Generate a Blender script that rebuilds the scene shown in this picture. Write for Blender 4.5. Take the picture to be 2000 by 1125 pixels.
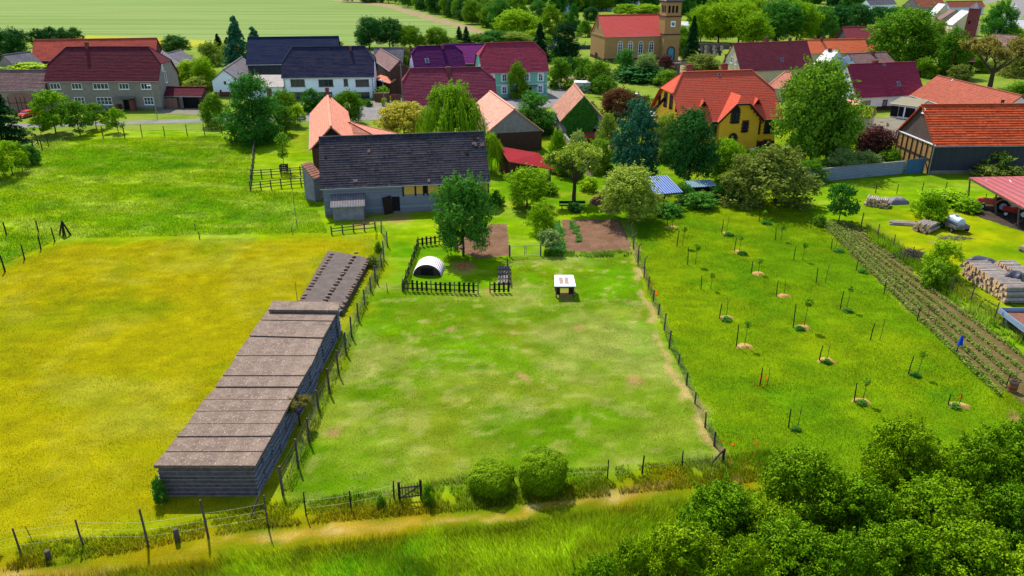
import bpy, math, random
import numpy as np
from mathutils import Vector
R_=math.radians
rnd=random.Random(7)
for o in list(bpy.data.objects): bpy.data.objects.remove(o)
sc=bpy.context.scene; COL=sc.collection
# ------------------------------------------------------------------ camera, sky, sun, exposure
F=1464.; TH=R_(23.7); H=28.
cT,sT=math.cos(TH),math.sin(TH)
cam=bpy.data.cameras.new('camera'); camo=bpy.data.objects.new('camera',cam); COL.objects.link(camo)
cam.sensor_width=36; cam.lens=36*F/2000; cam.clip_start=.5; cam.clip_end=6000
camo.location=(0,0,H); camo.rotation_euler=(R_(90)-TH,0,0); sc.camera=camo
SUN_EL=R_(53); SUN_AZ=R_(-24)
w=bpy.data.worlds.new('World'); sc.world=w; w.use_nodes=True
nt=w.node_tree; sky=nt.nodes.new('ShaderNodeTexSky'); sky.sky_type='NISHITA'; sky.sun_disc=False
sky.sun_elevation=SUN_EL; sky.sun_rotation=SUN_AZ
nt.links.new(sky.outputs[0],nt.nodes['Background'].inputs[0]); nt.nodes['Background'].inputs[1].default_value=.175
sl=bpy.data.lights.new('sun','SUN'); sl.energy=4.8; sl.angle=R_(.53); sl.color=(1,.935,.82)
so=bpy.data.objects.new('sun',sl); COL.objects.link(so)
sd=Vector((math.sin(SUN_AZ)*math.cos(SUN_EL),math.cos(SUN_AZ)*math.cos(SUN_EL),math.sin(SUN_EL)))
so.rotation_euler=sd.to_track_quat('Z','Y').to_euler(); so.location=(0,0,90)
sc.view_settings.view_transform='Standard'; sc.view_settings.look='None'
sc.view_settings.exposure=.88; sc.view_settings.gamma=1
# ------------------------------------------------------------------ placing: a spot read in the photograph gives a spot on the ground (or at height z)
def ray(px,py):
    x=(px-1000)/F; y=(562.5-py)/F
    return (x,cT+y*sT,-sT+y*cT)
def P(px,py,z=0.):
    d=ray(px,py); t=(z-H)/d[2]; return Vector((d[0]*t,d[1]*t,z))
def proj(p):
    Z=p[2]-H; d=p[1]*cT-Z*sT; u=p[1]*sT+Z*cT
    return (1000+F*p[0]/d,562.5-F*u/d)
def ht(px,base,top):
    Y=P(px,base)[1]; k=(562.5-top)/F
    return (k*Y*cT-Y*sT)/(cT+k*sT)+H
def mpp(px,py): # metres per photo pixel at that ground spot
    Y=P(px,py)[1]; return (Y*cT+H*sT)/F
# ------------------------------------------------------------------ objects
def props(o,label,cat,group=None,kind=None):
    if label: o['label']=label
    if cat: o['category']=cat
    if group: o['group']=group
    o['kind']=kind or 'thing'
    return o
def empty(name,loc,rz,label,cat,group=None):
    o=bpy.data.objects.new(name,None); COL.objects.link(o); o.empty_display_size=.3
    o.location=loc; o.rotation_euler=(0,0,rz); return props(o,label,cat,group)
def copy_tree(o,parent=None):
    c=o.copy(); COL.objects.link(c)
    if parent: c.parent=parent
    for ch in o.children: copy_tree(ch,c)
    return c
class MB:
    def __init__(s): s.v=[];s.f=[];s.uv=[];s.m=[];s.cm=0
    def poly(s,pts,uv=None):
        n=len(s.v); s.v+= [tuple(p) for p in pts]; s.f.append(tuple(range(n,n+len(pts)))); s.uv.append(uv); s.m.append(s.cm)
    def hexa(s,b,t):
        n=len(b)
        s.poly(list(reversed(b))); s.poly(t)
        for i in range(n):
            j=(i+1)%n; s.poly([b[i],b[j],t[j],t[i]])
    def box(s,x0,x1,y0,y1,z0,z1):
        s.hexa([(x0,y0,z0),(x1,y0,z0),(x1,y1,z0),(x0,y1,z0)],[(x0,y0,z1),(x1,y0,z1),(x1,y1,z1),(x0,y1,z1)])
    def tube(s,p,q,r0,r1=None,n=7,cap=True):
        r1=r0 if r1 is None else r1
        p=Vector(p);q=Vector(q);d=(q-p)
        if d.length<1e-6: return
        d.normalize(); a=d.orthogonal().normalized(); b=d.cross(a)
        A=[p+(a*math.cos(6.2832*i/n)+b*math.sin(6.2832*i/n))*r0 for i in range(n)]
        B=[q+(a*math.cos(6.2832*i/n)+b*math.sin(6.2832*i/n))*r1 for i in range(n)]
        for i in range(n):
            j=(i+1)%n; s.poly([A[i],A[j],B[j],B[i]])
        if cap: s.poly(list(reversed(A))); s.poly(B)
    def bar(s,p,q,w,h): # rectangular bar, h vertical
        p=Vector(p);q=Vector(q);d=(q-p).normalized()
        up=Vector((0,0,1)) if abs(d.z)<.95 else Vector((0,1,0))
        a=d.cross(up).normalized()*w/2; b=a.cross(d).normalized()*h/2
        s.hexa([p-a-b,p+a-b,p+a+b,p-a+b][::-1],[q-a-b,q+a-b,q+a+b,q-a+b][::-1])
    def build(s,name,mats,parent=None,loc=None,smooth=False,off=None):
        me=bpy.data.meshes.new(name)
        vs=s.v
        if off is not None: vs=[(x-off[0],y-off[1],z-off[2]) for x,y,z in s.v]
        me.from_pydata(vs,[],s.f)
        uvl=me.uv_layers.new(name='UVMap'); data=np.zeros((len(me.loops),2),'f'); k=0
        for f,uv in zip(s.f,s.uv):
            if uv is None:
                a,b,c=(Vector(vs[f[i]]) for i in (0,1,2)); nrm=(b-a).cross(c-a)
                if nrm.length>0: nrm.normalize()
                if abs(nrm.z)>.8: uv=[(vs[i][0],vs[i][1]) for i in f]
                else:
                    t=Vector((-nrm.y,nrm.x,0)); t=t.normalized() if t.length>0 else Vector((1,0,0))
                    uv=[(t.x*vs[i][0]+t.y*vs[i][1],vs[i][2]) for i in f]
            for q in uv: data[k]=q; k+=1
        uvl.data.foreach_set('uv',data.ravel())
        if not isinstance(mats,(list,tuple)): mats=[mats]
        for m in mats: me.materials.append(m)
        if len(mats)>1: me.polygons.foreach_set('material_index',s.m)
        if smooth: me.polygons.foreach_set('use_smooth',[True]*len(me.polygons))
        o=bpy.data.objects.new(name,me); COL.objects.link(o)
        if parent: o.parent=parent
        if loc is not None: o.location=loc
        return o
def npmesh(name,V,Fc,mat,attrs=None,uv=None):
    me=bpy.data.meshes.new(name); n,k=Fc.shape
    me.vertices.add(len(V)); me.vertices.foreach_set('co',np.ascontiguousarray(V,'f').ravel())
    me.loops.add(n*k); me.loops.foreach_set('vertex_index',Fc.ravel().astype('i'))
    me.polygons.add(n); me.polygons.foreach_set('loop_start',(np.arange(n)*k).astype('i'))
    try: me.polygons.foreach_set('loop_total',np.full(n,k,'i'))
    except Exception: pass
    if attrs:
        for nm,(dom,typ,arr) in attrs.items():
            a=me.attributes.new(nm,typ,dom)
            a.data.foreach_set('color' if 'COLOR' in typ else 'value',np.ascontiguousarray(arr,'f').ravel())
    me.update(calc_edges=True); me.validate()
    if mat: me.materials.append(mat)
    return me
def link(name,me,parent=None):
    o=bpy.data.objects.new(name,me); COL.objects.link(o)
    if parent: o.parent=parent
    return o
# ------------------------------------------------------------------ materials
def lin(c): 
    c=c/255.; return c/12.92 if c<.04045 else ((c+.055)/1.055)**2.4
def C(r,g,b,k=1.): return tuple(min(.95,lin(x)*k) for x in (r,g,b))+(1,)
def newmat(name):
    m=bpy.data.materials.new(name); m.use_nodes=True; n=m.node_tree
    return m,n,n.nodes['Principled BSDF'],n.nodes['Material Output']
def N(n,t,**k):
    x=n.nodes.new(t)
    for a,b in k.items():
        if a.startswith('i_'):
            key=a[2:]; key=int(key) if key.isdigit() else key
            x.inputs[key].default_value=b
        else: setattr(x,a,b)
    return x
def mixc(n,fac,a,b,mode='MIX'):
    x=n.nodes.new('ShaderNodeMix'); x.data_type='RGBA'; x.blend_type=mode
    for s,v in ((0,fac),(6,a),(7,b)):
        if hasattr(v,'is_linked') or isinstance(v,bpy.types.NodeSocket): n.links.new(v,x.inputs[s])
        else: x.inputs[s].default_value=v
    return x.outputs[2]
def maprange(n,v,a,b,c,d):
    x=N(n,'ShaderNodeMapRange'); n.links.new(v,x.inputs[0])
    for i,q in enumerate((a,b,c,d)): x.inputs[i+1].default_value=q
    return x.outputs[0]
def bump(n,bs,h,st,dist=.02):
    b=N(n,'ShaderNodeBump'); b.inputs['Strength'].default_value=st; b.inputs['Distance'].default_value=dist
    n.links.new(h,b.inputs['Height']); n.links.new(b.outputs[0],bs.inputs['Normal'])
def noise(n,co,scale,det=4,rough=.6):
    x=N(n,'ShaderNodeTexNoise'); x.inputs['Scale'].default_value=scale; x.inputs['Detail'].default_value=det; x.inputs['Roughness'].default_value=rough
    n.links.new(co,x.inputs['Vector']); return x.outputs['Fac']
def plain(name,c,rough=.8,var=.25,scale=1.5,metal=0,spec=.12,c2=None,bst=.3):
    m,n,b,o=newmat(name); tc=N(n,'ShaderNodeTexCoord').outputs['Object']
    dark=tuple(x*(1-var) for x in c[:3])+(1,); 
    if c2 is None: c2=tuple(min(1,x*(1+var*.6)) for x in c[:3])+(1,)
    a=noise(n,tc,scale,6,.65); a=maprange(n,a,.3,.7,0,1)
    col=mixc(n,a,dark,c2); f=noise(n,tc,scale*12,3); col=mixc(n,maprange(n,f,.35,.7,0,.35),col,dark)
    n.links.new(col,b.inputs['Base Color']); b.inputs['Roughness'].default_value=rough; b.inputs['Metallic'].default_value=metal
    b.inputs['Specular IOR Level'].default_value=spec
    if bst: bump(n,b,f,bst)
    return m
def tile(name,c1,c2,stain,tw=.24,course=.34,wave=.5,stain_amt=.65,gap=.75):
    m,n,b,o=newmat(name); uv=N(n,'ShaderNodeTexCoord').outputs['UV']
    mp=N(n,'ShaderNodeVectorMath',operation='DIVIDE'); mp.inputs[1].default_value=(tw,course,1); n.links.new(uv,mp.inputs[0])
    fl=N(n,'ShaderNodeVectorMath',operation='FLOOR'); n.links.new(mp.outputs[0],fl.inputs[0])
    fr=N(n,'ShaderNodeVectorMath',operation='FRACTION'); n.links.new(mp.outputs[0],fr.inputs[0])
    wn=N(n,'ShaderNodeTexWhiteNoise',noise_dimensions='2D'); n.links.new(fl.outputs[0],wn.inputs['Vector'])
    col=mixc(n,wn.outputs['Value'],c1,c2)
    big=noise(n,uv,.35,5,.7); col=mixc(n,maprange(n,big,.42,.7,0,stain_amt),col,stain)
    mid=noise(n,uv,2.3,4,.7); col=mixc(n,maprange(n,mid,.5,.75,0,stain_amt*.8),col,stain)
    sp=N(n,'ShaderNodeSeparateXYZ'); n.links.new(fr.outputs[0],sp.inputs[0])
    # joint lines between the tiles of a course and the lap at the foot of each course
    x=maprange(n,sp.outputs[0],.0,.16,gap,1.); y=maprange(n,sp.outputs[1],0,.18,gap*.75,1.)
    mu=N(n,'ShaderNodeMath',operation='MULTIPLY'); n.links.new(x,mu.inputs[0]); n.links.new(y,mu.inputs[1])
    col=mixc(n,1.,col,mu.outputs[0],'MULTIPLY')
    n.links.new(col,b.inputs['Base Color']); b.inputs['Roughness'].default_value=.9; b.inputs['Specular IOR Level'].default_value=.06
    s=N(n,'ShaderNodeMath',operation='SINE'); m2=N(n,'ShaderNodeMath',operation='MULTIPLY'); m2.inputs[1].default_value=6.2832; sp2=N(n,'ShaderNodeSeparateXYZ')
    n.links.new(mp.outputs[0],sp2.inputs[0]); n.links.new(sp2.outputs[0],m2.inputs[0]); n.links.new(m2.outputs[0],s.inputs[0])
    bump(n,b,s.outputs[0],wave,.03)
    return m
def brick(name,c1,c2,mortar,sc_=1.,rough=.85):
    m,n,b,o=newmat(name); uv=N(n,'ShaderNodeTexCoord').outputs['UV']
    t=N(n,'ShaderNodeTexBrick'); n.links.new(uv,t.inputs['Vector']); t.inputs['Scale'].default_value=1.
    t.inputs['Brick Width'].default_value=.26*sc_; t.inputs['Row Height'].default_value=.085*sc_; t.inputs['Mortar Size'].default_value=.012*sc_
    t.inputs['Color1'].default_value=c1; t.inputs['Color2'].default_value=c2; t.inputs['Mortar'].default_value=mortar
    f=noise(n,uv,.8,5,.7); dk=tuple(x*.55 for x in c1[:3])+(1,)
    n.links.new(mixc(n,maprange(n,f,.45,.75,0,.6),t.outputs[0],dk),b.inputs['Base Color']); b.inputs['Roughness'].default_value=rough; b.inputs['Specular IOR Level'].default_value=.08
    bump(n,b,t.outputs['Fac'],-.3,.01)
    return m
def plank(name,c1,c2,w=.16,vert=True,rough=.85,gap=.45):
    m,n,b,o=newmat(name); uv=N(n,'ShaderNodeTexCoord').outputs['UV']
    sp=N(n,'ShaderNodeSeparateXYZ'); n.links.new(uv,sp.inputs[0]); ax=sp.outputs[0 if vert else 1]
    d=N(n,'ShaderNodeMath',operation='DIVIDE'); d.inputs[1].default_value=w; n.links.new(ax,d.inputs[0])
    fl=N(n,'ShaderNodeMath',operation='FLOOR'); fr=N(n,'ShaderNodeMath',operation='FRACT'); n.links.new(d.outputs[0],fl.inputs[0]); n.links.new(d.outputs[0],fr.inputs[0])
    wn=N(n,'ShaderNodeTexWhiteNoise',noise_dimensions='1D'); n.links.new(fl.outputs[0],wn.inputs['W'])
    col=mixc(n,wn.outputs['Value'],c1,c2)
    mp=N(n,'ShaderNodeMapping'); mp.inputs['Scale'].default_value=(9,.8,1) if vert else (.8,9,1); n.links.new(uv,mp.inputs[0])
    g=noise(n,mp.outputs[0],2.,5,.7); dk=tuple(x*.4 for x in c1[:3])+(1,)
    col=mixc(n,maprange(n,g,.45,.75,0,.7),col,dk)
    col=mixc(n,1.,col,maprange(n,fr.outputs[0],0,.14,gap,1.),'MULTIPLY')
    n.links.new(col,b.inputs['Base Color']); b.inputs['Roughness'].default_value=rough
    bump(n,b,maprange(n,fr.outputs[0],0,.12,0,1),.5,.015)
    return m
def foliage(name,c1,c2,trans=.24,rough=.75):
    m,n,b,o=newmat(name); at=N(n,'ShaderNodeAttribute',attribute_name='tint')
    oi=N(n,'ShaderNodeObjectInfo'); col=mixc(n,at.outputs['Fac'],c1,c2)
    hs=N(n,'ShaderNodeHueSaturation'); n.links.new(col,hs.inputs['Color']); n.links.new(maprange(n,oi.outputs['Random'],0,1,.82,1.15),hs.inputs['Value'])
    n.links.new(maprange(n,oi.outputs['Random'],0,1,.515,.488),hs.inputs['Hue'])
    n.links.new(hs.outputs[0],b.inputs['Base Color']); b.inputs['Roughness'].default_value=rough; b.inputs['Specular IOR Level'].default_value=.04
    t=N(n,'ShaderNodeBsdfTranslucent'); n.links.new(mixc(n,1.,hs.outputs[0],(1.25,1.2,.6,1),'MULTIPLY'),t.inputs[0])
    mx=N(n,'ShaderNodeMixShader'); mx.inputs[0].default_value=trans; n.links.new(b.outputs[0],mx.inputs[1]); n.links.new(t.outputs[0],mx.inputs[2]); n.links.new(mx.outputs[0],o.inputs[0])
    return m
def vcol(name,rough=.95,fine=14.,amt=.35,trans=0,bst=.5):
    m,n,b,o=newmat(name); at=N(n,'ShaderNodeAttribute',attribute_name='col'); tc=N(n,'ShaderNodeTexCoord').outputs['Object']
    col=at.outputs['Color']
    if amt:
        f=noise(n,tc,fine,5,.75); g=noise(n,tc,2.2,4,.7)
        dk=mixc(n,1.,col,(.5,.62,.45,1),'MULTIPLY'); lt=mixc(n,1.,col,(1.38,1.32,1.,1),'MULTIPLY')
        col=mixc(n,maprange(n,f,.35,.65,0,1),dk,lt); col=mixc(n,maprange(n,g,.4,.75,0,amt),col,dk)
        if bst: bump(n,b,f,bst,.08)
    n.links.new(col,b.inputs['Base Color']); b.inputs['Roughness'].default_value=rough; b.inputs['Specular IOR Level'].default_value=.0
    if trans:
        t=N(n,'ShaderNodeBsdfTranslucent'); n.links.new(col,t.inputs[0]); mx=N(n,'ShaderNodeMixShader'); mx.inputs[0].default_value=trans
        n.links.new(b.outputs[0],mx.inputs[1]); n.links.new(t.outputs[0],mx.inputs[2]); n.links.new(mx.outputs[0],o.inputs[0])
    return m
def corr(name,c,c2,pitch=.18,rough=.75,spec=.15,axis=0,st=.8,metal=0.):
    m,n,b,o=newmat(name); uv=N(n,'ShaderNodeTexCoord').outputs['UV']; sp=N(n,'ShaderNodeSeparateXYZ'); n.links.new(uv,sp.inputs[0])
    d=N(n,'ShaderNodeMath',operation='MULTIPLY'); d.inputs[1].default_value=6.2832/pitch; n.links.new(sp.outputs[axis],d.inputs[0])
    s=N(n,'ShaderNodeMath',operation='SINE'); n.links.new(d.outputs[0],s.inputs[0])
    g=noise(n,uv,1.3,6,.75); col=mixc(n,maprange(n,g,.4,.7,0,1),c,c2)
    col=mixc(n,1.,col,maprange(n,s.outputs[0],-1,.2,.62,1),'MULTIPLY')
    n.links.new(col,b.inputs['Base Color']); b.inputs['Roughness'].default_value=rough; b.inputs['Specular IOR Level'].default_value=spec; b.inputs['Metallic'].default_value=metal
    bump(n,b,s.outputs[0],st,.03); return m
M={}
M['wood']=plain('weathered_wood',C(118,104,92,.5),.9,.45,3); M['darkwood']=plain('dark_wood',C(62,50,44,.5),.9,.4,3)
M['greywood']=plain('grey_wood',C(150,140,132,.5),.9,.4,4); M['wire']=plain('wire',C(170,175,150,.45),.5,.1,3,metal=.3)
M['wirem']=plain('mesh_wire',C(105,115,95,.5),.6,.1,3); M['glass']=plain('window_glass',C(52,62,78,.6),.12,.3,.8,spec=.8,bst=0)
M['white']=plain('white_paint',C(235,235,235,.85),.5,.06,2); M['black']=plain('black_rubber',C(28,28,30),.7,.2,4)
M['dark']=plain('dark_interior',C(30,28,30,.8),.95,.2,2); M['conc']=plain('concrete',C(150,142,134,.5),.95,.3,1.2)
M['brickred']=brick('red_brick',C(168,84,62,.45),C(140,64,50,.45),C(150,130,118,.45)); M['brickdk']=brick('dark_brick',C(110,62,56,.4),C(92,50,46,.4),C(110,96,90,.4))
M['trunk']=plain('bark',C(96,84,66,.5),.95,.45,5); M['steel']=plain('galvanised_steel',C(178,186,190,.6),.4,.15,3,metal=.6)
# ------------------------------------------------------------------ buildings
def face_frame(h,f):
    L,D,o,g=h.L,h.D,h.o,h.g
    if f=='F': return Vector((g,o,0)),Vector((1,0,0)),Vector((0,-1,0))
    if f=='L': return Vector((g,D-o,0)),Vector((0,-1,0)),Vector((-1,0,0))
    if f=='R': return Vector((L-g,o,0)),Vector((0,1,0)),Vector((1,0,0))
def rp(mb,O,U,S,poly,course,th=.04,slab=.14,uo=0.):
    O=Vector(O);U=Vector(U).normalized();S=Vector(S).normalized();Nn=U.cross(S).normalized()
    ss=[p[1] for p in poly]; s0,s1=min(ss),max(ss)
    def rng(s):
        xs=[]
        for i in range(len(poly)):
            a=poly[i];b=poly[(i+1)%len(poly)]
            lo,hi=min(a[1],b[1]),max(a[1],b[1])
            if lo-1e-6<=s<=hi+1e-6:
                if hi-lo<1e-6: xs+=[a[0],b[0]]
                else: t=(s-a[1])/(b[1]-a[1]); xs.append(a[0]+(b[0]-a[0])*t)
        return min(xs),max(xs)
    n=max(1,int(round((s1-s0)/course))); dc=(s1-s0)/n
    for i in range(n):
        a=s0+dc*i;b=a+dc
        l0,r0=rng(a+1e-4);l1,r1=rng(b-1e-4)
        k=max(1,int((r0-l0)/1.7)); 
        for j in range(k):
            f0,f1=j/k,(j+1)/k; t=th*(1+rnd.uniform(-.25,.3)); t0=th*.12
            q=[(l0+(r0-l0)*f0,a),(l0+(r0-l0)*f1,a),(l1+(r1-l1)*f1,b),(l1+(r1-l1)*f0,b)]
            pt=[O+U*x+S*y for x,y in q]
            uv=[(x+uo,y/dc*course) for x,y in q]
            mb.poly([pt[0]+Nn*t,pt[1]+Nn*t,pt[2]+Nn*t0,pt[3]+Nn*t0],uv)
            mb.poly([pt[0],pt[1],pt[1]+Nn*t,pt[0]+Nn*t],[(x+uo,a/dc*course+.01) for x,y in q])
    top=[O+U*x+S*y-Nn*.003 for x,y in poly]; bot=[p-Nn*slab for p in top]
    mb.poly(list(reversed(bot)))
    for i in range(len(poly)):
        j=(i+1)%len(poly); mb.poly([bot[i],bot[j],top[j],top[i]])
class House:
    def __init__(h,name,label,a,b,ez,R=None,at='b',row=None,pitch=45,hip=(0,0),ins=(0,0),over=.4,gab=.3,mono=False,roof='r',wall='w',course=.34,cat='house',gable=None,W=None,RZ=None,group=None,open_=False,th=.04,rname='roof',plinth=None,ridgecap=True):
        A=P(*a,ez);B=P(*b,ez); h.A=Vector((A.x,A.y,0)); d=B-A; h.L=L=d.length; h.ang=math.atan2(d.y,d.x)
        u=d.normalized(); v=Vector((-u.y,u.x,0)); h.u,h.v=u,v; h.ez=ez
        if W: w_,rz=W,RZ
        elif R:
            E=B if at=='b' else A; r=Vector(ray(*R)); o=Vector((0,0,H))
            t=(E-o).dot(u)/r.dot(u); p=o+r*t; w_=(p-E).dot(v); rz=p.z
        else:
            mid=(A+B)/2; tp=math.tan(R_(pitch)); lo,hi=.2,40
            for _ in range(40):
                w_=(lo+hi)/2; q=mid+v*w_; q.z=ez+w_*tp
                if proj(q)[1]>row: lo=w_
                else: hi=w_
            rz=ez+w_*tp
        h.w=w_; h.rz=rz; h.D=w_ if mono else 2*w_; h.mono=mono; h.o=over; h.g=gab
        tp=(rz-ez)/w_; h.tp=tp; h.pitch=math.degrees(math.atan(tp))
        print('HOUSE',name,label[:34],'L%.1f D%.1f ez%.1f rz%.1f pitch%.0f Y%.0f'%(L,h.D,ez,rz,h.pitch,A.y))
        h.root=empty(name,h.A,h.ang,label,cat,group)
        D_=h.D; sl=math.hypot(w_,rz-ez); c=w_/sl; s=(rz-ez)/sl
        rb=MB()
        hl,hr=hip; il,ir=ins
        front=[(0,0),(L,0),(L,sl*(1-hr)),(L-ir,sl),(il,sl),(0,sl*(1-hl))]
        if hr==0: front=[p for p in front if p!=(L,sl*1)] ; 
        front=[(0,0),(L,0)]+([(L,sl*(1-hr)),(L-ir,sl)] if hr else [(L,sl)])+([(il,sl),(0,sl*(1-hl))] if hl else [(0,sl)])
        rp(rb,(0,0,ez),(1,0,0),(0,c,s),front,course,th)
        if not mono:
            back=[(L-x,y) for x,y in front][::-1]
            rp(rb,(L,D_,ez),(-1,0,0),(0,-c,s),back,course,th,uo=3.3)
            for side,hp,ii in (('L',hl,il),('R',hr,ir)):
                if not hp: continue
                z0=ez+(rz-ez)*(1-hp); wv=w_*hp; hs=math.hypot(ii,rz-z0)
                tri=[(0,0),(2*wv,0),(wv,hs)]
                if side=='R': rp(rb,(L,w_-wv,z0),(0,1,0),(-ii/hs,0,(rz-z0)/hs),tri,course,th)
                else: rp(rb,(0,w_+wv,z0),(0,-1,0),(ii/hs,0,(rz-z0)/hs),tri,course,th)
            if ridgecap:
                rb.bar((il,w_,rz+.05),(L-ir,w_,rz+.05),.3,.14)
                for x0,hp,xe in ((il,hl,0),(L-ir,hr,L)):
                    if hp:
                        z0=ez+(rz-ez)*(1-hp)
                        for sg in (-1,1): rb.bar((x0,w_,rz+.04),(xe,w_+sg*w_*hp,z0+.04),.22,.1)
        h.roof=rb.build(rname,roof,h.root)
        # gutter board along the eave
        gb=MB(); gb.tube((0,-.05,ez-.06),(L,-.05,ez-.06),.06,n=6); gb.build('gutter',M['steel'] if not open_ else M['darkwood'],h.roof)
        if open_: return
        o,g=over,gab; zt=ez+o*tp-.17
        wb=MB(); x0,x1,y0=g,L-g,o; y1=D_-(o if not mono else .05)
        zb=zt if not mono else rz-.2
        wb.poly([(x0,y0,0),(x1,y0,0),(x1,y0,zt),(x0,y0,zt)])
        wb.poly([(x1,y1,0),(x0,y1,0),(x0,y1,zb),(x1,y1,zb)])
        gbm=wb
        for side,hp in (('L',hl),('R',hr)):
            x=x0 if side=='L' else x1
            if mono: pts=[(x,y0,0),(x,y1,0),(x,y1,zb),(x,y0,zt)]
            else:
                zr=rz-.17; low=[(x,y0,0),(x,y1,0),(x,y1,zt),(x,y0,zt)]
                if hp:
                    zh=min(zr,ez+(rz-ez)*(1-hp)+.1); t=min(1,max(0,(zh-zt)/(zr-zt))); up=[(x,y0,zt),(x,y1,zt),(x,y1+(w_-y1)*t,zh),(x,y0+(w_-y0)*t,zh)]
                else: up=[(x,y0,zt),(x,y1,zt),(x,w_,zr)]
                if gable is None and not hp: pts=[low[0],low[1],low[2],up[2],low[3]]
                elif gable is None: pts=[low[0],low[1],low[2],up[2],up[3],low[3]]
                else:
                    pts=low; gbm=MB(); gbm.poly(up if side=='R' else up[::-1]); gbm.build('gable',gable,h.root)
            wb.poly(pts if side=='R' else pts[::-1])
        h.wall=wb.build('wall',wall,h.root)
        if plinth:
            pb=MB(); pm,ph=plinth
            pb.poly([(x0-.04,y0-.04,0),(x1+.04,y0-.04,0),(x1+.04,y0-.04,ph),(x0-.04,y0-.04,ph)])
            pb.poly([(x0-.04,y0-.04,ph),(x1+.04,y0-.04,ph),(x1,y0,ph),(x0,y0,ph)])
            for x,e in ((x0-.04,x0),(x1+.04,x1)):
                pb.poly([(x,y0-.04,0),(x,y1,0),(x,y1,ph),(x,y0-.04,ph)]); pb.poly([(x,y0-.04,ph),(x,y1,ph),(e,y1,ph),(e,y0,ph)])
            pb.build('plinth',pm,h.root)
    def loc(h,p): # world -> local
        d=Vector(p)-h.A; return Vector((d.dot(h.u),d.dot(h.v),p[2]))
    def world(h,x,y,z): return h.A+h.u*x+h.v*y+Vector((0,0,z))
    def pix(h,f,px,py):
        O,T,Nn=face_frame(h,f); Ow=h.world(*O); Tw=h.u*T.x+h.v*T.y; Nw=h.u*Nn.x+h.v*Nn.y
        r=Vector(ray(px,py)); o=Vector((0,0,H)); t=(Ow-o).dot(Nw)/r.dot(Nw); p=o+r*t
        return (p-Ow).dot(Tw),p.z
    def fb(h,mb,f,t0,t1,z0,z1,d0,d1):
        O,T,Nn=face_frame(h,f)
        q=lambda t,z,d:(O+T*t+Nn*d+Vector((0,0,z)))
        mb.hexa([q(t0,z0,d0),q(t1,z0,d0),q(t1,z0,d1),q(t0,z0,d1)][::-1],[q(t0,z1,d0),q(t1,z1,d0),q(t1,z1,d1),q(t0,z1,d1)][::-1])
    def arch(h,mb,f,t,z,r,d0,d1,n=10,inner=0.):
        O,T,Nn=face_frame(h,f); q=lambda a,rr,d:(O+T*(t+math.cos(a)*rr)+Nn*d+Vector((0,0,z+math.sin(a)*rr)))
        for i in range(n):
            a,b=math.pi*i/n,math.pi*(i+1)/n
            if inner: mb.hexa([q(a,inner,d0),q(a,r,d0),q(a,r,d1),q(a,inner,d1)],[q(b,inner,d0),q(b,r,d0),q(b,r,d1),q(b,inner,d1)])
            else: mb.poly([q(0,0,d1) if 0 else O+T*t+Nn*d1+Vector((0,0,z)),q(a,r,d1),q(b,r,d1)])
    def window(h,f,px,py,w,ht_,cols=2,rows=1,frame='white',pane='glass',sur=None,arch=False,name='window',sill=True,fw=.09,label=None,tz=None):
        t,z=h.pix(f,px,py) if tz is None else tz
        a,b,c,d=t-w/2,t+w/2,z-ht_/2,z+ht_/2
        fr=MB(); h.fb(fr,f,a,a+fw,c,d,.0,.07); h.fb(fr,f,b-fw,b,c,d,.0,.07); h.fb(fr,f,a,b,d-fw,d,.0,.072)
        h.fb(fr,f,a,b,c,c+fw,.0,.072)
        for i in range(1,cols): x=a+w*i/cols; h.fb(fr,f,x-.04,x+.04,c+.01,d-.01,.01,.06)
        for i in range(1,rows): y=c+ht_*i/rows; h.fb(fr,f,a+.01,b-.01,y-.03,y+.03,.01,.058)
        if arch: h.arch(fr,f,t,d,w/2,0,.07,inner=w/2-fw); h.fb(fr,f,t-.035,t+.035,d,d+w/2-.02,.01,.06)
        if sill: h.fb(fr,f,a-.1,b+.1,c-.1,c-.002,0,.14)
        fo=fr.build(name,M[frame] if isinstance(frame,str) else frame,h.root)
        if label: fo['label']=label
        pn=MB(); h.fb(pn,f,a+.02,b-.02,c+.02,d-.02,0,.025)
        if arch: h.arch(pn,f,t,d-.02,w/2-.03,0,.024)
        pn.build('pane',M[pane],fo)
        if sur:
            s=MB(); k=.22; h.fb(s,f,a-k,a-.003,c-.1,d,0,.05); h.fb(s,f,b+.003,b+k,c-.1,d,0,.05)
            for zz in np.arange(c,d,.5): h.fb(s,f,a-k-.1,a-k,zz,zz+.25,0,.048); h.fb(s,f,b+k,b+k+.1,zz,zz+.25,0,.048)
            if arch: h.arch(s,f,t,d,w/2+k,0,.05,inner=w/2+.003)
            else: h.fb(s,f,a-k,b+k,d+.003,d+.3,0,.05)
            s.build('surround',sur,fo)
        return fo
    def panel(h,f,x0,y0,x1,y1,mat,name='door',d=.06,label=None,meters=None):
        if meters: t0,z0,t1,z1=meters
        else:
            t0,z1=h.pix(f,x0,y0); t1,z0=h.pix(f,x1,y1)
        m=MB(); h.fb(m,f,min(t0,t1),max(t0,t1),max(0.01,min(z0,z1)),max(z0,z1),0,d); o=m.build(name,mat,h.root)
        if label: o['label']=label
        return o
    def chimney(h,u,v,up,wx=.6,wy=.6,mat='brickred',parent=None,below=1.5,pot=False):
        z=h.ez+min(v,h.D-v if not h.mono else v)*h.tp; m=MB(); m.box(u-wx/2,u+wx/2,v-wy/2,v+wy/2,z-below,z+up)
        m.box(u-wx/2-.05,u+wx/2+.05,v-wy/2-.05,v+wy/2+.05,z+up-.25,z+up-.1); m.box(u-wx*.36,u+wx*.36,v-wy*.36,v+wy*.36,z+up,z+up+.06)
        m.build('chimney',M[mat],h.roof)
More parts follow.
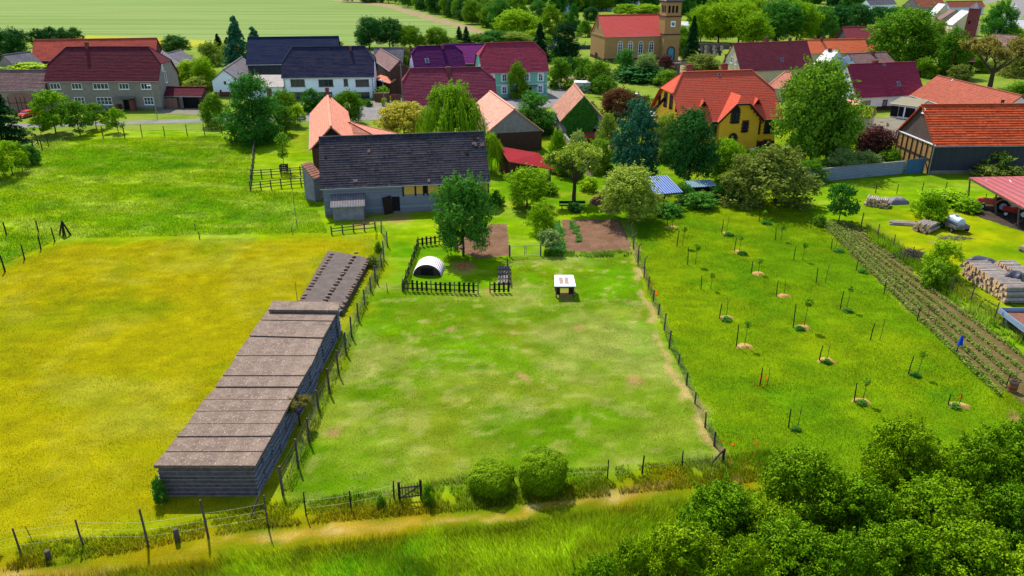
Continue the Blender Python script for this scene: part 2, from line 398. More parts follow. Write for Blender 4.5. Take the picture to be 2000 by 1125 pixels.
    def skylight(h,px,py,w=.8,l=1.1,mat='glass'):
        # on the front slope
        nrm=Vector((0,-math.sin(R_(h.pitch)),math.cos(R_(h.pitch)))); E=h.A+Vector((0,0,h.ez)); nw=h.v*nrm.y+Vector((0,0,nrm.z))
        r=Vector(ray(px,py)); o=Vector((0,0,H)); t=(E-o).dot(nw)/r.dot(nw); p=h.loc(o+r*t)
        U=Vector((1,0,0)); S=Vector((0,math.cos(R_(h.pitch)),math.sin(R_(h.pitch))))
        def bx(m,a,b,d0,d1): 
            q=lambda x,y,d:p+U*x+S*y+nrm*d
            m.hexa([q(-a,-b,d0),q(a,-b,d0),q(a,b,d0),q(-a,b,d0)],[q(-a,-b,d1),q(a,-b,d1),q(a,b,d1),q(-a,b,d1)])
        m=MB(); bx(m,w/2,l/2,.0,.1); f=m.build('skylight',M['steel'],h.root); m=MB(); bx(m,w/2-.08,l/2-.08,.09,.112); m.build('pane',M[mat],f)
# ------------------------------------------------------------------ ground
rng=np.random.default_rng(5)
_lat=rng.random((8,256,256))
def vn(x,y,s,k=0):
    x=np.asarray(x)/s+31.7*k; y=np.asarray(y)/s+17.3*k
    xi=np.floor(x).astype(int); yi=np.floor(y).astype(int); fx=x-xi; fy=y-yi
    fx=fx*fx*(3-2*fx); fy=fy*fy*(3-2*fy); L=_lat[k%8]
    a=L[xi%256,yi%256];b=L[(xi+1)%256,yi%256];c=L[xi%256,(yi+1)%256];d=L[(xi+1)%256,(yi+1)%256]
    return (a*(1-fx)+b*fx)*(1-fy)+(c*(1-fx)+d*fx)*fy
def fbm(x,y,s,k=0,o=4):
    r=0;t=0
    for i in range(o): r=r+vn(x,y,s/2**i,(k+i*3)%8)*.55**i; t+=.55**i
    return r/t
def G(pts): return np.array([tuple(P(*p))[:2] for p in pts])
def inside(x,y,poly):
    r=np.zeros(x.shape,bool); n=len(poly)
    for i in range(n):
        x1,y1=poly[i];x2,y2=poly[(i+1)%n]
        if y1==y2: continue
        c=((y1>y)!=(y2>y))&(x<(x2-x1)*(y-y1)/(y2-y1)+x1); r^=c
    return r
def sdist(x,y,poly):
    d=np.full(x.shape,1e9); n=len(poly)
    for i in range(n):
        x1,y1=poly[i];x2,y2=poly[(i+1)%n]; dx,dy=x2-x1,y2-y1; L=dx*dx+dy*dy+1e-9
        t=np.clip(((x-x1)*dx+(y-y1)*dy)/L,0,1); d=np.minimum(d,np.hypot(x-x1-t*dx,y-y1-t*dy))
    return np.where(inside(x,y,poly),d,-d)
GK=.42
def g3(r,g,b,k=1): return np.array([lin(r),lin(g),lin(b)])*GK*k
Z={}
Z['pad']=G([(-400,1130),(-330,560),(10,520),(120,474),(300,468),(470,466),(600,462),(728,460),(745,520),(690,650),(640,760),(560,955),(520,985),(300,1020),(0,1090)])
Z['lawn']=G([(552,965),(640,790),(690,680),(735,560),(790,560),(990,575),(1000,505),(1232,492),(1290,640),(1400,880),(1405,905),(1180,925),(920,935),(780,965),(600,990)])
Z['mead']=G([(1240,440),(1330,392),(1560,388),(1608,436),(1707,536),(1797,621),(1887,701),(1998,784),(2300,960),(2300,1100),(1430,905),(1400,870),(1310,660),(1245,500)])
Z['fore']=G([(-300,1190),(-100,1125),(300,1085),(700,1030),(1100,1000),(1450,960),(1800,900),(2400,1100),(2400,1600),(-800,1600)])
Z['track']=G([(-200,1150),(100,1110),(500,1035),(900,1000),(1250,965),(1450,935),(1450,948),(1250,985),(900,1022),(520,1062),(150,1130),(-200,1190)])
Z['log']=G([(1660,430),(1690,385),(1900,400),(2300,470),(2300,760),(2020,680),(1860,580),(1730,480)])
Z['mid']=G([(500,250),(-400,260),(-400,160),(2400,120),(2400,330),(1560,380),(1250,420),(1000,380),(940,300),(600,300)])
def gcol(x,y):
    x=np.asarray(x,float);y=np.asarray(y,float)
    wx=x+(vn(x,y,3,1)-.5)*1.6+(vn(x,y,.7,2)-.5)*.5; wy=y+(vn(x,y,3,3)-.5)*1.6+(vn(x,y,.7,4)-.5)*.5
    n1=fbm(x,y,14,0,6);n2=fbm(x,y,4,2,5);n3=fbm(x,y,1.1,4,3);n4=fbm(x,y,7,5,6)
    def mx(a,b,t): t=np.clip(t,0,1)[...,None]; return a*(1-t)+b*t
    sm=lambda v,a,b: np.clip((v-a)/(b-a),0,1)
    # upper meadow as the base
    c=mx(g3(122,172,2),g3(160,190,10),sm(n1,.35,.65)); c=mx(c,g3(172,198,70),sm(n2,.5,.75)*.7); c=mx(c,g3(70,140,5),sm(n4,.55,.8)*.7); wv=fbm(x*.3,y*1.15+x*.12,2.6,1,4); c=mx(c,g3(190,206,74),sm(wv,.54,.72)*.5); c=mx(c,g3(108,164,2),sm(wv,.42,.3)*.4)
    def zone(c,name,col,soft=.6):
        d=sdist(wx,wy,Z[name]); return mx(c,col,sm(d,-soft,soft))
    mid=mx(g3(110,160,20),g3(150,170,40),sm(n1,.3,.7)); mid=mx(mid,g3(190,180,60),sm(n2,.55,.8)*.6)
    c=zone(c,'mid',mid,2)
    pad=mx(g3(162,160,6),g3(182,172,20),sm(n1,.35,.62)); pad=mx(pad,g3(140,158,10),sm(n4,.48,.72)*.75); pad=mx(pad,g3(186,182,62),sm(n2,.5,.75)*.55); pad=mx(pad,g3(178,156,10),sm(fbm(x,y,9,6,4),.55,.8)*.4)
    c=zone(c,'pad',pad,1.8)
    lw=mx(g3(112,154,14),g3(148,168,54),sm(n2,.35,.65)); lw=mx(lw,g3(124,178,4),sm(n4,.5,.66)*.9); lw=mx(lw,g3(146,148,30),sm(fbm(x,y,5,7,4),.55,.75)*.45)
    lw=mx(lw,g3(184,184,112),sm(fbm(x,y,6,3,5),.52,.68)*.42); lw=mx(lw,g3(205,180,135),sm(n3,.7,.85)*sm(n4,.3,.55)*.7)
    lw=mx(lw,lw*np.array([.78,.86,.6]),sm(fbm(x,y*1.3,2.1,2,5),.54,.6)*.6); lw=mx(lw,g3(190,186,110),sm(fbm(x,y*1.4,1.5,0,4),.6,.68)*.4); c=zone(c,'lawn',lw,.7)
    me=mx(g3(116,158,0),g3(142,170,2),sm(n1,.35,.65)); me=mx(me,g3(88,146,4),sm(n2,.5,.8)*.6); me=mx(me,g3(165,180,30),sm(n4,.55,.8)*.6)
    c=zone(c,'mead',me,.3)
    lg=mx(g3(144,172,8),g3(178,184,20),sm(n2,.35,.65)); lg=mx(lg,g3(128,164,12),sm(n4,.5,.7))
    c=zone(c,'log',lg,.8)
    fo=mx(g3(116,170,4),g3(170,196,26),sm(n2,.4,.65)); c=zone(c,'fore',fo,.8)
    # unmown verge along the lower fence, dry with ochre
    d=np.abs(sdist(wx,wy,Z['track'])); ins=sdist(wx,wy,Z['track'])
    vg=mx(g3(170,152,4),g3(122,142,6),sm(n2,.4,.65)); c=mx(c,vg,1-sm(-ins,.6,2.3))
    tr=mx(g3(204,170,70),g3(220,186,124),sm(n3,.4,.7)); tr=mx(tr,g3(160,150,8),sm(fbm(x*.5,y,1.6,1,5),.46,.56)*.9); c=mx(c,tr,sm(ins-.35*n2,-.35,.3))
    # trodden bare strip by the mesh fence, worn spots
    for pl,wd in ((G([(1236,470),(1262,590),(1310,720),(1385,880)]),.35),):
        dd=np.full(x.shape,9.)
        for i in range(len(pl)-1):
            (x1,y1),(x2,y2)=pl[i],pl[i+1]; dx,dy=x2-x1,y2-y1; t=np.clip(((wx-x1)*dx+(wy-y1)*dy)/(dx*dx+dy*dy),0,1); dd=np.minimum(dd,np.hypot(wx-x1-t*dx,wy-y1-t*dy))
        c=mx(c,g3(212,180,130),(1-sm(dd,wd*.4,wd*1.5))*sm(n3,.25,.5)*.8)
    for px,py,r in ((1077,565,.45),(1067,535,.3),(945,570,.6),(1103,575,1.3),(770,425,2.2),(700,440,1.5),(720,432,1.5),(632,395,.8),(905,520,1.8),(655,845,.7),(1010,740,.6),(1240,745,.9),(1130,640,.6),(1985,820,1.0),(1840,480,1.2),(880,640,.5)):
        q=P(px,py); dd=np.hypot(wx-q.x,(wy-q.y)*.8); c=mx(c,g3(198,160,112),(1-sm(dd,r*.35,r))*.85)
    for px,py,r in ((800,610,2.),(850,620,1.6),(920,620,2.2),(985,655,2.4),(840,635,1.2),(1085,640,1.5)):
        q=P(px,py); dd=np.hypot(wx-q.x,(wy-q.y)); c=mx(c,g3(136,145,34),(1-sm(dd,r*.3,r))*.35)
    n5=fbm(x*.55,y*1.1,.9,6,3); c=c*(.62+.44*n3+.36*n5)[...,None]; c=mx(c,c*np.array([1.25,1.15,1.3]),sm(n5,.58,.75)*.4)
    return np.clip(c,0.003,.9)
def poly_sheet(name,pts,z,mat,step=1.2,jit=.12,label=None):
    out=[]
    n=len(pts)
    for i in range(n):
        a=np.array(pts[i]);b=np.array(pts[(i+1)%n]); L=np.linalg.norm(b-a); k=max(1,min(60,int(L/step)))
        nn=np.array([-(b-a)[1],(b-a)[0]])/max(L,1e-6)
        for j in range(k): out.append(tuple(a+(b-a)*j/k+nn*(rnd.uniform(-jit,jit) if jit else 0)))
    me=bpy.data.meshes.new(name); bm=bmesh.new(); vs=[bm.verts.new((x,y,z)) for x,y in out]; f=bm.faces.new(vs); bmesh.ops.triangulate(bm,faces=[f]); 
    bm.normal_update()
    for f in bm.faces:
        if f.normal.z<0: f.normal_flip()
    bm.to_mesh(me); bm.free(); me.materials.append(mat); o=link(name,me); o['kind']='structure'; return o
import bmesh
def grid_sheet(name,x0,x1,y0,y1,st,z,mat):
    xs=np.arange(x0,x1+st,st);ys=np.arange(y0,y1+st,st); X,Y=np.meshgrid(xs,ys); nx,ny=len(xs),len(ys)
    V=np.stack([X.ravel(),Y.ravel(),np.full(X.size,z)],1); i=np.arange((ny-1)*(nx-1)); r=i//(nx-1); c_=i%(nx-1); a=r*nx+c_
    Fc=np.stack([a,a+1,a+nx+1,a+nx],1); col=gcol(X.ravel(),Y.ravel()); rgba=np.concatenate([col,np.ones((len(col),1))],1)
    return npmesh(name,V,Fc,mat,{'col':('POINT','FLOAT_COLOR',rgba)})
MG=vcol('grass_ground')
o=link('ground',grid_sheet('ground',-75,85,20,134,.28,0,MG)); o['kind']='structure'
# village ground, further off
def zmat(name,c1,c2,c3,scale=.12,fine=3.):
    m,n,b,o=newmat(name); tc=N(n,'ShaderNodeTexCoord').outputs['Object']
    col=mixc(n,maprange(n,noise(n,tc,scale,6,.65),.4,.6,0,1),c1,c2); col=mixc(n,maprange(n,noise(n,tc,scale*5,5,.7),.5,.75,0,.8),col,c3)
    f=noise(n,tc,fine,4,.75); col=mixc(n,maprange(n,f,.35,.65,0,.5),col,tuple(x*.55 for x in c3[:3])+(1,))
    n.links.new(col,b.inputs['Base Color']); b.inputs['Roughness'].default_value=.95; b.inputs['Specular IOR Level'].default_value=.02; bump(n,b,f,.5,.1); return m
k=GK
MV=zmat('village_grass',C(112,160,30,k),C(150,178,50,k),C(185,180,90,k))
poly_sheet('village_green',[(-3500,100),(3500,100),(3500,5000),(-3500,5000)],-.02,MV,jit=0,step=1e9)
poly_sheet('village_green_front',[(-3500,-200),(3500,-200),(3500,140),(-3500,140)],-.03,MV,jit=0,step=1e9)
# crops: pale field with drill lines
m,n_,b,o=newmat('crop_field'); tc=N(n_,'ShaderNodeTexCoord').outputs['Object']
mp=N(n_,'ShaderNodeMapping'); mp.inputs['Scale'].default_value=(.05,1,1); mp.inputs['Rotation'].default_value=(0,0,.05); n_.links.new(tc,mp.inputs[0])
col=mixc(n_,maprange(n_,noise(n_,mp.outputs[0],.12,6,.6),.4,.62,0,1),C(136,166,74,k*1.),C(162,184,104,k*1.))
col=mixc(n_,maprange(n_,noise(n_,tc,.9,5,.8),.4,.7,0,.5),col,C(120,150,60,k*.72)); sp=N(n_,'ShaderNodeSeparateXYZ'); n_.links.new(tc,sp.inputs[0]); mm=N(n_,'ShaderNodeMath',operation='MULTIPLY_ADD'); n_.links.new(sp.outputs[0],mm.inputs[0]); mm.inputs[1].default_value=.06; n_.links.new(sp.outputs[1],mm.inputs[2])
fm=N(n_,'ShaderNodeMath',operation='PINGPONG'); n_.links.new(mm.outputs[0],fm.inputs[0]); fm.inputs[1].default_value=12.; col=mixc(n_,maprange(n_,fm.outputs[0],.35,1.1,.75,0),col,C(112,140,60,k))
n_.links.new(col,b.inputs['Base Color']); b.inputs['Roughness'].default_value=.95; b.inputs['Specular IOR Level'].default_value=.03; MFIELD=m
fl=[tuple(P(*p))[:2] for p in ((-900,95),(165,78),(400,92),(560,92),(700,90),(920,84),(955,66),(880,40),(790,12),(660,-6))]
fl=[(-1500,fl[0][1])]+fl[1:]+[(fl[-1][0]-60,1600),(-2500,1600)]
poly_sheet('crop_field',fl,-.012,MFIELD,jit=.6,step=8)
MYEL=zmat('flowering_strip',C(200,205,40,k),C(214,210,60,k),C(170,190,50,k)); 
poly_sheet('flowering_strip',G([(-300,84),(165,69),(290,73),(420,80),(470,88),(440,93),(300,88),(165,80),(-300,97)]),-.008,MYEL,jit=.3,step=5)
MDIRT=zmat('dirt',C(205,178,140,k),C(188,160,120,k),C(150,150,90,k),.3,4)
poly_sheet('field_track',G([(655,-2),(760,8),(860,36),(925,52),(955,66),(948,72),(905,56),(850,43),(755,14),(648,0)]),-.004,MDIRT,jit=.5,step=5)
MASPH=zmat('road_surface',C(196,190,186,k*.85),C(176,172,170,k*.85),C(160,154,148,k*.85),.3,6)
MCOB=brick('cobbles',C(186,174,166,k*.8),C(160,150,144,k*.8),C(120,114,104,k*.8),1.3)
MPAV=zmat('paving',C(200,186,168,k*.8),C(180,170,150,k*.8),C(150,150,110,k*.8),.5,5)
road=G([(-400,246),(60,241),(250,236),(420,231),(560,226),(700,208),(760,205),(860,196),(985,186),(1075,163),(1092,160),(1112,186),(1110,200),(1060,212),(985,215),(860,222),(760,234),(690,236),(560,238),(420,238),(250,243),(60,249),(-400,257)])
poly_sheet('road',road,.006,MASPH,jit=.05,step=2)
poly_sheet('road_bend',G([(1070,160),(1095,158),(1180,150),(1330,128),(1345,116),(1322,112),(1310,126),(1175,142),(1085,150)]),.002,MDIRT,jit=.2,step=2)
poly_sheet('farm_pavement',G([(310,210),(405,211),(408,222),(380,224),(300,222)]),.004,MPAV,jit=.1,step=1)
poly_sheet('front_pavement',G([(718,196),(800,196),(800,206),(700,207)]),.01,MPAV,jit=.1,step=1)
poly_sheet('courtyard_paving',G([(1700,232),(1800,225),(1800,262),(1755,275),(1700,262),(1680,245)]),.004,MPAV,jit=.2,step=1)
poly_sheet('church_path',G([(1318,122),(1340,120),(1345,148),(1322,150)]),.012,MDIRT,jit=.2,step=1)
poly_sheet('highway',G([(1925,60),(1972,16),(1980,-8),(1900,-26),(1990,-30),(2040,-8),(2010,22),(1958,64)]),.004,MASPH,jit=.1,step=4)
poly_sheet('side_street',G([(1700,35),(1790,30),(1960,-6),(1960,-1),(1800,38),(1705,42)]),.006,MASPH,jit=.1,step=4)
MSOIL=zmat('garden_soil',C(172,134,108,k),C(146,110,84,k),C(118,88,64,k),.6,7); MSOIL2=zmat('potato_soil',C(152,134,86,k),C(130,112,66,k),C(96,84,48,k),.6,7)
poly_sheet('soil_bed_by_mesh_fence',G([(1096,430),(1150,428),(1212,430),(1232,478),(1231,490),(1170,493),(1108,492)]),.004,MSOIL,jit=.12,step=.4)
poly_sheet('soil_bed_by_tree',G([(958,438),(990,438),(995,498),(985,500),(935,505),(900,492),(880,482),(905,462),(930,460)]),.004,MSOIL,jit=.15,step=.4)
poly_sheet('soil_under_saplings',G([(1600,436),(1655,432),(1720,478),(1800,545),(1870,595),(1935,645),(2010,700),(2100,760),(2100,850),(1990,782),(1880,700),(1790,620),(1700,535)]),.004,MSOIL2,jit=.25,step=.5)
MNET=zmat('mown_green',C(52,130,80,k*.8),C(64,140,70,k*.8),C(60,110,60,k*.7),1.,6)
poly_sheet('vegetable_bed',G([(1078,436),(1093,430),(1106,490),(1075,492)]),.006,MNET,jit=.06,step=.4)
poly_sheet('lane_by_ivy_barn',G([(1183,236),(1200,232),(1215,300),(1185,300)]),.004,MDIRT,jit=.2,step=.6)
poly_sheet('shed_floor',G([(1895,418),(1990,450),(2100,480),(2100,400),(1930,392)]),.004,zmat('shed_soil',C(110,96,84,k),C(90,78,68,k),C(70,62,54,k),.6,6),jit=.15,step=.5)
# ------------------------------------------------------------------ grass as real blades
MBL=vcol('grass_blades',amt=0,trans=.5)
def blades(name,label,poly,dens,h,w,jc=.3,tint=(1,1,1),dry=0,avoid=(),lean=.5,clump=None,cat='grass',colf=None):
    poly=np.array(poly); x0,y0=poly.min(0);x1,y1=poly.max(0); n=int((x1-x0)*(y1-y0)*dens)
    x=rng.uniform(x0,x1,n);y=rng.uniform(y0,y1,n)
    # keep to what the picture can see, with margin
    dd=y*cT+H*sT; vis=(np.abs(x)/dd*F<1120)&(y>25)
    ok=inside(x,y,poly)&vis
    for a in avoid: ok&=~inside(x,y,a)
    if clump is not None: ok&=(vn(x,y,clump[0],6)*.6+vn(x,y,clump[0]/3,3)*.4>clump[1])
    x=x[ok];y=y[ok];n=len(x)
    hh=h*rng.uniform(.5,1.25,n)*(.65+.7*vn(x,y,1.7,5)); a=rng.uniform(0,6.283,n); ww=w*rng.uniform(.6,1.3,n)
    # wind lean shared by neighbours
    la=vn(x,y,5,2)*5+rng.normal(0,.8,n); ll=hh*lean*rng.uniform(.2,1,n)
    V=np.zeros((n,3,3)); V[:,0]=np.stack([x-np.cos(a)*ww,y-np.sin(a)*ww,np.zeros(n)],1); V[:,1]=np.stack([x+np.cos(a)*ww,y+np.sin(a)*ww,np.zeros(n)],1)
    V[:,2]=np.stack([x+np.cos(la)*ll,y+np.sin(la)*ll,hh],1)
    c=(gcol(x,y) if colf is None else colf(x,y))*np.array(tint)*1.55*rng.uniform(1-jc,1+jc,(n,1))
    c=c*(.55+.9*fbm(x,y,1.3,7,3)[:,None]) if h>.25 else c
    if dry:
        d=(rng.random(n)<dry)[:,None]; c=np.where(d,g3(205,185,90)*rng.uniform(.7,1.1,(n,1)),c)
    rgba=np.concatenate([c,np.ones((n,1))],1)
    me=npmesh(name,V.reshape(-1,3),np.arange(n*3).reshape(n,3),MBL,{'col':('FACE','FLOAT_COLOR',rgba)})
    o=link(name,me); props(o,label,cat,None,'stuff'); print('BLADES',name,n); return o
FORE=G([(-300,1175),(0,1140),(330,1110),(560,1075),(900,1035),(1220,995),(1480,965),(1480,1250),(-600,1250)])
blades('tall_grass','tall bright green grass below the dirt track at the bottom edge',FORE,640,.5,.017,.5,(1.3,1.36,1.1),.06,lean=.7)
blades('meadow_grass','lush ankle-high grass of the young orchard behind the mesh fence',Z['mead'],150,.12,.02,.18,(1.1,1.08,1.),.01)
blades('verge_grass','green and dry unmown verge along the lower wire fence',G([(-200,1075),(0,1062),(290,1040),(520,985),(790,955),(920,925),(1180,912),(1405,893),(1500,880),(1560,930),(1450,945),(1250,962),(900,998),(500,1033),(100,1105),(-200,1145)]),330,.3,.02,.45,(.8,.9,.8),.08,clump=(1.6,.3),lean=.5)
blades('upper_meadow_grass','long bright green grass of the upper left meadow',G([(-250,520),(-250,300),(60,290),(110,272),(430,266),(490,285),(490,372),(605,376),(640,455),(600,455),(120,466),(10,515)]),60,.2,.04,.3,(.88,.9,.88),.02,clump=(3.,.2))
blades('paddock_grass','short yellowing grass of the lower left paddock',Z['pad'],110,.06,.02,.3,(.85,.85,.85),.04)
blades('lawn_grass','short patchy grass of the central paddock',Z['lawn'],130,.05,.018,.3,(.85,.85,.85),.04)
# ------------------------------------------------------------------ houses
kR=.72
T_=dict(
 dred=tile('dark_red_tiles',C(112,46,54,kR),C(94,38,46,kR),C(82,44,56,kR)),
 orange=tile('orange_tiles',C(208,96,72,kR),C(182,80,64,kR),C(150,70,66,kR)),
 brownt=tile('brown_tiles',C(150,118,110,kR),C(124,96,92,kR),C(96,78,80,kR)),
 slate=tile('grey_slates',C(112,108,116,kR),C(94,90,100,kR),C(140,132,130,kR),.3),
 navy=tile('blue_black_tiles',C(44,50,78,kR),C(34,38,64,kR),C(76,66,78,kR)),
 navy2=tile('dark_blue_tiles',C(34,48,80,kR),C(28,40,70,kR),C(50,56,76,kR)),
 black=tile('weathered_black_tiles',C(66,64,72,kR),C(48,46,54,kR),C(98,90,90,kR),.3,.33,stain_amt=.5),
 purple=tile('purple_tiles',C(96,34,90,kR),C(78,28,74,kR),C(70,28,70,kR),stain_amt=.3),
 purp2=tile('plum_tiles',C(130,50,116,kR),C(116,42,104,kR),C(116,50,98,kR),stain_amt=.2),
 wine=tile('wine_red_tiles',C(138,60,76,kR),C(120,52,66,kR),C(108,56,72,kR),.3,.42,stain_amt=.35),
 rose=tile('rose_red_tiles',C(158,60,76,kR),C(136,50,66,kR),C(120,60,80,kR),.3,.42,stain_amt=.4),
 salmon=tile('salmon_tiles',C(226,150,122,kR),C(208,132,106,kR),C(190,120,104,kR),.3,.4,stain_amt=.4,gap=.6),
 pale=tile('faded_pink_tiles',C(228,172,150,kR),C(206,146,122,kR),C(196,132,116,kR),.3,.4,stain_amt=.5),
 oldt=tile('old_mossy_tiles',C(200,140,116,kR),C(170,114,92,kR),C(120,110,96,kR),.26,.36,stain_amt=.7),
 church=tile('bright_red_tiles',C(216,92,84,kR),C(200,80,74,kR),C(206,96,86,kR),.22,.3,stain_amt=.3,gap=.9),
 villa=tile('vermilion_tiles',C(214,94,68,kR),C(200,84,60,kR),C(184,98,80,kR),.24,.32,stain_amt=.3,gap=.85),
 mauve=tile('mauve_stained_tiles',C(164,76,80,kR),C(144,62,68,kR),C(116,56,64,kR),.26,.34,stain_amt=.5),
 vorange=tile('new_orange_tiles',C(238,124,82,kR),C(228,112,70,kR),C(214,110,76,kR),.28,.36,stain_amt=.2),
 magenta=tile('magenta_red_tiles',C(152,54,72,kR),C(138,48,66,kR),C(130,58,74,kR),.28,.36,stain_amt=.25),
 rust=tile('rust_brown_tiles',C(176,98,76,kR),C(156,84,66,kR),C(134,76,64,kR),.28,.36,stain_amt=.4),
 barn=tile('burnt_orange_tiles',C(214,94,52,kR),C(186,74,42,kR),C(156,70,48,kR),.36,.42,stain_amt=.4,gap=.6),
 white=tile('white_roof_sheets',C(240,238,236,.6),C(230,226,224,.6),C(220,214,210,.6),1.,1.2,stain_amt=.1,gap=.95))
W_=dict(
 stucco=plain('grey_brown_render',C(158,146,130,.7),.95,.18,1.2), white=plain('white_render',C(235,238,242,.92),.9,.06,.8), pink=plain('pinkish_render',C(190,160,146,.6),.95,.25,1.),
 lav=plain('pale_render',C(226,214,214,.85),.9,.06,1.), green=plain('mint_green_render',C(128,196,168,.8),.9,.06,.8), yellow=plain('warm_yellow_render',C(255,188,52,.85),.9,.1,1.2),
 grey=plain('rough_grey_plaster',C(182,162,160,.6),.95,.3,2.5), dirty=plain('stained_render',C(150,146,150,.7),.95,.35,1.5), cream=plain('cream_render',C(224,206,160,.7),.9,.15,1.),
 brick=M['brickred'], church=brick('yellow_brick',C(206,160,98,.62),C(186,140,84,.62),C(170,140,100,.6)), brown=brick('brown_brick',C(126,84,66,.5),C(100,66,54,.5),C(90,74,66,.5)),
 tim=plank('bluish_boards',C(150,156,172,.6),C(120,126,144,.6),.17,False), darkp=plank('dark_vertical_boards',C(54,62,72,.5),C(40,46,54,.5),.2,True), brownp=plank('brown_gable_boards',C(104,74,62,.5),C(80,58,50,.5),.2,True),
 clay=brick('timbered_brick',C(216,172,104,.55),C(196,150,90,.55),C(170,130,90,.55)), lblue=plain('light_blue_render',C(198,212,228,.8),.9,.08,1.),
 ivy=foliage('ivy_leaves',C(30,100,50,.35),C(60,140,60,.35)), redp=plank('red_gate_boards',C(150,84,78,.5),C(128,70,66,.5),.2,True), sand=plank('sandy_gate_boards',C(196,142,118,.5),C(176,124,102,.5),.25,True))
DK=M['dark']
# left farmstead
h=House('gatehouse','gatehouse with mottled brown roof and arched wooden gate at the left edge',(-40,178),(87,176),ht(40,219,177),row=137,pitch=42,roof=T_['brownt'],wall=W_['pink'],cat='gatehouse')
t,z=h.pix('F',45,214); g=MB(); O,T,Nn=face_frame(h,'F')
h.fb(g,'F',t-2.4,t+2.4,.02,2.9,0,.05); n=12
for i in range(n):
    a,b=math.pi*i/n,math.pi*(i+1)/n; q=lambda a:(O+T*(t+math.cos(a)*2.4)+Nn*.05+Vector((0,0,2.9+math.sin(a)*.8)))
    g.poly([O+T*t+Nn*.05+Vector((0,0,2.9)),q(a),q(b)])
gd=g.build('gate',W_['sand'],h.root); g=MB()
for x in (-2.3,-.8,.0,.8,2.3): h.fb(g,'F',t+x-.05,t+x+.05,.02,2.95,.05,.09)
h.fb(g,'F',t-2.4,t+2.4,1.7,1.8,.09,.11); g.build('gate_frame',M['darkwood'],gd)
h=House('farmhouse','long grey-brown farmhouse with dark red half-hipped roof',(85,160),(309,159),ht(200,216,160),row=91.5,pitch=47,hip=(.5,.5),ins=(3.,3.),roof=T_['dred'],wall=W_['stucco'],plinth=(M['conc'],.6))
for x,c,w_ in ((108,3,2.),(150,3,2.),(197,4,3.),(242,3,1.9),(285,3,1.9)): h.window('F',x,168.5,w_,1.15,c)
for x,c,w_ in ((119,2,1.5),(156,3,2.),(204,4,3.),(291,3,1.9)): h.window('F',x,197,w_,1.5,c,2)
h.panel('F',240,195,255,214,DK,'door'); t,z=h.pix('F',246,189); m=MB(); h.fb(m,'F',t-2,t+2,z-.1,z+.05,0,1.6); m.build('porch_roof',M['conc'],h.root)
m=MB(); h.fb(m,'F',t-2.,t-1.2,0.02,1.2,.1,1.6); m.build('porch_wall',W_['brick'],h.root); m=MB(); h.fb(m,'F',t+.9,t+1.8,.02,2.2,.1,1.2); m.build('porch_wall',W_['brick'],h.root)
h.chimney(h.L*.32,h.D*.5,.9); h.chimney(h.L*.1,h.D*.62,.8)
for x in (137,200,262):
    pass
for py in (132,128): h.window('R',316,py,.6,1.2,1)
h.window('R',323,150,.8,2.2,1); 
h=House('barn','long barn with bright orange-red roof behind the farmhouse',(60,119),(304,114),4.2,row=76,pitch=42,roof=T_['orange'],wall=W_['brown'],cat='barn')
House('shed','small slate-roofed outbuilding behind the vine at far left',(-30,140),(32,137),3.,row=119,pitch=35,roof=T_['slate'],wall=W_['grey'],cat='outbuilding')
House('shed','slate-roofed outbuilding touching the orange barn beside the vine',(35,136),(88,128),3.4,row=104,pitch=42,roof=T_['slate'],wall=W_['grey'],cat='outbuilding')
h=House('garage','low double garage with small red tiled roof and one open door',(317,188),(394,188.5),ht(350,212,188.5),row=170,pitch=33,roof=T_['dred'],wall=W_['brown'],cat='garage',gab=.15)
h.panel('F',321,191,348,211,W_['sand'],'garage_door'); h.panel('F',352,191,391,213,DK,'opening',.03); t,z=h.pix('F',355,212); m=MB(); m.bar((t,h.o-.1,1.2),(t+1.1,h.o-1.,1.2),.08,2.2); m.build('garage_door',M['greywood'],h.root)
House('barn','grey slate barn whose gable end shows right of the farmhouse roof',(344,150),(351,122),3.8,R=(318,99),at='b',roof=T_['slate'],wall=W_['dirty'],cat='barn',gab=.1)
House('shed','small grey slate shed between the round dark tree and the pale bushes',(354,123),(381,115),3.2,R=(354,97),at='b',roof=T_['slate'],wall=W_['dirty'],cat='shed',gab=.1)
h=House('cottage','white cottage with its gable facing the road and grey slate roof',(467,157),(500,130),ht(467,188,157),R=(436,136),at='a',roof=T_['slate'],wall=W_['white'],gab=.25,over=.25,plinth=None)
h.window('L',439.5,162,.45,.7,1,frame='dark',sill=False); h.window('L',431,178,.4,.6,1,frame='dark',sill=False); h.window('L',454,178,.4,.6,1,frame='dark',sill=False); m=MB(); h.fb(m,'L',.0,h.D-2*h.o,.02,1.,0,.05); m.build('plinth',W_['brick'],h.root)
h=House('shed','low shed with pale flat roof between the cottage and the white house',(478,170),(553,170),ht(520,196,170),row=146,pitch=12,mono=True,roof=plain('pale_felt',C(196,186,176,.45),.9,.15,.8),wall=W_['white'],cat='shed',th=.01,course=2)
h.panel('F',520,173,532,190,W_['redp'],'door')
h=House('barn','big dark blue-roofed barn behind the white house',(480,127),(662,124),5.4,row=72,pitch=42,roof=T_['navy2'],wall=W_['darkp'],cat='barn')
h=House('farmhouse','white two-storey house with blue-black half-hipped roof',(549,153),(731,150.5),ht(640,194,152),row=91,pitch=46,hip=(.5,.5),ins=(2.1,2.1),roof=T_['navy'],wall=W_['white'],plinth=None)
for x,w_,c in ((581.5,3.,3),(636.5,3.1,3),(707.5,2.9,3)): h.window('F',x,162,w_,1.5,c,frame='greywood')
h.window('F',675.5,161,.9,1.5,1,frame='greywood')
for x in (583,636,709): h.window('F',x,186.5,2.9,1.5,3,frame='greywood')
h.panel('F',671,178,684,196,M['darkwood'],'door')
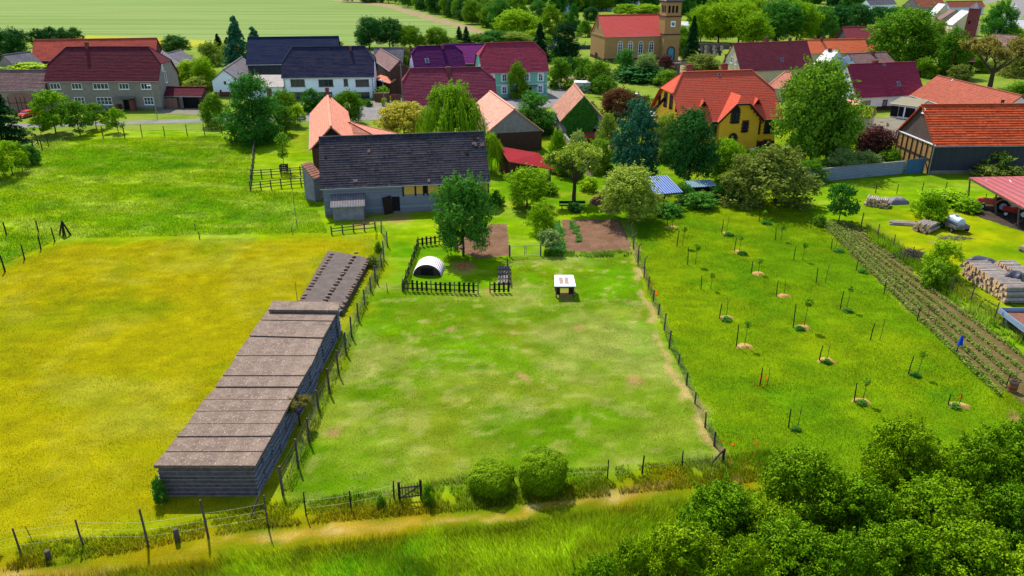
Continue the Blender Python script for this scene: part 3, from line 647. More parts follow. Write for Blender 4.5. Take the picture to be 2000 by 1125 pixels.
h.chimney(h.L*.74,h.D*.45,.7,.5,.5,'brickred'); m=MB(); m.tube((h.L-.5,.25,0),(h.L-.5,.25,h.ez),.07); m.build('downpipe',M['steel'],h.root); m=MB(); m.tube((.5,.25,0),(.5,.25,h.ez),.07); m.build('downpipe',M['steel'],h.root)
h=House('barn','brown brick barn with faded roof running back beside the white house',(720,110),(761,139),5.2,W=2.4,RZ=7.4,roof=T_['brownt'],wall=W_['brown'],cat='barn',over=.2,gab=.1)
h=House('lean_to','small lean-to with pink tiles against the brown brick barn',(731,154),(761,163),2.7,W=1.6,RZ=3.5,mono=True,roof=T_['salmon'],wall=W_['brown'],cat='lean-to',over=.3)
h=House('barn','dark slate barn closing the yard behind the brick gate wall',(728,122),(787,122),ht(770,158,122),row=93,pitch=42,roof=T_['slate'],wall=W_['brown'],cat='barn')
h.panel('F',759,138,770,161,DK,'opening',.04); h.panel('F',771,138,783,161,DK,'opening',.04); h.panel('F',772,139.5,777.5,146,plain('yellow_board',C(230,220,60,.5),.7,.1),'panel',.07)
h=House('house','deep purple tiled house with one roof window, left of the plum-roofed barn',(809,135),(910,131),5.4,row=89.5,pitch=46,hip=(.32,.32),ins=(1.6,1.6),roof=T_['purple'],wall=W_['white'])
h.skylight(834,119,.9,1.3); h.chimney(h.L*.62,h.D*.45,.7,.7,.5,'brickred'); h.chimney(.3,h.D*.62,1.1,.5,.5)
House('barn','barn with bright plum roof between the purple and the green house',(862,124.5),(958,124),4.2,row=85.5,pitch=40,roof=T_['purp2'],wall=W_['darkp'],cat='barn')
h=House('house','low house under a huge wine-red roof in front of the road bend',(789,208),(973,203),3.,row=132.5,pitch=46,hip=(.35,.35),ins=(1.6,2.6),roof=T_['wine'],wall=W_['white'])
h.chimney(h.L*.5,h.D*.46,.7,.9,.6)
h=House('house','mint green two-storey house with rose-red half-hipped roof',(941,144),(1073,140),ht(1065,188,140),row=83,pitch=47,hip=(.42,.42),ins=(2.,2.3),roof=T_['rose'],wall=W_['green'])
for x,y in ((960,153.5),(985,152),(1029,151.5),(1056,151)): h.window('F',x,y,.95,1.5,2,2,sur=M['white'])
for x,y in ((985,176),(1055,174)): h.window('F',x,y,.95,1.5,2,2,sur=M['white'])
h.panel('F',1028,171,1038,187,DK,'door'); t,z=h.pix('F',1036,167); m=MB(); h.fb(m,'F',t-1.5,t+1.5,z-.1,z+.1,0,1.2); m.build('porch_roof',M['conc'],h.root)
m=MB(); 
for zz in (h.ez*.5,): h.fb(m,'F',0,h.L-2*h.g,zz,zz+.12,0,.05)
m.build('band',M['white'],h.root); h.chimney(h.L*.22,h.D*.55,.7,.5,.5,'conc')
h.window('L',939,121,.7,1.2,2)
# front farm
h=House('farmhouse','salmon-tiled house with its ridge running towards the road, chimney at the far end',(606,221),(604.5,293),4.6,R=(646,247),at='b',roof=T_['salmon'],wall=W_['brown'],gable=M['darkwood'],over=.3)
h.chimney(.7,h.D*.5,1.1,.6,.6); h.chimney(1.9,h.D*.56,.5,.3,.3,'conc')
h=House('annex','salmon-tiled annex falling away to the right of the chimney house',(668,284),(768,284),2.4,row=239,pitch=34,hip=(0,1),ins=(0,7.),roof=T_['salmon'],wall=W_['white'],cat='annex')
h=House('barn','big front barn with weathered black tiled roof and bluish board wall',(624.5,369.5),(957.5,355),ht(632,424,369),row=263,pitch=44,roof=T_['black'],wall=W_['tim'],cat='barn',course=.33,over=.25,th=.045)
BARN=h
h.panel('F',765,384,782,413,DK,'opening',.03); t,z=h.pix('F',765,384); m=MB(); m.bar((t+.3,h.o-.05,1.15),(t-.75,h.o-.5,1.05),.07,2.2); m.build('door',M['darkwood'],h.root)
ym=plain('yellow_panel',C(222,172,84,.7),.85,.12,1.5)
for i,(x0,x1) in enumerate(((788,810),(812,826),(835,857),(860,880),(930,953))): 
    y=363-(x0-788)*.045; h.panel('F',x0,y,x1,y+16,ym,'wall_panel',.04)
h.panel('F',826.5,362,834.5,377,DK,'opening',.03)
for x in (787,811,827,834,858,881,905,929,954): m=MB(); t,z=h.pix('F',x,365); h.fb(m,'F',t-.09,t+.09,h.ez-1.4,h.ez+.05,0,.09); m.build('post',M['darkwood'],h.root)
m=MB(); h.fb(m,'F',.0,h.L-2*h.g,.0,.28,0,.05); m.build('plinth',M['conc'],h.root)
# gaps and slipped tiles on the barn roof
pr=R_(h.pitch)
for k in range(15):
    m=MB()
    u,s=rnd.uniform(.5,h.L-.5),rnd.uniform(.3,h.w/math.cos(pr)-.4)
    if k<9: u=h.L-rnd.uniform(.2,1.6); s=h.w/math.cos(pr)-rnd.uniform(.5,2.2)
    if k in (10,11): s=.5
    p=Vector((u,s*math.cos(pr),h.ez+s*math.sin(pr))); nn=Vector((0,-math.sin(pr),math.cos(pr))); U=Vector((1,0,0)).lerp(Vector((0,math.cos(pr),math.sin(pr))),rnd.uniform(-.2,.2)); S=nn.cross(U)
    a,b=rnd.choice(((.14,.18),(.15,.2),(.28,.2)))
    q=lambda x,y,d:p+U*x+S*y+nn*d
    m.hexa([q(-a,-b,.03),q(a,-b,.03),q(a,b,.03),q(-a,b,.03)],[q(-a,-b,.085),q(a,-b,.085),q(a,b,.075),q(-a,b,.075)]); m.build('slipped_tile' if k%2 else 'tile_gap',T_['brownt'] if k%2 else DK,h.roof)

h=House('lean_to','narrow tiled lean-to on the left end of the black-roofed barn',(612,349),(631,343),3.,row=318,pitch=40,mono=True,roof=T_['oldt'],wall=W_['dirty'],cat='lean-to',gab=.05,over=.1)
MC=corr('corrugated_grey',C(150,140,140,.5),C(110,104,110,.5),.3)
h=House('shed','small rendered shed with corrugated grey roof in front of the black-roofed barn',(645,404),(712.5,401),ht(680,432.5,403),row=373,pitch=22,mono=True,roof=MC,wall=W_['dirty'],cat='shed',th=.0,course=5,gab=.2)
h=House('farmhouse','house with faded pink roof and grey plaster gable above brick',(905,222),(946,263),ht(1062,303,265),R=(1005,213),at='b',roof=T_['pale'],wall=W_['brown'],gable=W_['grey'],over=.3,gab=.25)
h.skylight(951,243,.7,1.3)
MRS=plain('red_metal_sheet',C(204,44,58,.5),.8,.12,1.,spec=.1)
LT=[P(994,316,2.3),P(1082,331,2.3),P(1052,300,3.7),P(973,286,3.7)]; o0=Vector((LT[0].x,LT[0].y,0)); r=empty('lean_to',o0,0,'open lean-to with bright red metal roof under the grey plaster gable','lean-to'); q=[p-o0 for p in LT]
m=MB(); m.hexa(q,[p+Vector((0,0,.07)) for p in q]); rf=m.build('roof',MRS,r); m=MB()
for i in range(1,16): f=i/16; m.bar(q[0].lerp(q[1],f)+Vector((0,0,.085)),q[3].lerp(q[2],f)+Vector((0,0,.085)),.03,.03)
m.build('seam',MRS,rf); m=MB(); m.bar(q[0]+Vector((0,-.02,0)),q[1]+Vector((0,-.02,0)),.05,.16); m.bar(q[0]+Vector((-.02,0,.02)),q[3]+Vector((-.02,0,.02)),.05,.16); m.build('edge_board',T_['orange'],rf)
for f in (.05,.5,.95): e=q[0].lerp(q[1],f); e=e.lerp(q[3].lerp(q[2],f),.08); m=MB(); m.bar((e.x,e.y,0),e-Vector((0,0,.02)),.17,.17); m.build('post',M['wood'],r)
m=MB(); a_=q[3].lerp(q[2],.02);b__=q[3].lerp(q[2],.98); m.bar((a_.x,a_.y-.2,a_.z/2-.05),(b__.x,b__.y-.2,b__.z/2-.05),.12,a_.z-.25); m.build('back_wall',M['brickred'],r)
m=MB(); a_=q[0].lerp(q[1],.55);b__=q[0].lerp(q[1],.93); m.bar((a_.x,a_.y+.5,.7),(b__.x,b__.y+.5,.7),.05,1.3); m.build('front_boards',M['wood'],r)
h=House('cottage','old cottage with mossy pink roof and ivy-covered gable',(1079,208),(1094.5,237),ht(1097,273,237),R=(1141,188),at='b',roof=T_['oldt'],wall=W_['dirty'],over=.2,gab=.15)
IVYH=h; h.panel('R',1158,251,1170,264,DK,'opening',.03)
# church
h=House('church','yellow brick church with smooth bright red roof and square clock tower',(1181,72.5),(1306,70),ht(1181,121,72.5),R=(1168,29.5),at='a',roof=T_['church'],wall=W_['church'],over=.3,gab=.2,cat='church',course=.3,th=.02,plinth=(W_['brown'],.9))
for x in (1211,1231,1251,1271.5): h.window('F',x,97,1.5,3.4,2,4,arch=True,fw=.12,name='arched_window')
h.window('L',1168,48,.5,2.2,1,frame='dark',sill=False); h.panel('L',1162.5,102,1166.5,119,DK,'door',.05)
m=MB(); h.fb(m,'L',0,h.D-2*h.o,h.ez-.1,h.ez+.25,0,.12); m.build('cornice',W_['church'],h.root)
fr=P(1324,119); c=h.loc(fr); tw=5.; x1=c.x; x0=x1-tw; y0=c.y; y1=y0+tw; ZT=ht(1318,119,3); ZM=ht(1318,119,32)
print('tower',x0,x1,y0,y1,h.L,ZM)
m=MB(); m.box(x0,x1,y0,y1,0,ZM); m.box(x0+.2,x1-.2,y0+.2,y1-.2,ZM,ZT); tb=m.build('tower',W_['church'],h.root)
m=MB()
for zz in (ht(1318,119,67),ZM,ZT): m.box(x0-.15,x1+.15,y0-.15,y1+.15,zz-.18,zz+.16)
m.build('tower_cornice',W_['brown'],tb)
m=MB()
for k in range(3):
    xx=x0+1.1+k*1.15
    for f in (0,1):
        q=(lambda a,z,d: (xx+a,y0+.2-d,z)) if f==0 else (lambda a,z,d:(x0+.2-d,y0+xx-x0+a,z))
        zc=ht(1318,119,25); zt=ht(1318,119,13); pts=[q(-.36,zc,.03),q(.36,zc,.03),q(.36,zt,.03)]+[q(.36*math.cos(a),zt+.36*math.sin(a),.03) for a in (.6,1.2,1.57,2.,2.6)]+[q(-.36,zt,.03)]
        m.poly(pts if f==0 else pts[::-1])
m.build('belfry_opening',DK,tb)
zc=ht(1318,119,46.5); xx=(x0+x1)/2; m=MB(); m.box(xx-.72,xx+.72,y0-.08,y0,zc-.8,zc+.8); ck=m.build('clock',M['white'],h.root)
m=MB(); nn=20; m.poly([(xx+.5*math.cos(6.2832*i/nn),y0-.1,zc+.5*math.sin(6.2832*i/nn)) for i in range(nn)][::1]); m.build('clock_face',plain('clock_blue',C(60,96,130),.5,.1,bst=0),ck)
m=MB(); m.bar((xx,y0-.12,zc),(xx+.1,y0-.12,zc+.42),.06,.02); m.bar((xx,y0-.12,zc),(xx-.25,y0-.12,zc-.1),.06,.02); m.build('clock_hand',M['white'],ck)
m=MB(); m.box(xx-.9,xx+.9,y0-.05,y0,.02,2.9); m.poly([(xx+.9*math.cos(a),y0-.05,2.9+1.*math.sin(a)) for a in np.linspace(0,math.pi,12)]); dd=m.build('door',plain('door_blue',C(90,160,180,.6),.6,.15),h.root)
m=MB(); nn=12
for i in range(nn):
    a,b=math.pi*i/nn,math.pi*(i+1)/nn; q=lambda a,r,d:(xx+r*math.cos(a),y0-d,2.9+1.08*r*math.sin(a)); m.hexa([q(a,.92,0),q(a,1.25,0),q(a,1.25,.12),q(a,.92,.12)],[q(b,.92,0),q(b,1.25,0),q(b,1.25,.12),q(b,.92,.12)])
m.box(xx-1.25,xx-.92,y0-.12,y0,.0,2.9); m.box(xx+.92,xx+1.25,y0-.12,y0,0,2.9); m.build('door_arch',W_['brown'],dd)
m=MB(); zz=ZT+.16; 
for s in range(4):
    cs=[(x0-.3,y0-.3),(x1+.3,y0-.3),(x1+.3,y1+.3),(x0-.3,y1+.3)]; a,b=cs[s],cs[(s+1)%4]; m.poly([(a[0],a[1],zz),(b[0],b[1],zz),(xx,(y0+y1)/2,zz+4)])
m.build('tower_roof',T_['slate'],tb)
# villa
h=House('villa','ochre-yellow villa with vermilion roof, brown brick window surrounds and gabled front bay',(1329,240),(1531,231.5),ht(1521,292,232),row=139,pitch=45,hip=(.42,.42),ins=(2.5,3.),roof=T_['villa'],wall=W_['yellow'],over=.7,gab=.7,th=.02,course=.32,plinth=(M['brickdk'],1.3))
V_=h; bs=plain('brown_surround',C(120,74,62,.55),.9,.2,3)
for x,y,w_,hh in ((1398,251,1.15,2.),(1476,249,1.15,2.),(1502,247,1.2,2.1)): h.window('F',x,y,w_,hh,2,2,sur=bs,frame='dark')
h.window('F',1398,283,1.,1.1,2,1,sur=bs,frame='dark'); h.window('F',1472,282,.9,.7,1,1,sur=bs,frame='dark'); h.window('F',1497,280,.9,.7,1,1,sur=bs,frame='dark')
for x,y,w_,hh in ((1288.5,195,.5,1.3),(1300,195.5,.9,2.),(1311,200,.9,2.),(1322,209,.5,1.3)): h.window('L',x,y,w_,hh,2 if w_>.6 else 1,2,sur=bs,frame='dark')
# front bay: a cross gable
ta,_=h.pix('F',1401,240); tb_,_=h.pix('F',1478,236); ta+=h.g; tb_+=h.g; d0=-.12; cx=(ta+tb_)/2; W2=(tb_-ta)/2+.45
zE=h.ez-.05; zR=zE+W2*1.0; yb=(zR-h.ez)/h.tp
m=MB(); m.poly([(ta,d0,0),(tb_,d0,0),(tb_,d0,zE+.3),(cx+W2*.28+.1,d0,zE+(zR-zE)*.72-.12),(cx-W2*.28-.1,d0,zE+(zR-zE)*.72-.12),(ta,d0,zE+.3)])
m.poly([(ta,h.o,0),(ta,d0,0),(ta,d0,zE+.3),(ta,h.o,zE+.3)]); m.poly([(tb_,d0,0),(tb_,h.o,0),(tb_,h.o,zE+.3),(tb_,d0,zE+.3)])
bay=m.build('bay_wall',W_['yellow'],h.root)
m=MB(); sl=math.hypot(W2,zR-zE); y_=d0-.6; hb=1.15
for sg in (-1,1):
    U=(0,-sg,0); # eave runs along y
    S=(-sg*W2/sl,0,(zR-zE)/sl); Ln=yb+.0-y_
    # quad from front verge to valley: triangle towards the back
    O=(cx+sg*W2, (y_ if sg<0 else y_),zE)
    if sg>0:
        pts=[(0,0),(Ln*.0+abs(y_)-0.02+0.0,0),(Ln,sl),(hb,sl),(0,sl*(1-hb/W2*.9))]
        rp(m,(cx+W2,y_,zE),(0,1,0),(-W2/sl,0,(zR-zE)/sl),[(0,0),(-y_+.1,0),(Ln,sl),(hb,sl),(0,sl*.72)],.32,.02)
    else:
        rp(m,(cx-W2,yb,zE),(0,-1,0),(W2/sl,0,(zR-zE)/sl),[(yb-.1,0),(Ln,0),(Ln,sl*.72),(Ln-hb,sl),(0,sl)],.32,.02)
zz=zE+(zR-zE)*.72; w3=W2*.28; hs=math.hypot(hb,zR-zz); rp(m,(cx-w3,y_,zz),(1,0,0),(0,hb/hs,(zR-zz)/hs),[(0,0),(2*w3,0),(w3,hs)],.32,.02)
m.build('bay_roof',T_['villa'],h.root)
m=MB()
for sg in (-1,1): m.bar((cx+sg*(W2+.02),y_,zE-.1),(cx+sg*w3,y_,zz-.1),.12,.25)
m.bar((cx-w3,y_-.02,zz-.12),(cx+w3,y_-.02,zz-.12),.1,.2)
for sg in (-1,1):
    for k in range(5): f=k/5; m.bar((cx+sg*(W2-(W2-w3)*f),d0,zE-.45+(zz-zE)*f),(cx+sg*(W2-(W2-w3)*f),y_+.05,zE-.05+(zz-zE)*f),.1,.12)
m.build('bargeboard',M['darkwood'],h.root)
def bw(px,py,w_,hh,arch,nm='window'):
    # windows of the bay: move the face plane forward
    o=h.o; h.o=d0; r=h.window('F',px,py,w_,hh,2,2,sur=bs,frame='dark',arch=arch,name=nm); h.o=o
bw(1436,228,1.05,1.9,True); bw(1455,248,.7,1.5,False); bw(1430,282,1.05,2.2,True,'front_door')
for px,py in ((1374,208),(1479,204)): # two little triangular dormers
    nrm=Vector((0,-math.sin(R_(h.pitch)),math.cos(R_(h.pitch)))); E=h.A+Vector((0,0,h.ez)); nw=h.v*nrm.y+Vector((0,0,nrm.z)); r=Vector(ray(px,py)); o=Vector((0,0,H)); p=h.loc(o+r*((E-o).dot(nw)/r.dot(nw)))
    m=MB(); a=.42; hh=.75; y2=p.y+hh/h.tp+.35; m.poly([(p.x-a,p.y,p.z),(p.x+a,p.y,p.z),(p.x,p.y,p.z+hh)]); dm=m.build('dormer',DK,h.root)
    m=MB(); y0_=p.y-.25
    for sg in (-1,1): m.hexa([(p.x+sg*(a+.25),y0_,p.z-.12),(p.x,y0_,p.z+hh+.12),(p.x,y2,p.z+hh+.12),(p.x+sg*(a+.25),p.y+.3,p.z-.12)],[(p.x+sg*(a+.3),y0_,p.z-.04),(p.x,y0_,p.z+hh+.22),(p.x,y2,p.z+hh+.22),(p.x+sg*(a+.3),p.y+.3,p.z-.04)])
    m.tube((p.x,y0_+.1,p.z+hh+.1),(p.x,y0_+.1,p.z+hh+.7),.06); m.build('dormer_roof',T_['villa'],dm)
h.chimney(h.L*.27,h.D*.68,3.2,1.,.6); h.chimney(h.L*.62,h.D*.68,3.2,1.,.6)
for px,py in ((1393,161),(1313,195)): pass
h.skylight(1404,146,.5,.5,'dark')
m=MB()
for k in range(9): f=k/9; h.fb(m,'L',.3+f*4.5,.42+f*4.5,h.ez-.4+f*2.9,h.ez-.1+f*2.9,0,.5)
m.build('eave_bracket',M['darkwood'],h.root)
h2=House('porch','small glazed porch with flat white roof on the left side of the villa',(1272,226),(1310,226),2.4,row=217,pitch=4,mono=True,roof=plain('white_felt',C(225,222,220,.6),.8,.1),wall=M['darkwood'],cat='porch',th=0,course=9)
# right part of the village
h=House('farmhouse','long low house with mauve stained roof and cream gable behind the villa',(1447,140.5),(1592,134),3.2,R=(1432,84.5),at='a',roof=T_['mauve'],wall=W_['cream'],gab=.15)
h.window('L',1429,117,.9,1.4,2,2); h.window('L',1438,121,.5,1.1,1); h.window('L',1418,117,.5,1.1,1); h.skylight(1527,117); h.chimney(h.L*.44,h.D*.5,1.2,.9,.6); h.chimney(h.L*.76,h.D*.5,.9,.6,.6); h.chimney(.3,h.D*.8,.8,.6,.6)
for x in (1463,1545,1570): h.window('F',x,146,1.,1.1,2)
h=House('barn','long barn with new bright orange roof and one chimney',(1582,104.5),(1700,102),3.6,row=76.5,pitch=40,roof=T_['vorange'],wall=W_['cream'],cat='barn'); h.chimney(h.L*.27,h.D*.45,1.,.6,.6)
House('annex','small orange-roofed annex half hidden by the big round tree',(1699,104),(1745,103),3.2,row=87,pitch=35,roof=T_['vorange'],wall=W_['cream'],cat='annex')
h=House('house','white-roofed house with a roof window in front of the orange barn',(1588,124),(1613,127.5),3.3,R=(1638,100),at='b',roof=T_['white'],wall=W_['lblue'],gab=.1,th=.01); h.skylight(1606,114,.8,1.4); h.chimney(h.L*.4,h.D*.46,.7,.8,.5); h.window('R',1627,120,.7,1.,1,frame='dark')
h=House('barn','barn with light blue gable and speckled brown roof behind the magenta roof',(1673,125),(1748,121),3.8,R=(1656,105),at='a',roof=T_['brownt'],wall=W_['lblue'],cat='barn',gab=.1); h.chimney(h.L*.6,h.D*.4,.8,.9,.6)
House('annex','low annex with pale tiled roof under the white-roofed house',(1600,141),(1648,136),2.4,row=127,pitch=25,mono=True,roof=T_['pale'],wall=W_['cream'],cat='annex')
House('shed','small salmon hipped roof between the villa and the chestnut tree',(1494,171),(1560,176),2.6,row=140,pitch=38,hip=(1,1),ins=(3.,3.),roof=T_['salmon'],wall=W_['cream'],cat='shed')
h=House('house','white house with steep magenta-red roof and two gable windows',(1674,192),(1808,185),ht(1690,219,192),R=(1654,126),at='a',roof=T_['magenta'],wall=W_['lav'],gab=.15,over=.35,plinth=(M['brickdk'],.8))
h.window('L',1638,165,.8,1.3,1,frame='dark'); h.window('L',1654,171,.8,1.3,1,frame='dark'); h.window('F',1692,204,1.7,1.5,2,frame='dark'); h.window('F',1728,202,1.1,1.5,1,frame='dark')
h.skylight(1755,164,.8,1.1); h.skylight(1726,126,.7,.7); h.chimney(h.L*.42,h.D*.53,.9,1.1,.6)
h=House('porch','flat-roofed porch and carport at the right front of the magenta-roofed house',(1738,201),(1794,208),ht(1770,232,204),row=192,pitch=6,mono=True,roof=plain('porch_felt',C(170,160,130,.45),.9,.2,2),wall=W_['lav'],cat='porch',th=0,course=9)
h.panel('F',1742,206,1752,228,DK,'door'); h.panel('F',1757,208,1784,231,DK,'opening',.03); m=MB(); h.fb(m,'F',h.L*.46,h.L*.46+.25,0,h.ez-.2,0,.1); m.build('post',M['white'],h.root)
h=House('shed','small white gabled shed with pale roof between magenta house and villa trees',(1640,205),(1664,213),2.2,W=1.6,RZ=3.5,roof=T_['pale'],wall=W_['lav'],cat='shed',gab=.1,over=.2)
h=House('barn','long rust-brown roofed barn with white gable behind the front right barn',(1777,186),(1932,232),3.,R=(1831,147.5),at='a',roof=T_['rust'],wall=W_['lav'],cat='barn',gab=.1,over=.2)
h.window('R',1958,199,.6,.7,1,frame='dark'); h.skylight(1860,157,.3,.3,'dark')
for x,y in ((1795,197),(1806,200)): h.window('F',x,y,.9,.9,2,frame='dark')
h=House('barn','large front right barn with burnt orange roof and dark board wall',(1824.5,286),(2080,283.5),ht(1813,341,286),R=(1800,204.5),at='a',roof=T_['barn'],wall=W_['darkp'],cat='barn',course=.42,over=.3,gab=.25,gable=W_['brownp'],th=.06)
m=MB(); x=h.g-.04; m.poly([(x,h.o,0),(x,h.o,h.ez+.1),(x,h.D-h.o,h.ez+.1),(x,h.D-h.o,0)]); ew=m.build('end_wall',W_['clay'],h.root)
m=MB(); m.bar((h.g-.1,0,h.ez+.12),(h.g-.1,h.D,h.ez+.12),.1,.16); m.build('verge_board',M['white'],h.root)
m=MB()
for y in np.linspace(h.o+.2,h.D-h.o-.2,8): m.bar((h.g-.08,y,0),(h.g-.08,y,h.ez),.14,.1)
m.bar((h.g-.08,h.o,h.ez*.5),(h.g-.08,h.D-h.o,h.ez*.5),.1,.14); m.bar((h.g-.085,h.o,.2),(h.g-.085,h.o+1.6,h.ez*.5),.1,.14); m.build('timber',M['darkwood'],h.root)
h.window('L',1805,216,.7,.7,1,frame='white',pane='glass'); m=MB(); h.fb(m,'F',0,h.L-.6,0,.5,0,.06); m.build('plinth',M['conc'],h.root)
h.panel('F',1904,318,1918,341,M['brickdk'],'door')
m=MB(); m.tube((.1,.1,0),(.1,.1,h.ez-.1),.06); m.build('downpipe',M['steel'],h.root)
h=House('barn','purple-brown tiled barn at the foot of the red brick tower',(1868,120),(1905,120),3.,row=78,pitch=46,hip=(0,1),ins=(0,1.5),roof=T_['mauve'],wall=M['darkwood'],cat='barn')
House('shed','low brown-roofed shed in front of the dark tree by the red tower',(1908,92),(1960,97),2.5,row=68,pitch=30,roof=T_['brownt'],wall=W_['cream'],cat='shed')
House('barn','dark red roofed barn far back between the lindens and the round tree',(1653,76.5),(1716,76),4.,row=52,pitch=42,roof=T_['mauve'],wall=W_['darkp'],cat='barn')
# red brick tower
q=P(1893,92); hb=ht(1893,92,17); r=empty('brick_tower',q,R_(38),'slender red brick tower with pyramid roof near the main road','tower'); s=2.9
m=MB(); m.box(0,s,0,s,0,hb); m.build('wall',brick('tower_brick',C(176,82,84,.5),C(156,70,74,.5),C(140,90,86,.5)),r)
m=MB(); e=.45
for i in range(4):
    cs=[(-e,-e),(s+e,-e),(s+e,s+e),(-e,s+e)]; a,b=cs[i],cs[(i+1)%4]; m.poly([(a[0],a[1],hb),(b[0],b[1],hb),(s/2,s/2,hb+1.9)])
m.poly([(-e,-e,hb),(-e,s+e,hb),(s+e,s+e,hb),(s+e,-e,hb)]); m.build('roof',T_['slate'],r); m=MB(); m.box(-.03,0,s*.5,s*.5+.7,hb*.6,hb*.6+1.); m.build('opening',DK,r)
# far town
def far(lab,a,b,ez,R,at,roof,wall,**k): return House('house',lab,a,b,ez,R=R,at=at,roof=T_[roof],wall=W_[wall],gab=.1,over=.2,course=.5,th=.02,**k)
far('yellow-gabled house with white roof behind the round tree',(1844,46),(1860,49),4.,(1894,22),'b','white','cream')
far('cream house with white roof left of the yellow-gabled one',(1812,28),(1826,30),4.,(1847,8),'b','white','cream')
far('brown-roofed house in the far street behind the red tower',(1828,36),(1838,38),3.,(1868,19),'b','brownt','pink')
House('barn','far barn with long pink roof at the upper right',(1855,14),(1925,13),4.,row=2,pitch=40,roof=T_['rust'],wall=W_['lblue'],cat='barn')
House('barn','far shed with grey wall behind the white roofs',(1796,14),(1850,12),5.,row=-6,pitch=40,roof=T_['rust'],wall=W_['grey'],cat='barn')
House('house','far house with small red gable over the street',(1782,12),(1806,16),4.,row=4,pitch=40,roof=T_['orange'],wall=W_['grey'])
House('house','far house with dark roof behind the lindens',(1700,10),(1752,8),4.,row=-2,pitch=40,roof=T_['slate'],wall=W_['white'])
House('shed','pale flat-roofed workshop at the end of the far street',(1735,26),(1765,24),3.,row=16,pitch=6,mono=True,roof=T_['white'],wall=W_['white'],cat='workshop')
h=House('house','white house with red sign at the right edge beyond the main road',(1988,58),(2030,56),4.,row=38,pitch=30,roof=T_['white'],wall=W_['white'])
for i,(a,b,r) in enumerate(((1088,1112,-2),(1115,1160,-6),(1165,1215,-6),(1220,1250,-4))):
    House('greenhouse',('solar-panelled long greenhouse at the top edge left','glasshouse with white roof second from the left at the top edge','glasshouse with white roof third from the left at the top edge','short glasshouse with white roof behind the church at the top edge')[i],(a-8,14 if i==0 else 10),(b,14 if i==0 else 10),3.,row=r,pitch=25,roof=corr('solar_sheet',C(150,170,205,.6),C(180,196,220,.6),1.5,.3) if i==0 else T_['white'],wall=W_['lblue'],cat='greenhouse',th=.01,course=3,group='greenhouses at the top edge')
House('shed','long low white building seen between lindens right of the church',(1332,50),(1348,50),3.,row=42,pitch=15,mono=True,roof=T_['white'],wall=W_['white'],cat='shed')
# ------------------------------------------------------------------ trees and shrubs
def leaves(pos,nrm,size,asp=.6,jit=.35):
    n=len(pos); r=rng.normal(0,1,(n,3)); a=np.cross(nrm,r); a/=np.linalg.norm(a,axis=1)[:,None]+1e-9; b=np.cross(nrm,a); b/=np.linalg.norm(b,axis=1)[:,None]+1e-9
    s=(size*rng.uniform(1-jit,1+jit,n))[:,None]; V=np.stack([pos+a*s,pos+b*s*asp,pos-a*s,pos-b*s*asp],1); return V.reshape(-1,3)
def unit(n):
    d=rng.normal(0,1,(n,3)); return d/np.linalg.norm(d,axis=1)[:,None]
def sub(a,b,n,r0,r1,m,bend=.06):
    # a bent tapered limb
    a=np.array(a,float);b=np.array(b,float); pr=a; L=np.linalg.norm(b-a)
    for i in range(1,n+1):
        t=i/n; q=a+(b-a)*t+np.array([rnd.uniform(-1,1)*bend*L*(1-t),rnd.uniform(-1,1)*bend*L*(1-t),math.sin(t*3.14)*bend*L])
        m.tube(pr,q,r0+(r1-r0)*(i-1)/n,r0+(r1-r0)*t,6,cap=False); pr=q
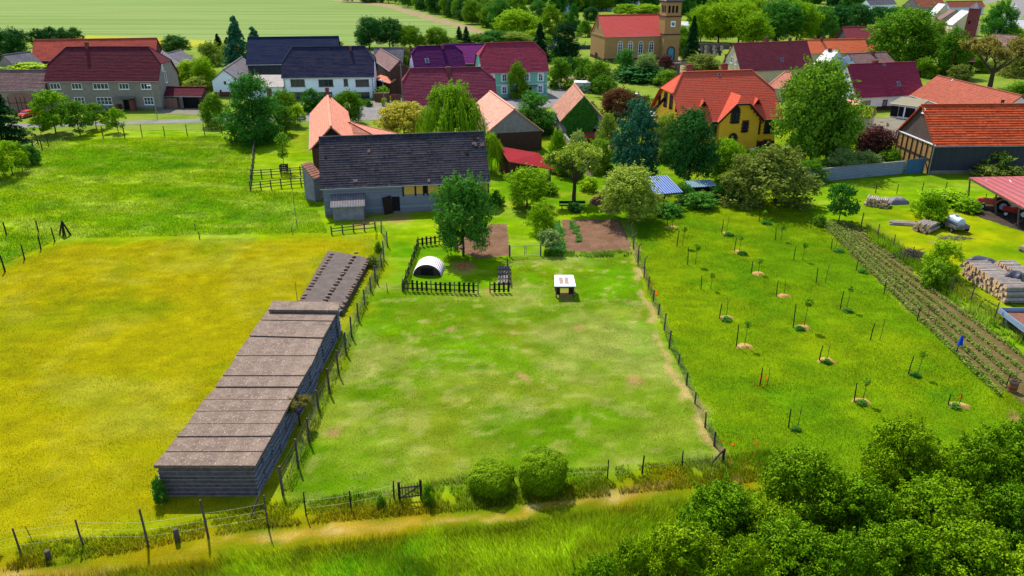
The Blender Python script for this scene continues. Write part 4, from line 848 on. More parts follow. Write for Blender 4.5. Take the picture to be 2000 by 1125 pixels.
def lobed(n,nl,zb,rmin,rmax,size,shape,asp=.6,top_bias=.25,fill=.12,spray=.1,limbs=9,trunk=.022,leafn=1.25):
    cs=[];t=0
    while len(cs)<nl and t<9000:
        t+=1; z=rnd.uniform(zb,1); R=shape((z-zb)/(1-zb)); a=rnd.uniform(0,6.283); q=R*math.sqrt(rnd.uniform(.25,1))
        r=rnd.uniform(rmin,rmax); c=np.array([math.cos(a)*max(0,q-r*.5),math.sin(a)*max(0,q-r*.5),min(z,1-r*.75)])
        if all(np.linalg.norm((c-o[0])*np.array([1,1,1.2]))>.5*min(r,o[1]) for o in cs): cs.append((c,r,rnd.random()))
    w_=np.array([c[1]**2 for c in cs]); k=rng.choice(len(cs),n,p=w_/w_.sum()); cc=np.array([c[0] for c in cs])[k]; rr=np.array([c[1] for c in cs])[k]; tn=np.array([c[2] for c in cs])[k]
    # every lobe carries knots of twigs on its outside, leaves sit round the knots
    ncl=max(8,int(n/len(cs)/26)); sd0=unit(len(cs)*ncl).reshape(len(cs),ncl,3); kr=rng.uniform(.2,.42,(len(cs),ncl)); kt=rng.random((len(cs),ncl)); ko=rng.uniform(.62,.98,(len(cs),ncl)); kk=rng.integers(0,ncl,n)
    sd_=sd0[k,kk]; d2=unit(n); inn=rng.random(n)<fill; pos=cc+(sd_*(rr*ko[k,kk])[:,None]+d2*(rr*kr[k,kk]*rng.uniform(.8,1.08,n))[:,None])*np.array([1,1,.88])
    # stray sprays that break the outline
    ns=5; spd=unit(len(cs)*ns).reshape(len(cs),ns,3); spd[...,2]=np.abs(spd[...,2])*.9+.1; sl_=rng.uniform(1.15,1.55,(len(cs),ns)); ks=rng.integers(0,ns,n); onsp=rng.random(n)<spray
    spos=cc+spd[k,ks]*(rr*(.8+(sl_[k,ks]-.8)*rng.random(n)))[:,None]+rng.normal(0,1,(n,3))*(rr*.07)[:,None]; pos=np.where(onsp[:,None],spos,pos)
    pos=np.where((inn&~onsp)[:,None],cc+unit(n)*(rr*rng.uniform(.3,.85,n))[:,None],pos); pos[:,2]=np.where(pos[:,2]<.015,.015+rng.random(n)*.05,pos[:,2])
    d=sd_*.45+d2*.9; d/=np.linalg.norm(d,axis=1)[:,None]
    nr=d*leafn+unit(n)*.55+np.array([0,0,.25]); nr/=np.linalg.norm(nr,axis=1)[:,None]; tn=tn*.5+kt[k,kk]*.5
    V=leaves(pos,nr,size*1.22,asp); tint=np.clip(.5*tn+.5*rng.random(n)+.15*(rng.random(n)<.06),0,1)
    m=MB(); h0=zb+.12
    if trunk:
        sub((0,0,-.01),(rnd.uniform(-.03,.03),rnd.uniform(-.03,.03),h0),3,trunk,trunk*.75,m,.03)
        for c,r,_ in sorted(cs,key=lambda c:rnd.random())[:limbs]: sub((0,0,h0-.03-rnd.random()*.05),c,4,trunk*.55,trunk*.12,m)
        sub((0,0,h0-.01),(0,0,min(.85,h0+.4)),4,trunk*.7,trunk*.2,m,.05)
    return V,tint,m
def norm_proto(V,tint,m):
    ex=np.percentile(np.abs(V[:,:2]),98.5); zt=np.percentile(V[:,2],99.6); s=np.array([.5/ex,.5/ex,1/zt]); V=V*s
    m.v=[(x*s[0],y*s[1],z*s[2]) for x,y,z in m.v]
    n=len(tint); me=npmesh('crown',V,np.arange(n*4).reshape(n,4),None,{'tint':('FACE','FLOAT',tint)}); me.materials.append(None)
    if m.f:
        o=m.build('trunk',M['trunk']); tm=o.data; bpy.data.objects.remove(o)
    else: tm=None
    return me,tm
ball=lambda t: .5*math.sqrt(max(.02,1-(2*t-.85)**2*.95)) if t<.95 else .2
dome=lambda t: .5*math.sqrt(max(.03,1-t**2.2)); oval=lambda t: .5*max(.03,math.sin(min(1,max(.0,t*.9+.12))*3.1416))**.7
col_=lambda t: .5*(1-t)**.45*(.65+.35*min(1,t*5)); flat_=lambda t:.5
def spruce(n,drop=.25,wid=1.,lev=26,dens=.85):
    P0=[];Nn=[];TT=[]; m=MB(); m.tube((0,0,-.01),(0,0,.97),.018,.003,6)
    per=n//(lev*9)
    for i in range(lev):
        z=.06+.93*(i/lev)**.92; R=.5*wid*(1-z)**.78+.015; nb=9 if z<.8 else 6; tn=rnd.random()
        for j in range(nb):
            a=rnd.uniform(0,6.283); R2=R*rnd.uniform(.72,1.08); k=max(6,int(per*(.35+.65*R/.5*1.4))); s=np.sqrt(rng.random(k))
            w_=.05*(1-s*.55)*(.35+R/.5)+.004; x=s*R2; y=rng.normal(0,1,k)*w_; zz=z-drop*s**1.5*R2+rng.normal(0,.008,k)-np.abs(y)*.35
            P0.append(np.stack([x*math.cos(a)-y*math.sin(a),x*math.sin(a)+y*math.cos(a),np.maximum(zz,.01)],1))
            dd=np.array([math.cos(a)*.35,math.sin(a)*.35,.9]); Nn.append(np.tile(dd,(k,1))); TT.append(np.clip(.3*tn+.7*rng.random(k),0,1))
    P0=np.concatenate(P0);Nn=np.concatenate(Nn)+unit(len(P0))*.55; Nn/=np.linalg.norm(Nn,axis=1)[:,None]; return leaves(P0,Nn,.022,.42),np.concatenate(TT),m
def willow(n):
    V,t,m=lobed(n//3,18,.42,.1,.17,.013,lambda t:.42*math.sqrt(max(.05,1-t**2)),.4)
    ns=620; a=rng.uniform(0,6.283,ns); q=.5*np.sqrt(rng.uniform(.12,1,ns))*.96; zt=.93-.55*(q/.5)**2.2*.8+rng.normal(0,.03,ns); ln=rng.uniform(.22,.6,ns)*(.5+q)
    # strands gather in curtains
    a=a+.25*np.sin(a*9); k=n*2//3//ns; P0=[];Nn=[];T=[]
    for i in range(ns):
        s=rng.random(k); out=.05*np.sqrt(s); x=(q[i]+out)*math.cos(a[i]);y=(q[i]+out)*math.sin(a[i]); z=zt[i]-ln[i]*s
        P0.append(np.stack([x+rng.normal(0,.006,k),y+rng.normal(0,.006,k),np.maximum(z,.03)],1)); Nn.append(np.tile([math.cos(a[i]),math.sin(a[i]),.25],(k,1))); T.append(np.full(k,.25+.5*rnd.random())+rng.random(k)*.25)
    P0=np.concatenate(P0);Nn=np.concatenate(Nn)+unit(len(P0))*.5;Nn/=np.linalg.norm(Nn,axis=1)[:,None]; kk=len(P0); s=(.016*rng.uniform(.6,1.4,kk))[:,None]
    side=np.cross(Nn,[0,0,1.]); side/=np.linalg.norm(side,axis=1)[:,None]; up=np.array([0,0,1.])+unit(kk)*.25
    V2=np.stack([P0+up*s,P0+side*s*.3,P0-up*s,P0-side*s*.3],1).reshape(-1,3); return np.concatenate([V,V2]),np.concatenate([t,np.concatenate(T)]),m
def open_tree(n,leaf=.013):
    m=MB(); tips=[]
    def br(p,d,L,r,lv):
        q=p+d*L; sub(p,q,3,r,r*.62,m,.07)
        if lv==0: tips.append((p,q)); return
        for _ in range(3 if lv>1 else 4):
            e=d+np.array([rnd.uniform(-1,1),rnd.uniform(-1,1),rnd.uniform(-.15,.75)])*.75; e/=np.linalg.norm(e); br(q,e,L*rnd.uniform(.62,.85),r*.55,lv-1)
    for i in range(5):
        a=i*1.2566+rnd.uniform(-.3,.3); br(np.array([0,0,.26]),np.array([math.cos(a)*.6,math.sin(a)*.6,.75]),.19,.016,3)
    sub((0,0,-.01),(0,0,.28),3,.03,.022,m,.03)
    k=rng.integers(0,len(tips),n); A=np.array([t[0] for t in tips])[k];B=np.array([t[1] for t in tips])[k]; s=rng.random(n)[:,None]; pos=A+(B-A)*s*1.2+rng.normal(0,.022,(n,3)); pos[:,2]=np.maximum(pos[:,2],.15)
    nr=unit(n)+[0,0,.6]; nr/=np.linalg.norm(nr,axis=1)[:,None]; return leaves(pos,nr,leaf,.55),rng.random(n),m
PR={}
def addp(k,*a): PR.setdefault(k,[]).append(norm_proto(*a))
for _ in range(3): addp('round',*lobed(24000,46,.16,.12,.19,.0125,ball,fill=.1))
for _ in range(2): addp('tall',*lobed(24000,48,.03,.1,.16,.012,oval))
for _ in range(3): addp('bush',*lobed(15000,34,.0,.13,.22,.0145,dome,limbs=5,trunk=.012))
for _ in range(3): addp('small',*lobed(7000,22,.26,.11,.18,.018,ball,trunk=.016,limbs=8))
for _ in range(3): addp('hedge',*lobed(46000,54,.0,.085,.16,.0092,dome,trunk=.012,fill=.04,spray=.16,leafn=1.5))
for _ in range(2): addp('low',*lobed(4200,16,.0,.2,.32,.03,dome,trunk=0))
for _ in range(2): addp('spruce',*spruce(20000))
addp('bspruce',*spruce(20000,.5,1.,20)); addp('column',*lobed(22000,80,.0,.08,.14,.011,col_,trunk=.015,leafn=1.5))
addp('yew',*lobed(26000,60,.0,.12,.19,.0105,lambda t:.5*(1-t)**.4*(.75+.25*min(1,t*4)),leafn=1.6,trunk=.015)); addp('willow',*willow(36000))
addp('open',*open_tree(12000,.014)); addp('open2',*open_tree(16000,.012))
def clipped(n):
    d=unit(n); p=3.2; q=np.abs(d)**p; rad=.5/(q.sum(1))**(1/p); pos=d*rad[:,None]; kn=unit(160); near=(d@kn.T).max(1)
    bz=(vn(d[:,0]*4+9,d[:,1]*4+d[:,2]*5,.55,3)-.5)*.13+(vn(d[:,0]*4+3,d[:,2]*4+d[:,1]*3,.22,5)-.5)*.08
    pos=pos*(1+bz+(near-.965)*2.2+rng.normal(-.01,.035,n)*(1+3*(rng.random(n)<.07)))[:,None]+[0,0,.5]; pos[:,2]=np.maximum(pos[:,2],.01)
    nr=d*1.1+unit(n)*.6+[0,0,.2]; nr/=np.linalg.norm(nr,axis=1)[:,None]; m=MB(); m.tube((0,0,0),(0,0,.5),.02,.01,6)
    return leaves(pos,nr,.017,.65),np.clip(.35*rng.random(n)+.65*vn(d[:,0]*4,d[:,1]*4+d[:,2]*3,.3,1),0,1),m
addp('clipped',*clipped(20000)); addp('clipped',*clipped(20000))
f=.78
FM=dict(bright=foliage('bright_leaves',C(74,130,5,f),C(172,208,25,f)), mid=foliage('mid_green_leaves',C(42,104,10,f),C(128,166,31,f)), deep=foliage('deep_green_leaves',C(24,90,24,f),C(96,156,48,f)),
 dark=foliage('dark_leaves',C(16,66,24,f),C(66,124,46,f),.14), blue=foliage('blue_spruce_needles',C(16,76,50,f),C(76,140,92,f),.1), conif=foliage('conifer_needles',C(8,46,18,f),C(34,84,30,f),.1),
 pale=foliage('pale_leaves',C(84,122,22,f),C(170,188,70,f)), yellow=foliage('yellow_flowering_leaves',C(160,150,31,f),C(238,218,86,f)), olive=foliage('olive_leaves',C(74,96,24,f),C(146,158,66,f)), silver=foliage('silvery_leaves',C(78,122,53,f),C(182,200,108,f)),
 purple=foliage('purple_leaves',C(50,24,28,f),C(116,66,60,f),.14), redbr=foliage('brown_purple_leaves',C(78,52,36,f),C(140,98,60,f),.14), willow=foliage('willow_leaves',C(72,124,5,f),C(162,198,33,f),.3), far=foliage('far_leaves',C(52,110,21,f),C(142,178,44,f)), hedge=foliage('hedge_leaves',C(24,76,0,f),C(134,170,8,f),.14), flower=foliage('white_blossom',C(240,240,215,.9),C(250,250,235,.9)),
 brown=foliage('young_olive_brown_leaves',C(100,98,40,f),C(162,148,72,f)))
NT=0
def put(kind,mat,q,h,w,label,cat='tree',group=None,name=None,hide_trunk=False,extra=None):
    global NT; NT+=1
    pr=PR[kind][NT%len(PR[kind])]; nm=name or {'spruce':'conifer','bspruce':'conifer','column':'conifer','yew':'yew_tree','bush':'shrub','low':'shrub','clipped':'round_shrub','willow':'willow_tree'}.get(kind,'tree')
    if nm in('shrub','round_shrub') and cat=='tree': cat='shrub'
    r=empty(nm,q,rnd.uniform(0,6.28),label,cat,group)
    cr=link('crown' if cat=='tree' else 'foliage',pr[0],r); cr.scale=(w,w,h)
    cr.material_slots[0].link='OBJECT'; cr.material_slots[0].material=FM[mat]
    if pr[1] and not hide_trunk: tr=link('trunk' if cat=='tree' else 'stem',pr[1],r); tr.scale=(w if kind not in('small','round','tall') else min(w,h),)*2+(h,)
    return r
def T(px,base,top,wpx,kind,mat,label,cat='tree',group=None,**k):
    q=P(px,base); h=max(.3,ht(px,base,top)); return put(kind,mat,q,h,wpx*mpp(px,base)*1.04,label,cat,group,**k)
TREES=[
(6,277,160,92,'spruce','conif','tall dark spruce at the left edge of the picture'),
(109,260,177,70,'small','bright','bright green tree, leftmost of the row along the road'),
(81,263,228,38,'small','bright','small bushy tree in front of the leftmost bright roadside tree'),
(157,263,197,58,'small','mid','loose grey-green tree, second of the roadside row'),
(189,252,202,44,'small','mid','tree with dark trunk in the middle of the roadside row'),
(231,259,210,40,'small','bright','small slender tree, rightmost of the roadside row'),
(3,352,285,52,'small','bright','fruit tree cut by the left edge above the paddock'),
(26,343,276,52,'small','bright','fruit tree standing between two others at the left edge'),
(44,333,280,40,'small','mid','fruit tree next to the dark bush at the left'),
(64,322,284,36,'bush','deep','dark bush at the right end of the left fruit tree row'),
(8,117,58,62,'bush','dark','dark round tree mass behind the slate sheds at far left'),
(38,118,56,52,'bush','dark','dark tree left of the orange-roofed barn'),
(78,92,56,34,'tall','dark','dark tree behind the orange barn, left one of the row'),
(102,92,53,34,'tall','dark','dark tree behind the orange barn, second of the row'),
(126,92,55,34,'tall','dark','dark tree behind the orange barn, third of the row'),
(150,92,54,32,'tall','dark','dark tree behind the orange barn, right one of the row'),
(343,109,69,52,'round','dark','round dark tree standing alone at the field edge'),
(414,128,82,46,'bush','pale','pale rounded shrub below the yellow field strip'),
(445,120,86,44,'bush','pale','pale shrub touching the tall spruces'),
(372,168,117,58,'bush','bright','sunlit yellow-green shrub left of the white cottage'),
(404,172,112,52,'bush','bright','yellow-green shrub whose right edge meets the white cottage'),
(386,178,150,50,'bush','pale','whitish flowering shrub in front of the yellow-green shrubs'),
(429,104,66,24,'spruce','conif','small dark conifer left of the tall spruces'),
(447,106,73,26,'spruce','conif','small dark conifer nearest the tall spruce'),
(470,147,33,60,'spruce','blue','tallest dark spruce behind the white cottage'),
(505,150,54,62,'bspruce','blue','blue spruce with thin pointed top beside the tallest one'),
(500,276,148,108,'yew','deep','large dark green tree on the lawn left of the salmon farmhouse'),
(422,247,183,52,'bush','mid','light green tree with crown down to the road, left of the large lawn tree'),
(557,243,177,52,'round','mid','grey-green tree right of the large lawn tree at the road'),
(608,218,174,42,'tall','deep','teal green slim tree before the white two-storey house'),
(583,248,205,34,'small','bright','small yellow-green tree between road and salmon farmhouse'),
(560,262,208,40,'small','mid','small tree behind the caged sapling'),
(683,240,178,54,'round','mid','rounded tree right of the salmon farmhouse chimney'),
(790,268,200,92,'round','yellow','pale yellow flowering tree left of the willow'),
(885,322,166,128,'willow','willow','big weeping willow behind the black-roofed barn'),
(960,338,262,50,'willow','willow','low willow curtain hanging between barn and red lean-to'),
(905,499,346,106,'round','deep','large dense tree in front of the right end of the black-roofed barn'),
(1029,404,329,82,'round','bright','bright green round tree right of the black-roofed barn'),
(1057,458,394,58,'bush','bright','yellow-green shrub tree left of the vegetable bed'),
(1075,492,449,46,'small','silver','small pale green tree at the garden gate'),
(1121,397,284,104,'open','pale','open-crowned olive tree with visible branches in the garden'),
(1232,430,328,112,'round','pale','yellowish broad tree left of the blue corrugated shed'),
(1240,350,196,84,'column','blue','broad blue-green conifer in the garden centre'),
(1344,362,214,92,'round','dark','dark green tree in front of the left corner of the yellow villa'),
(1411,352,272,62,'round','bright','bright yellow-green tree below the villa door'),
(1512,402,286,150,'bush','olive','wide olive-brown bush right of the dark tree, largest of its kind'),
(1447,398,303,78,'bush','olive','smaller olive bush at the left of the widest one'),
(1298,312,222,58,'bush','pale','light shrub behind the broad conifer against the villa'),
(1186,298,222,44,'bush','pale','light shrub on the left of the broad conifer'),
(1168,334,272,62,'bush','mid','dark shrub between stone wall and broad conifer'),
(1128,312,256,40,'bush','silver','pale shrub growing over the stone wall'),
(1090,318,254,36,'bush','bright','leafy shrub at the ivy cottage corner'),
(1090,338,296,34,'bush','mid','shrub right of the red lean-to roof'),
(1108,345,288,50,'bush','mid','shrub behind the open-crowned olive tree'),
(1042,258,181,86,'yew','deep','dense dark yew between the pink roof and the ivy cottage'),
(1206,237,172,62,'round','redbr','brown-purple tree in front of the parked silver car, left one'),
(1240,236,184,46,'bush','redbr','brown-purple bush under the parked silver car, right one'),
(1009,192,122,38,'tall','mid','slim tree growing in front of the mint green house'),
(1220,152,96,44,'bush','deep','grey-green shrub before the first church window'),
(1262,156,104,56,'bush','silver','silvery shrub before the church windows'),
(1296,155,108,44,'bush','purple','dark purple shrub before the church door'),
(1245,158,128,110,'low','dark','dark low hedge below the church shrubs'),
(1168,178,118,60,'bush','mid','garden shrub below the left corner of the church'),
(1140,164,114,40,'bush','mid','shrub on the lane left of the garden hut'),
(1095,172,114,48,'bush','mid','rounded shrub right of the mint green house'),
(1178,190,146,44,'small','mid','small apple tree right of the garden hut'),
(1112,142,110,26,'low','dark','clipped dark bush on the churchyard lawn'),
(1104,117,44,56,'yew','conif','broad dark yew left of the church'),
(1054,120,46,40,'spruce','conif','dark conifer behind the mint green house'),
(897,88,52,20,'spruce','conif','left one of two dark conifers behind the plum roof'),
(911,88,52,22,'spruce','conif','right one of two dark conifers behind the plum roof'),
(722,94,34,56,'round','dark','big dark tree at the field edge, left half of the pair'),
(762,94,36,54,'round','dark','big dark tree at the field edge, right half of the pair'),
(800,94,50,48,'round','mid','tree with lighter crown right of the dark pair'),
(852,92,53,40,'round','mid','loose tree at the field edge above the purple roof'),
(826,92,70,28,'bush','pale','pale low shrub above the purple roof'),
(878,92,72,44,'bush','mid','low shrub between field and purple roof'),
(934,88,66,44,'bush','mid','shrub where the field track ends'),
(965,92,60,52,'round','deep','dark tree behind the rose-red roof'),
(1003,92,62,64,'round','pale','pale yellowish tree directly behind the rose-red roof'),
(1006,82,19,76,'round','bright','bright round tree standing before the far wood'),
(1075,78,10,46,'tall','mid','tall tree right of the bright round one'),
(1052,50,0,40,'tall','deep','dark tree behind the bright round one'),
(1070,95,68,26,'bush','bright','light shrub between two conifers left of the church'),
(1143,72,40,30,'bush','mid','round bush behind the church gable'),
(1120,60,8,22,'tall','deep','slim tree far behind the churchyard, left one'),
(1154,45,14,28,'round','dark','dark spreading tree far behind the church gable'),
(1108,52,26,40,'bush','mid','low tree far behind the churchyard'),
(1225,30,8,52,'round','bright','bright tree behind the church roof, left'),
(1262,32,8,50,'round','bright','bright tree behind the church roof, right'),
(1349,118,32,34,'spruce','conif','dark narrow spruce right of the church tower'),
(1372,136,106,66,'bush','olive','olive shrub at the graveyard edge'),
(1330,108,72,30,'bush','mid','shrub just right of the church tower'),
(1330,85,50,34,'bush','bright','light green bush behind the church tower'),
(1368,82,11,46,'round','bright','bright linden nearest the church'),
(1403,84,6,66,'round','bright','linden with light crown, second from the church'),
(1442,86,5,70,'round','bright','tall linden above the long mauve roof'),
(1470,90,24,64,'round','bright','linden leaning over the long mauve roof'),
(1515,84,3,80,'round','deep','darker linden with ivy above the mauve roof'),
(1556,82,4,70,'round','bright','bright linden above the orange barn'),
(1597,78,12,56,'round','deep','dark tree behind the orange barn chimney'),
(1632,74,10,52,'round','dark','dark tree between lindens and dark red barn'),
(1672,60,8,50,'round','dark','dark tree behind the dark red barn'),
(1712,52,13,50,'round','dark','dark tree left of the big round tree'),
(1746,46,14,50,'round','deep','tree behind the big round tree, right'),
(1631,76,38,24,'spruce','mid','light green cypress tree at the dark red barn'),
(1590,74,46,40,'bush','pale','pale shrub behind the orange barn'),
(1766,137,18,122,'round','mid','biggest round tree in the village centre at the right'),
(1852,150,56,60,'tall','mid','ivy-clad tree right of the biggest round tree'),
(1824,96,40,40,'bush','olive','yellowish shrub behind the biggest round tree'),
(1944,84,2,54,'tall','deep','tall dark tree right of the red brick tower'),
(1930,180,74,120,'open2','brown','wide thin-leaved tree with brownish crown at the right'),
(1985,150,100,60,'bush','olive','thin olive shrub at the right edge'),
(1985,205,160,60,'bush','mid','green shrub behind the white gable at the right edge'),
(1978,82,52,50,'bush','bright','bright green bushes beside the main road'),
(1583,318,118,134,'round','far','huge chestnut tree hiding the right corner of the villa'),
(1612,316,196,90,'round','mid','lower part tree right of the huge chestnut'),
(1587,318,232,60,'round','bright','bright green young tree in front of the huge chestnut'),
(1545,330,268,44,'bush','mid','green shrub between villa plinth and olive bush'),
(1702,318,246,84,'bush','purple','dark purple shrub beside the half-timbered barn end'),
(1642,338,290,62,'bush','silver','silvery shrub above the block wall, left one'),
(1686,336,296,60,'bush','silver','white-flowering shrub above the block wall, middle one'),
(1738,330,292,46,'bush','mid','ivy shrub above the right end of the block wall'),
(1668,262,236,36,'low','deep','low dark shrub behind the courtyard'),
(1638,432,360,54,'small','deep','small gnarled tree at the top end of the potato field'),
(1600,440,420,26,'low','mid','low weeds at the top corner of the potato field'),
(1811,436,377,66,'bush','bright','yellow-green bush behind the tank cart'),
(1834,540,470,66,'bush','bright','bush beside the fence of the wood yard'),
(1822,560,512,46,'low','mid','weeds under the wood yard bush'),
(1942,338,294,56,'small','pale','pale tree before the dark barn wall'),
(1925,346,322,50,'low','olive','olive shrub under the pale tree, left'),
(1975,346,324,60,'low','olive','olive shrub under the pale tree, right'),
(1850,396,372,90,'low','bright','rank bushes behind the covered heap'),
(1885,412,388,50,'low','bright','rank weeds beside the tractor shed'),
(960,955,911,78,'clipped','hedge','smaller rounded evergreen shrub left of its twin by the lower fence'),
(1060,950,888,84,'clipped','hedge','larger rounded evergreen shrub right of its twin by the lower fence'),
(1124,412,396,30,'low','dark','small clipped bush beside the garden bench'),
(1300,418,395,60,'low','deep','weeds under the blue corrugated shed'),
(1368,405,375,60,'low','deep','weeds in front of the open wood shelter'),
(740,492,472,16,'low','mid','small nettles by the paddock fence corner'),
(728,520,498,22,'low','olive','dry weeds at the corner of the low sheet-covered heap'),
(586,830,775,50,'open','brown','dry bare elder bush leaning on the slab stacks'),
(838,984,946,24,'bush','mid','vine growing on the right post of the small wooden gate'),
(745,988,968,20,'low','mid','tuft of weeds left of the small wooden gate'),
(710,205,196,12,'low','deep','small dark bush at the foot of the white two-storey house, left'),
(721,208,194,14,'low','deep','small dark bush at the foot of the white two-storey house, right'),
(751,207,191,10,'clipped','bright','clipped conical bush beside the street lamp'),
(272,211,192,20,'clipped','deep','clipped dark bush beside the farmhouse door'),
(795,128,92,20,'tall','olive','ivy-clad chimney tree left of the deep purple roof'),
(793,155,108,26,'bush','mid','hanging ivy at the yard beside the utility pole'),
(660,92,78,20,'low','pale','pale bush behind the big dark blue barn'),
(1302,168,137,54,'bush','mid','round shrub against the left ridge end of the villa roof'),
(1226,206,176,40,'bush','mid','shrub on the garden lawn behind the brown-purple tree'),
(1150,226,198,34,'bush','olive','shrub between garden hut and ivy cottage'),
(1262,212,186,26,'low','mid','low shrub right of the silver car'),
(1135,200,184,22,'low','bright','low plants before the garden hut'),
(1620,268,202,74,'bush','mid','shrub behind the chestnut next to the white shed'),
(1560,200,160,46,'bush','mid','bush behind the villa corner under the chestnut'),
(1802,150,112,50,'bush','mid','bush under the biggest round tree, right'),
(1735,118,86,44,'bush','mid','bush under the biggest round tree, left'),
(1872,158,126,44,'bush','olive','bush beside the ivy-clad tree'),
(1905,140,108,44,'bush','mid','bush in front of the red brick tower'),
(1965,140,104,60,'bush','olive','yellowish bushes beside the thin-leaved tree'),
(1945,210,172,50,'bush','mid','dark bush behind the white gable, left'),
(1992,228,186,44,'bush','deep','dark bush above the front right barn roof'),
(1865,112,84,34,'bush','deep','dark bush left of the red brick tower foot'),
(1788,62,44,40,'bush','deep','hedge behind the biggest round tree'),
(1825,66,48,36,'low','mid','garden green before the far white roofs'),
(1460,160,146,30,'low','deep','dark shrub under the eaves of the mauve-roofed house'),
(1385,160,138,40,'bush','deep','dark shrub between graveyard and villa'),
(1410,168,146,30,'low','mid','low shrub behind the villa ridge'),
(1345,158,142,36,'low','olive','dry shrub behind the villa chimneys'),
(1092,140,112,32,'bush','deep','shrub behind the mint green house corner'),
(1125,132,112,32,'bush','mid','shrub at the churchyard lane'),
(1088,118,92,34,'bush','deep','bush between the two dark conifers'),
(1010,62,30,40,'round','mid','tree between the far wood and the bright round tree'),
(1040,88,58,34,'bush','bright','bright shrub left of the white cabin'),
(1270,240,200,44,'bush','pale','shrub hiding the left wall of the villa'),
(1256,262,226,36,'bush','mid','shrub left of the villa porch'),
(1160,268,240,40,'bush','olive','shrub in front of the red car'),
(1335,395,360,50,'bush','deep','dark bush behind the wood shelter'),
(1420,392,346,60,'bush','deep','dark shrub below the bright young villa tree'),
(1582,352,312,60,'bush','mid','shrub at the left end of the block wall'),
(1478,330,288,40,'low','mid','plants before the villa plinth'),

(1075,380,356,30,'low','mid','herbs right of the bright green round tree'),
(970,402,372,30,'low','deep','nettles at the right barn corner'),
(1150,372,346,36,'low','bright','plants at the end of the stone wall'),
(775,214,196,16,'low','bright','weeds at the foot of the utility pole'),
(415,208,190,26,'low','mid','plants between garage and cottage'),
(340,150,128,30,'bush','mid','bush behind the red garage roof'),
]
for t in TREES: T(*t)
put('low','bright',P(50,136,3.2),1.6,9.5,'bright green vine mound over the slate outbuildings at far left',cat='vine',name='vine')
HED=[(1392,1105,956,160,'leftmost high crown of the bottom right thicket'),(1480,1120,985,140,'thicket crown right of the leftmost one'),(1564,1050,893,185,'thicket crown that rises towards the orchard'),(1666,1090,940,140,'thicket crown below the gap with white blossom'),(1736,1000,836,150,'white-blossomed crown at the top of the thicket'),(1864,1015,858,165,'yellowish crown right of the white-blossomed one'),(1955,990,832,150,'thicket crown at the right edge of the picture, highest'),
(1813,1110,955,200,'large light crown in the middle of the thicket'),(1225,1205,1066,130,'lowest left crown at the bottom edge'),(1330,1180,1028,150,'second crown from the left at the bottom edge'),(1524,1190,1035,190,'dark crown at the bottom edge under the high one'),(1625,1205,1050,170,'crown at the bottom edge left of the shaded hollow'),(1740,1190,1040,160,'crown at the bottom edge in the shaded hollow'),(1860,1200,1045,200,'wide crown at the bottom edge right of the hollow'),(1968,1110,960,170,'crown at the right edge below the highest, dotted with white blossom'),(1975,1230,1070,180,'crown in the bottom right corner of the picture'),(1160,1250,1096,110,'small crown rising from the tall grass at the bottom'),(1430,1240,1065,150,'crown cut by the bottom edge between its neighbours')]
for px,b,t,w_,lab in HED:
    r=T(px,b,t,w_,'hedge','hedge',lab,group='trees of the bottom right thicket')
    if 'white-blossomed' in lab or 'right edge below' in lab:
        n=330 if 'white' in lab else 80; d=unit(n); d[:,2]=np.abs(d[:,2]); pos=d*np.array([.5,.5,.5])*rng.uniform(.9,1.05,(n,1))+[0,0,.52]; nr=d+unit(n)*.3; nr/=np.linalg.norm(nr,axis=1)[:,None]
        me=npmesh('blossom',leaves(pos,nr,.013,.8),np.arange(n*4).reshape(n,4),FM['flower'],{'tint':('FACE','FLOAT',rng.random(n))}); o=link('blossom',me,r); o.scale=r.children[0].scale
# far wood along the field track and behind the village
def wood(n,line,dy,h,label,mats,group,kinds=('round','tall')):
    for i in range(n):
        t=(i+.5)/n*(len(line)-1); k=min(int(t),len(line)-2); fx=t-k; px=line[k][0]+(line[k+1][0]-line[k][0])*fx; py=line[k][1]+(line[k+1][1]-line[k][1])*fx
        q=P(px,py); q.x+=rnd.uniform(-2,2); q.y+=rnd.uniform(0,dy); hh=h*rnd.uniform(.75,1.15); put(rnd.choice(kinds),rnd.choice(mats),q,hh,hh*rnd.uniform(.62,.9),label,'tree',group)
wood(26,[(668,4),(760,6),(850,26),(920,44),(985,62)],6,13,'leafy tree in the front row of the far wood above the field track',('mid','deep','far','bright','dark'),'front row of the far wood')
wood(26,[(700,-8),(800,-4),(880,14),(950,30),(1010,40)],14,15,'crown showing behind the front row of the far wood',('mid','deep','far'),'second row of the far wood')
wood(22,[(800,-20),(900,-12),(1000,4),(1060,16)],20,16,'crown deep in the far wood at the top edge',('mid','deep','far'),'back of the far wood')
wood(30,[(1085,30),(1130,24),(1180,22),(1230,20),(1290,18)],18,12,'tree of the belt in front of the greenhouses',('mid','deep','far','dark'),'belt before the greenhouses')
wood(34,[(1330,30),(1400,14),(1500,6),(1600,8),(1700,20)],26,14,'dark tree of the belt behind the bright lindens',('dark','deep','mid'),'belt behind the lindens')
wood(20,[(1350,62),(1450,56),(1520,52),(1590,50)],10,12,'crown between the lindens and the dark belt',('bright','mid'),'middle lindens')
wood(14,[(1600,-8),(1700,-12),(1800,-16),(1900,-18)],30,11,'small tree among the far houses at the top right edge',('far','deep','mid'),'trees among the far houses')
wood(8,[(1710,36),(1790,34)],6,5,'low tree along the far street',('deep','far'),'trees along the far street',('bush',))
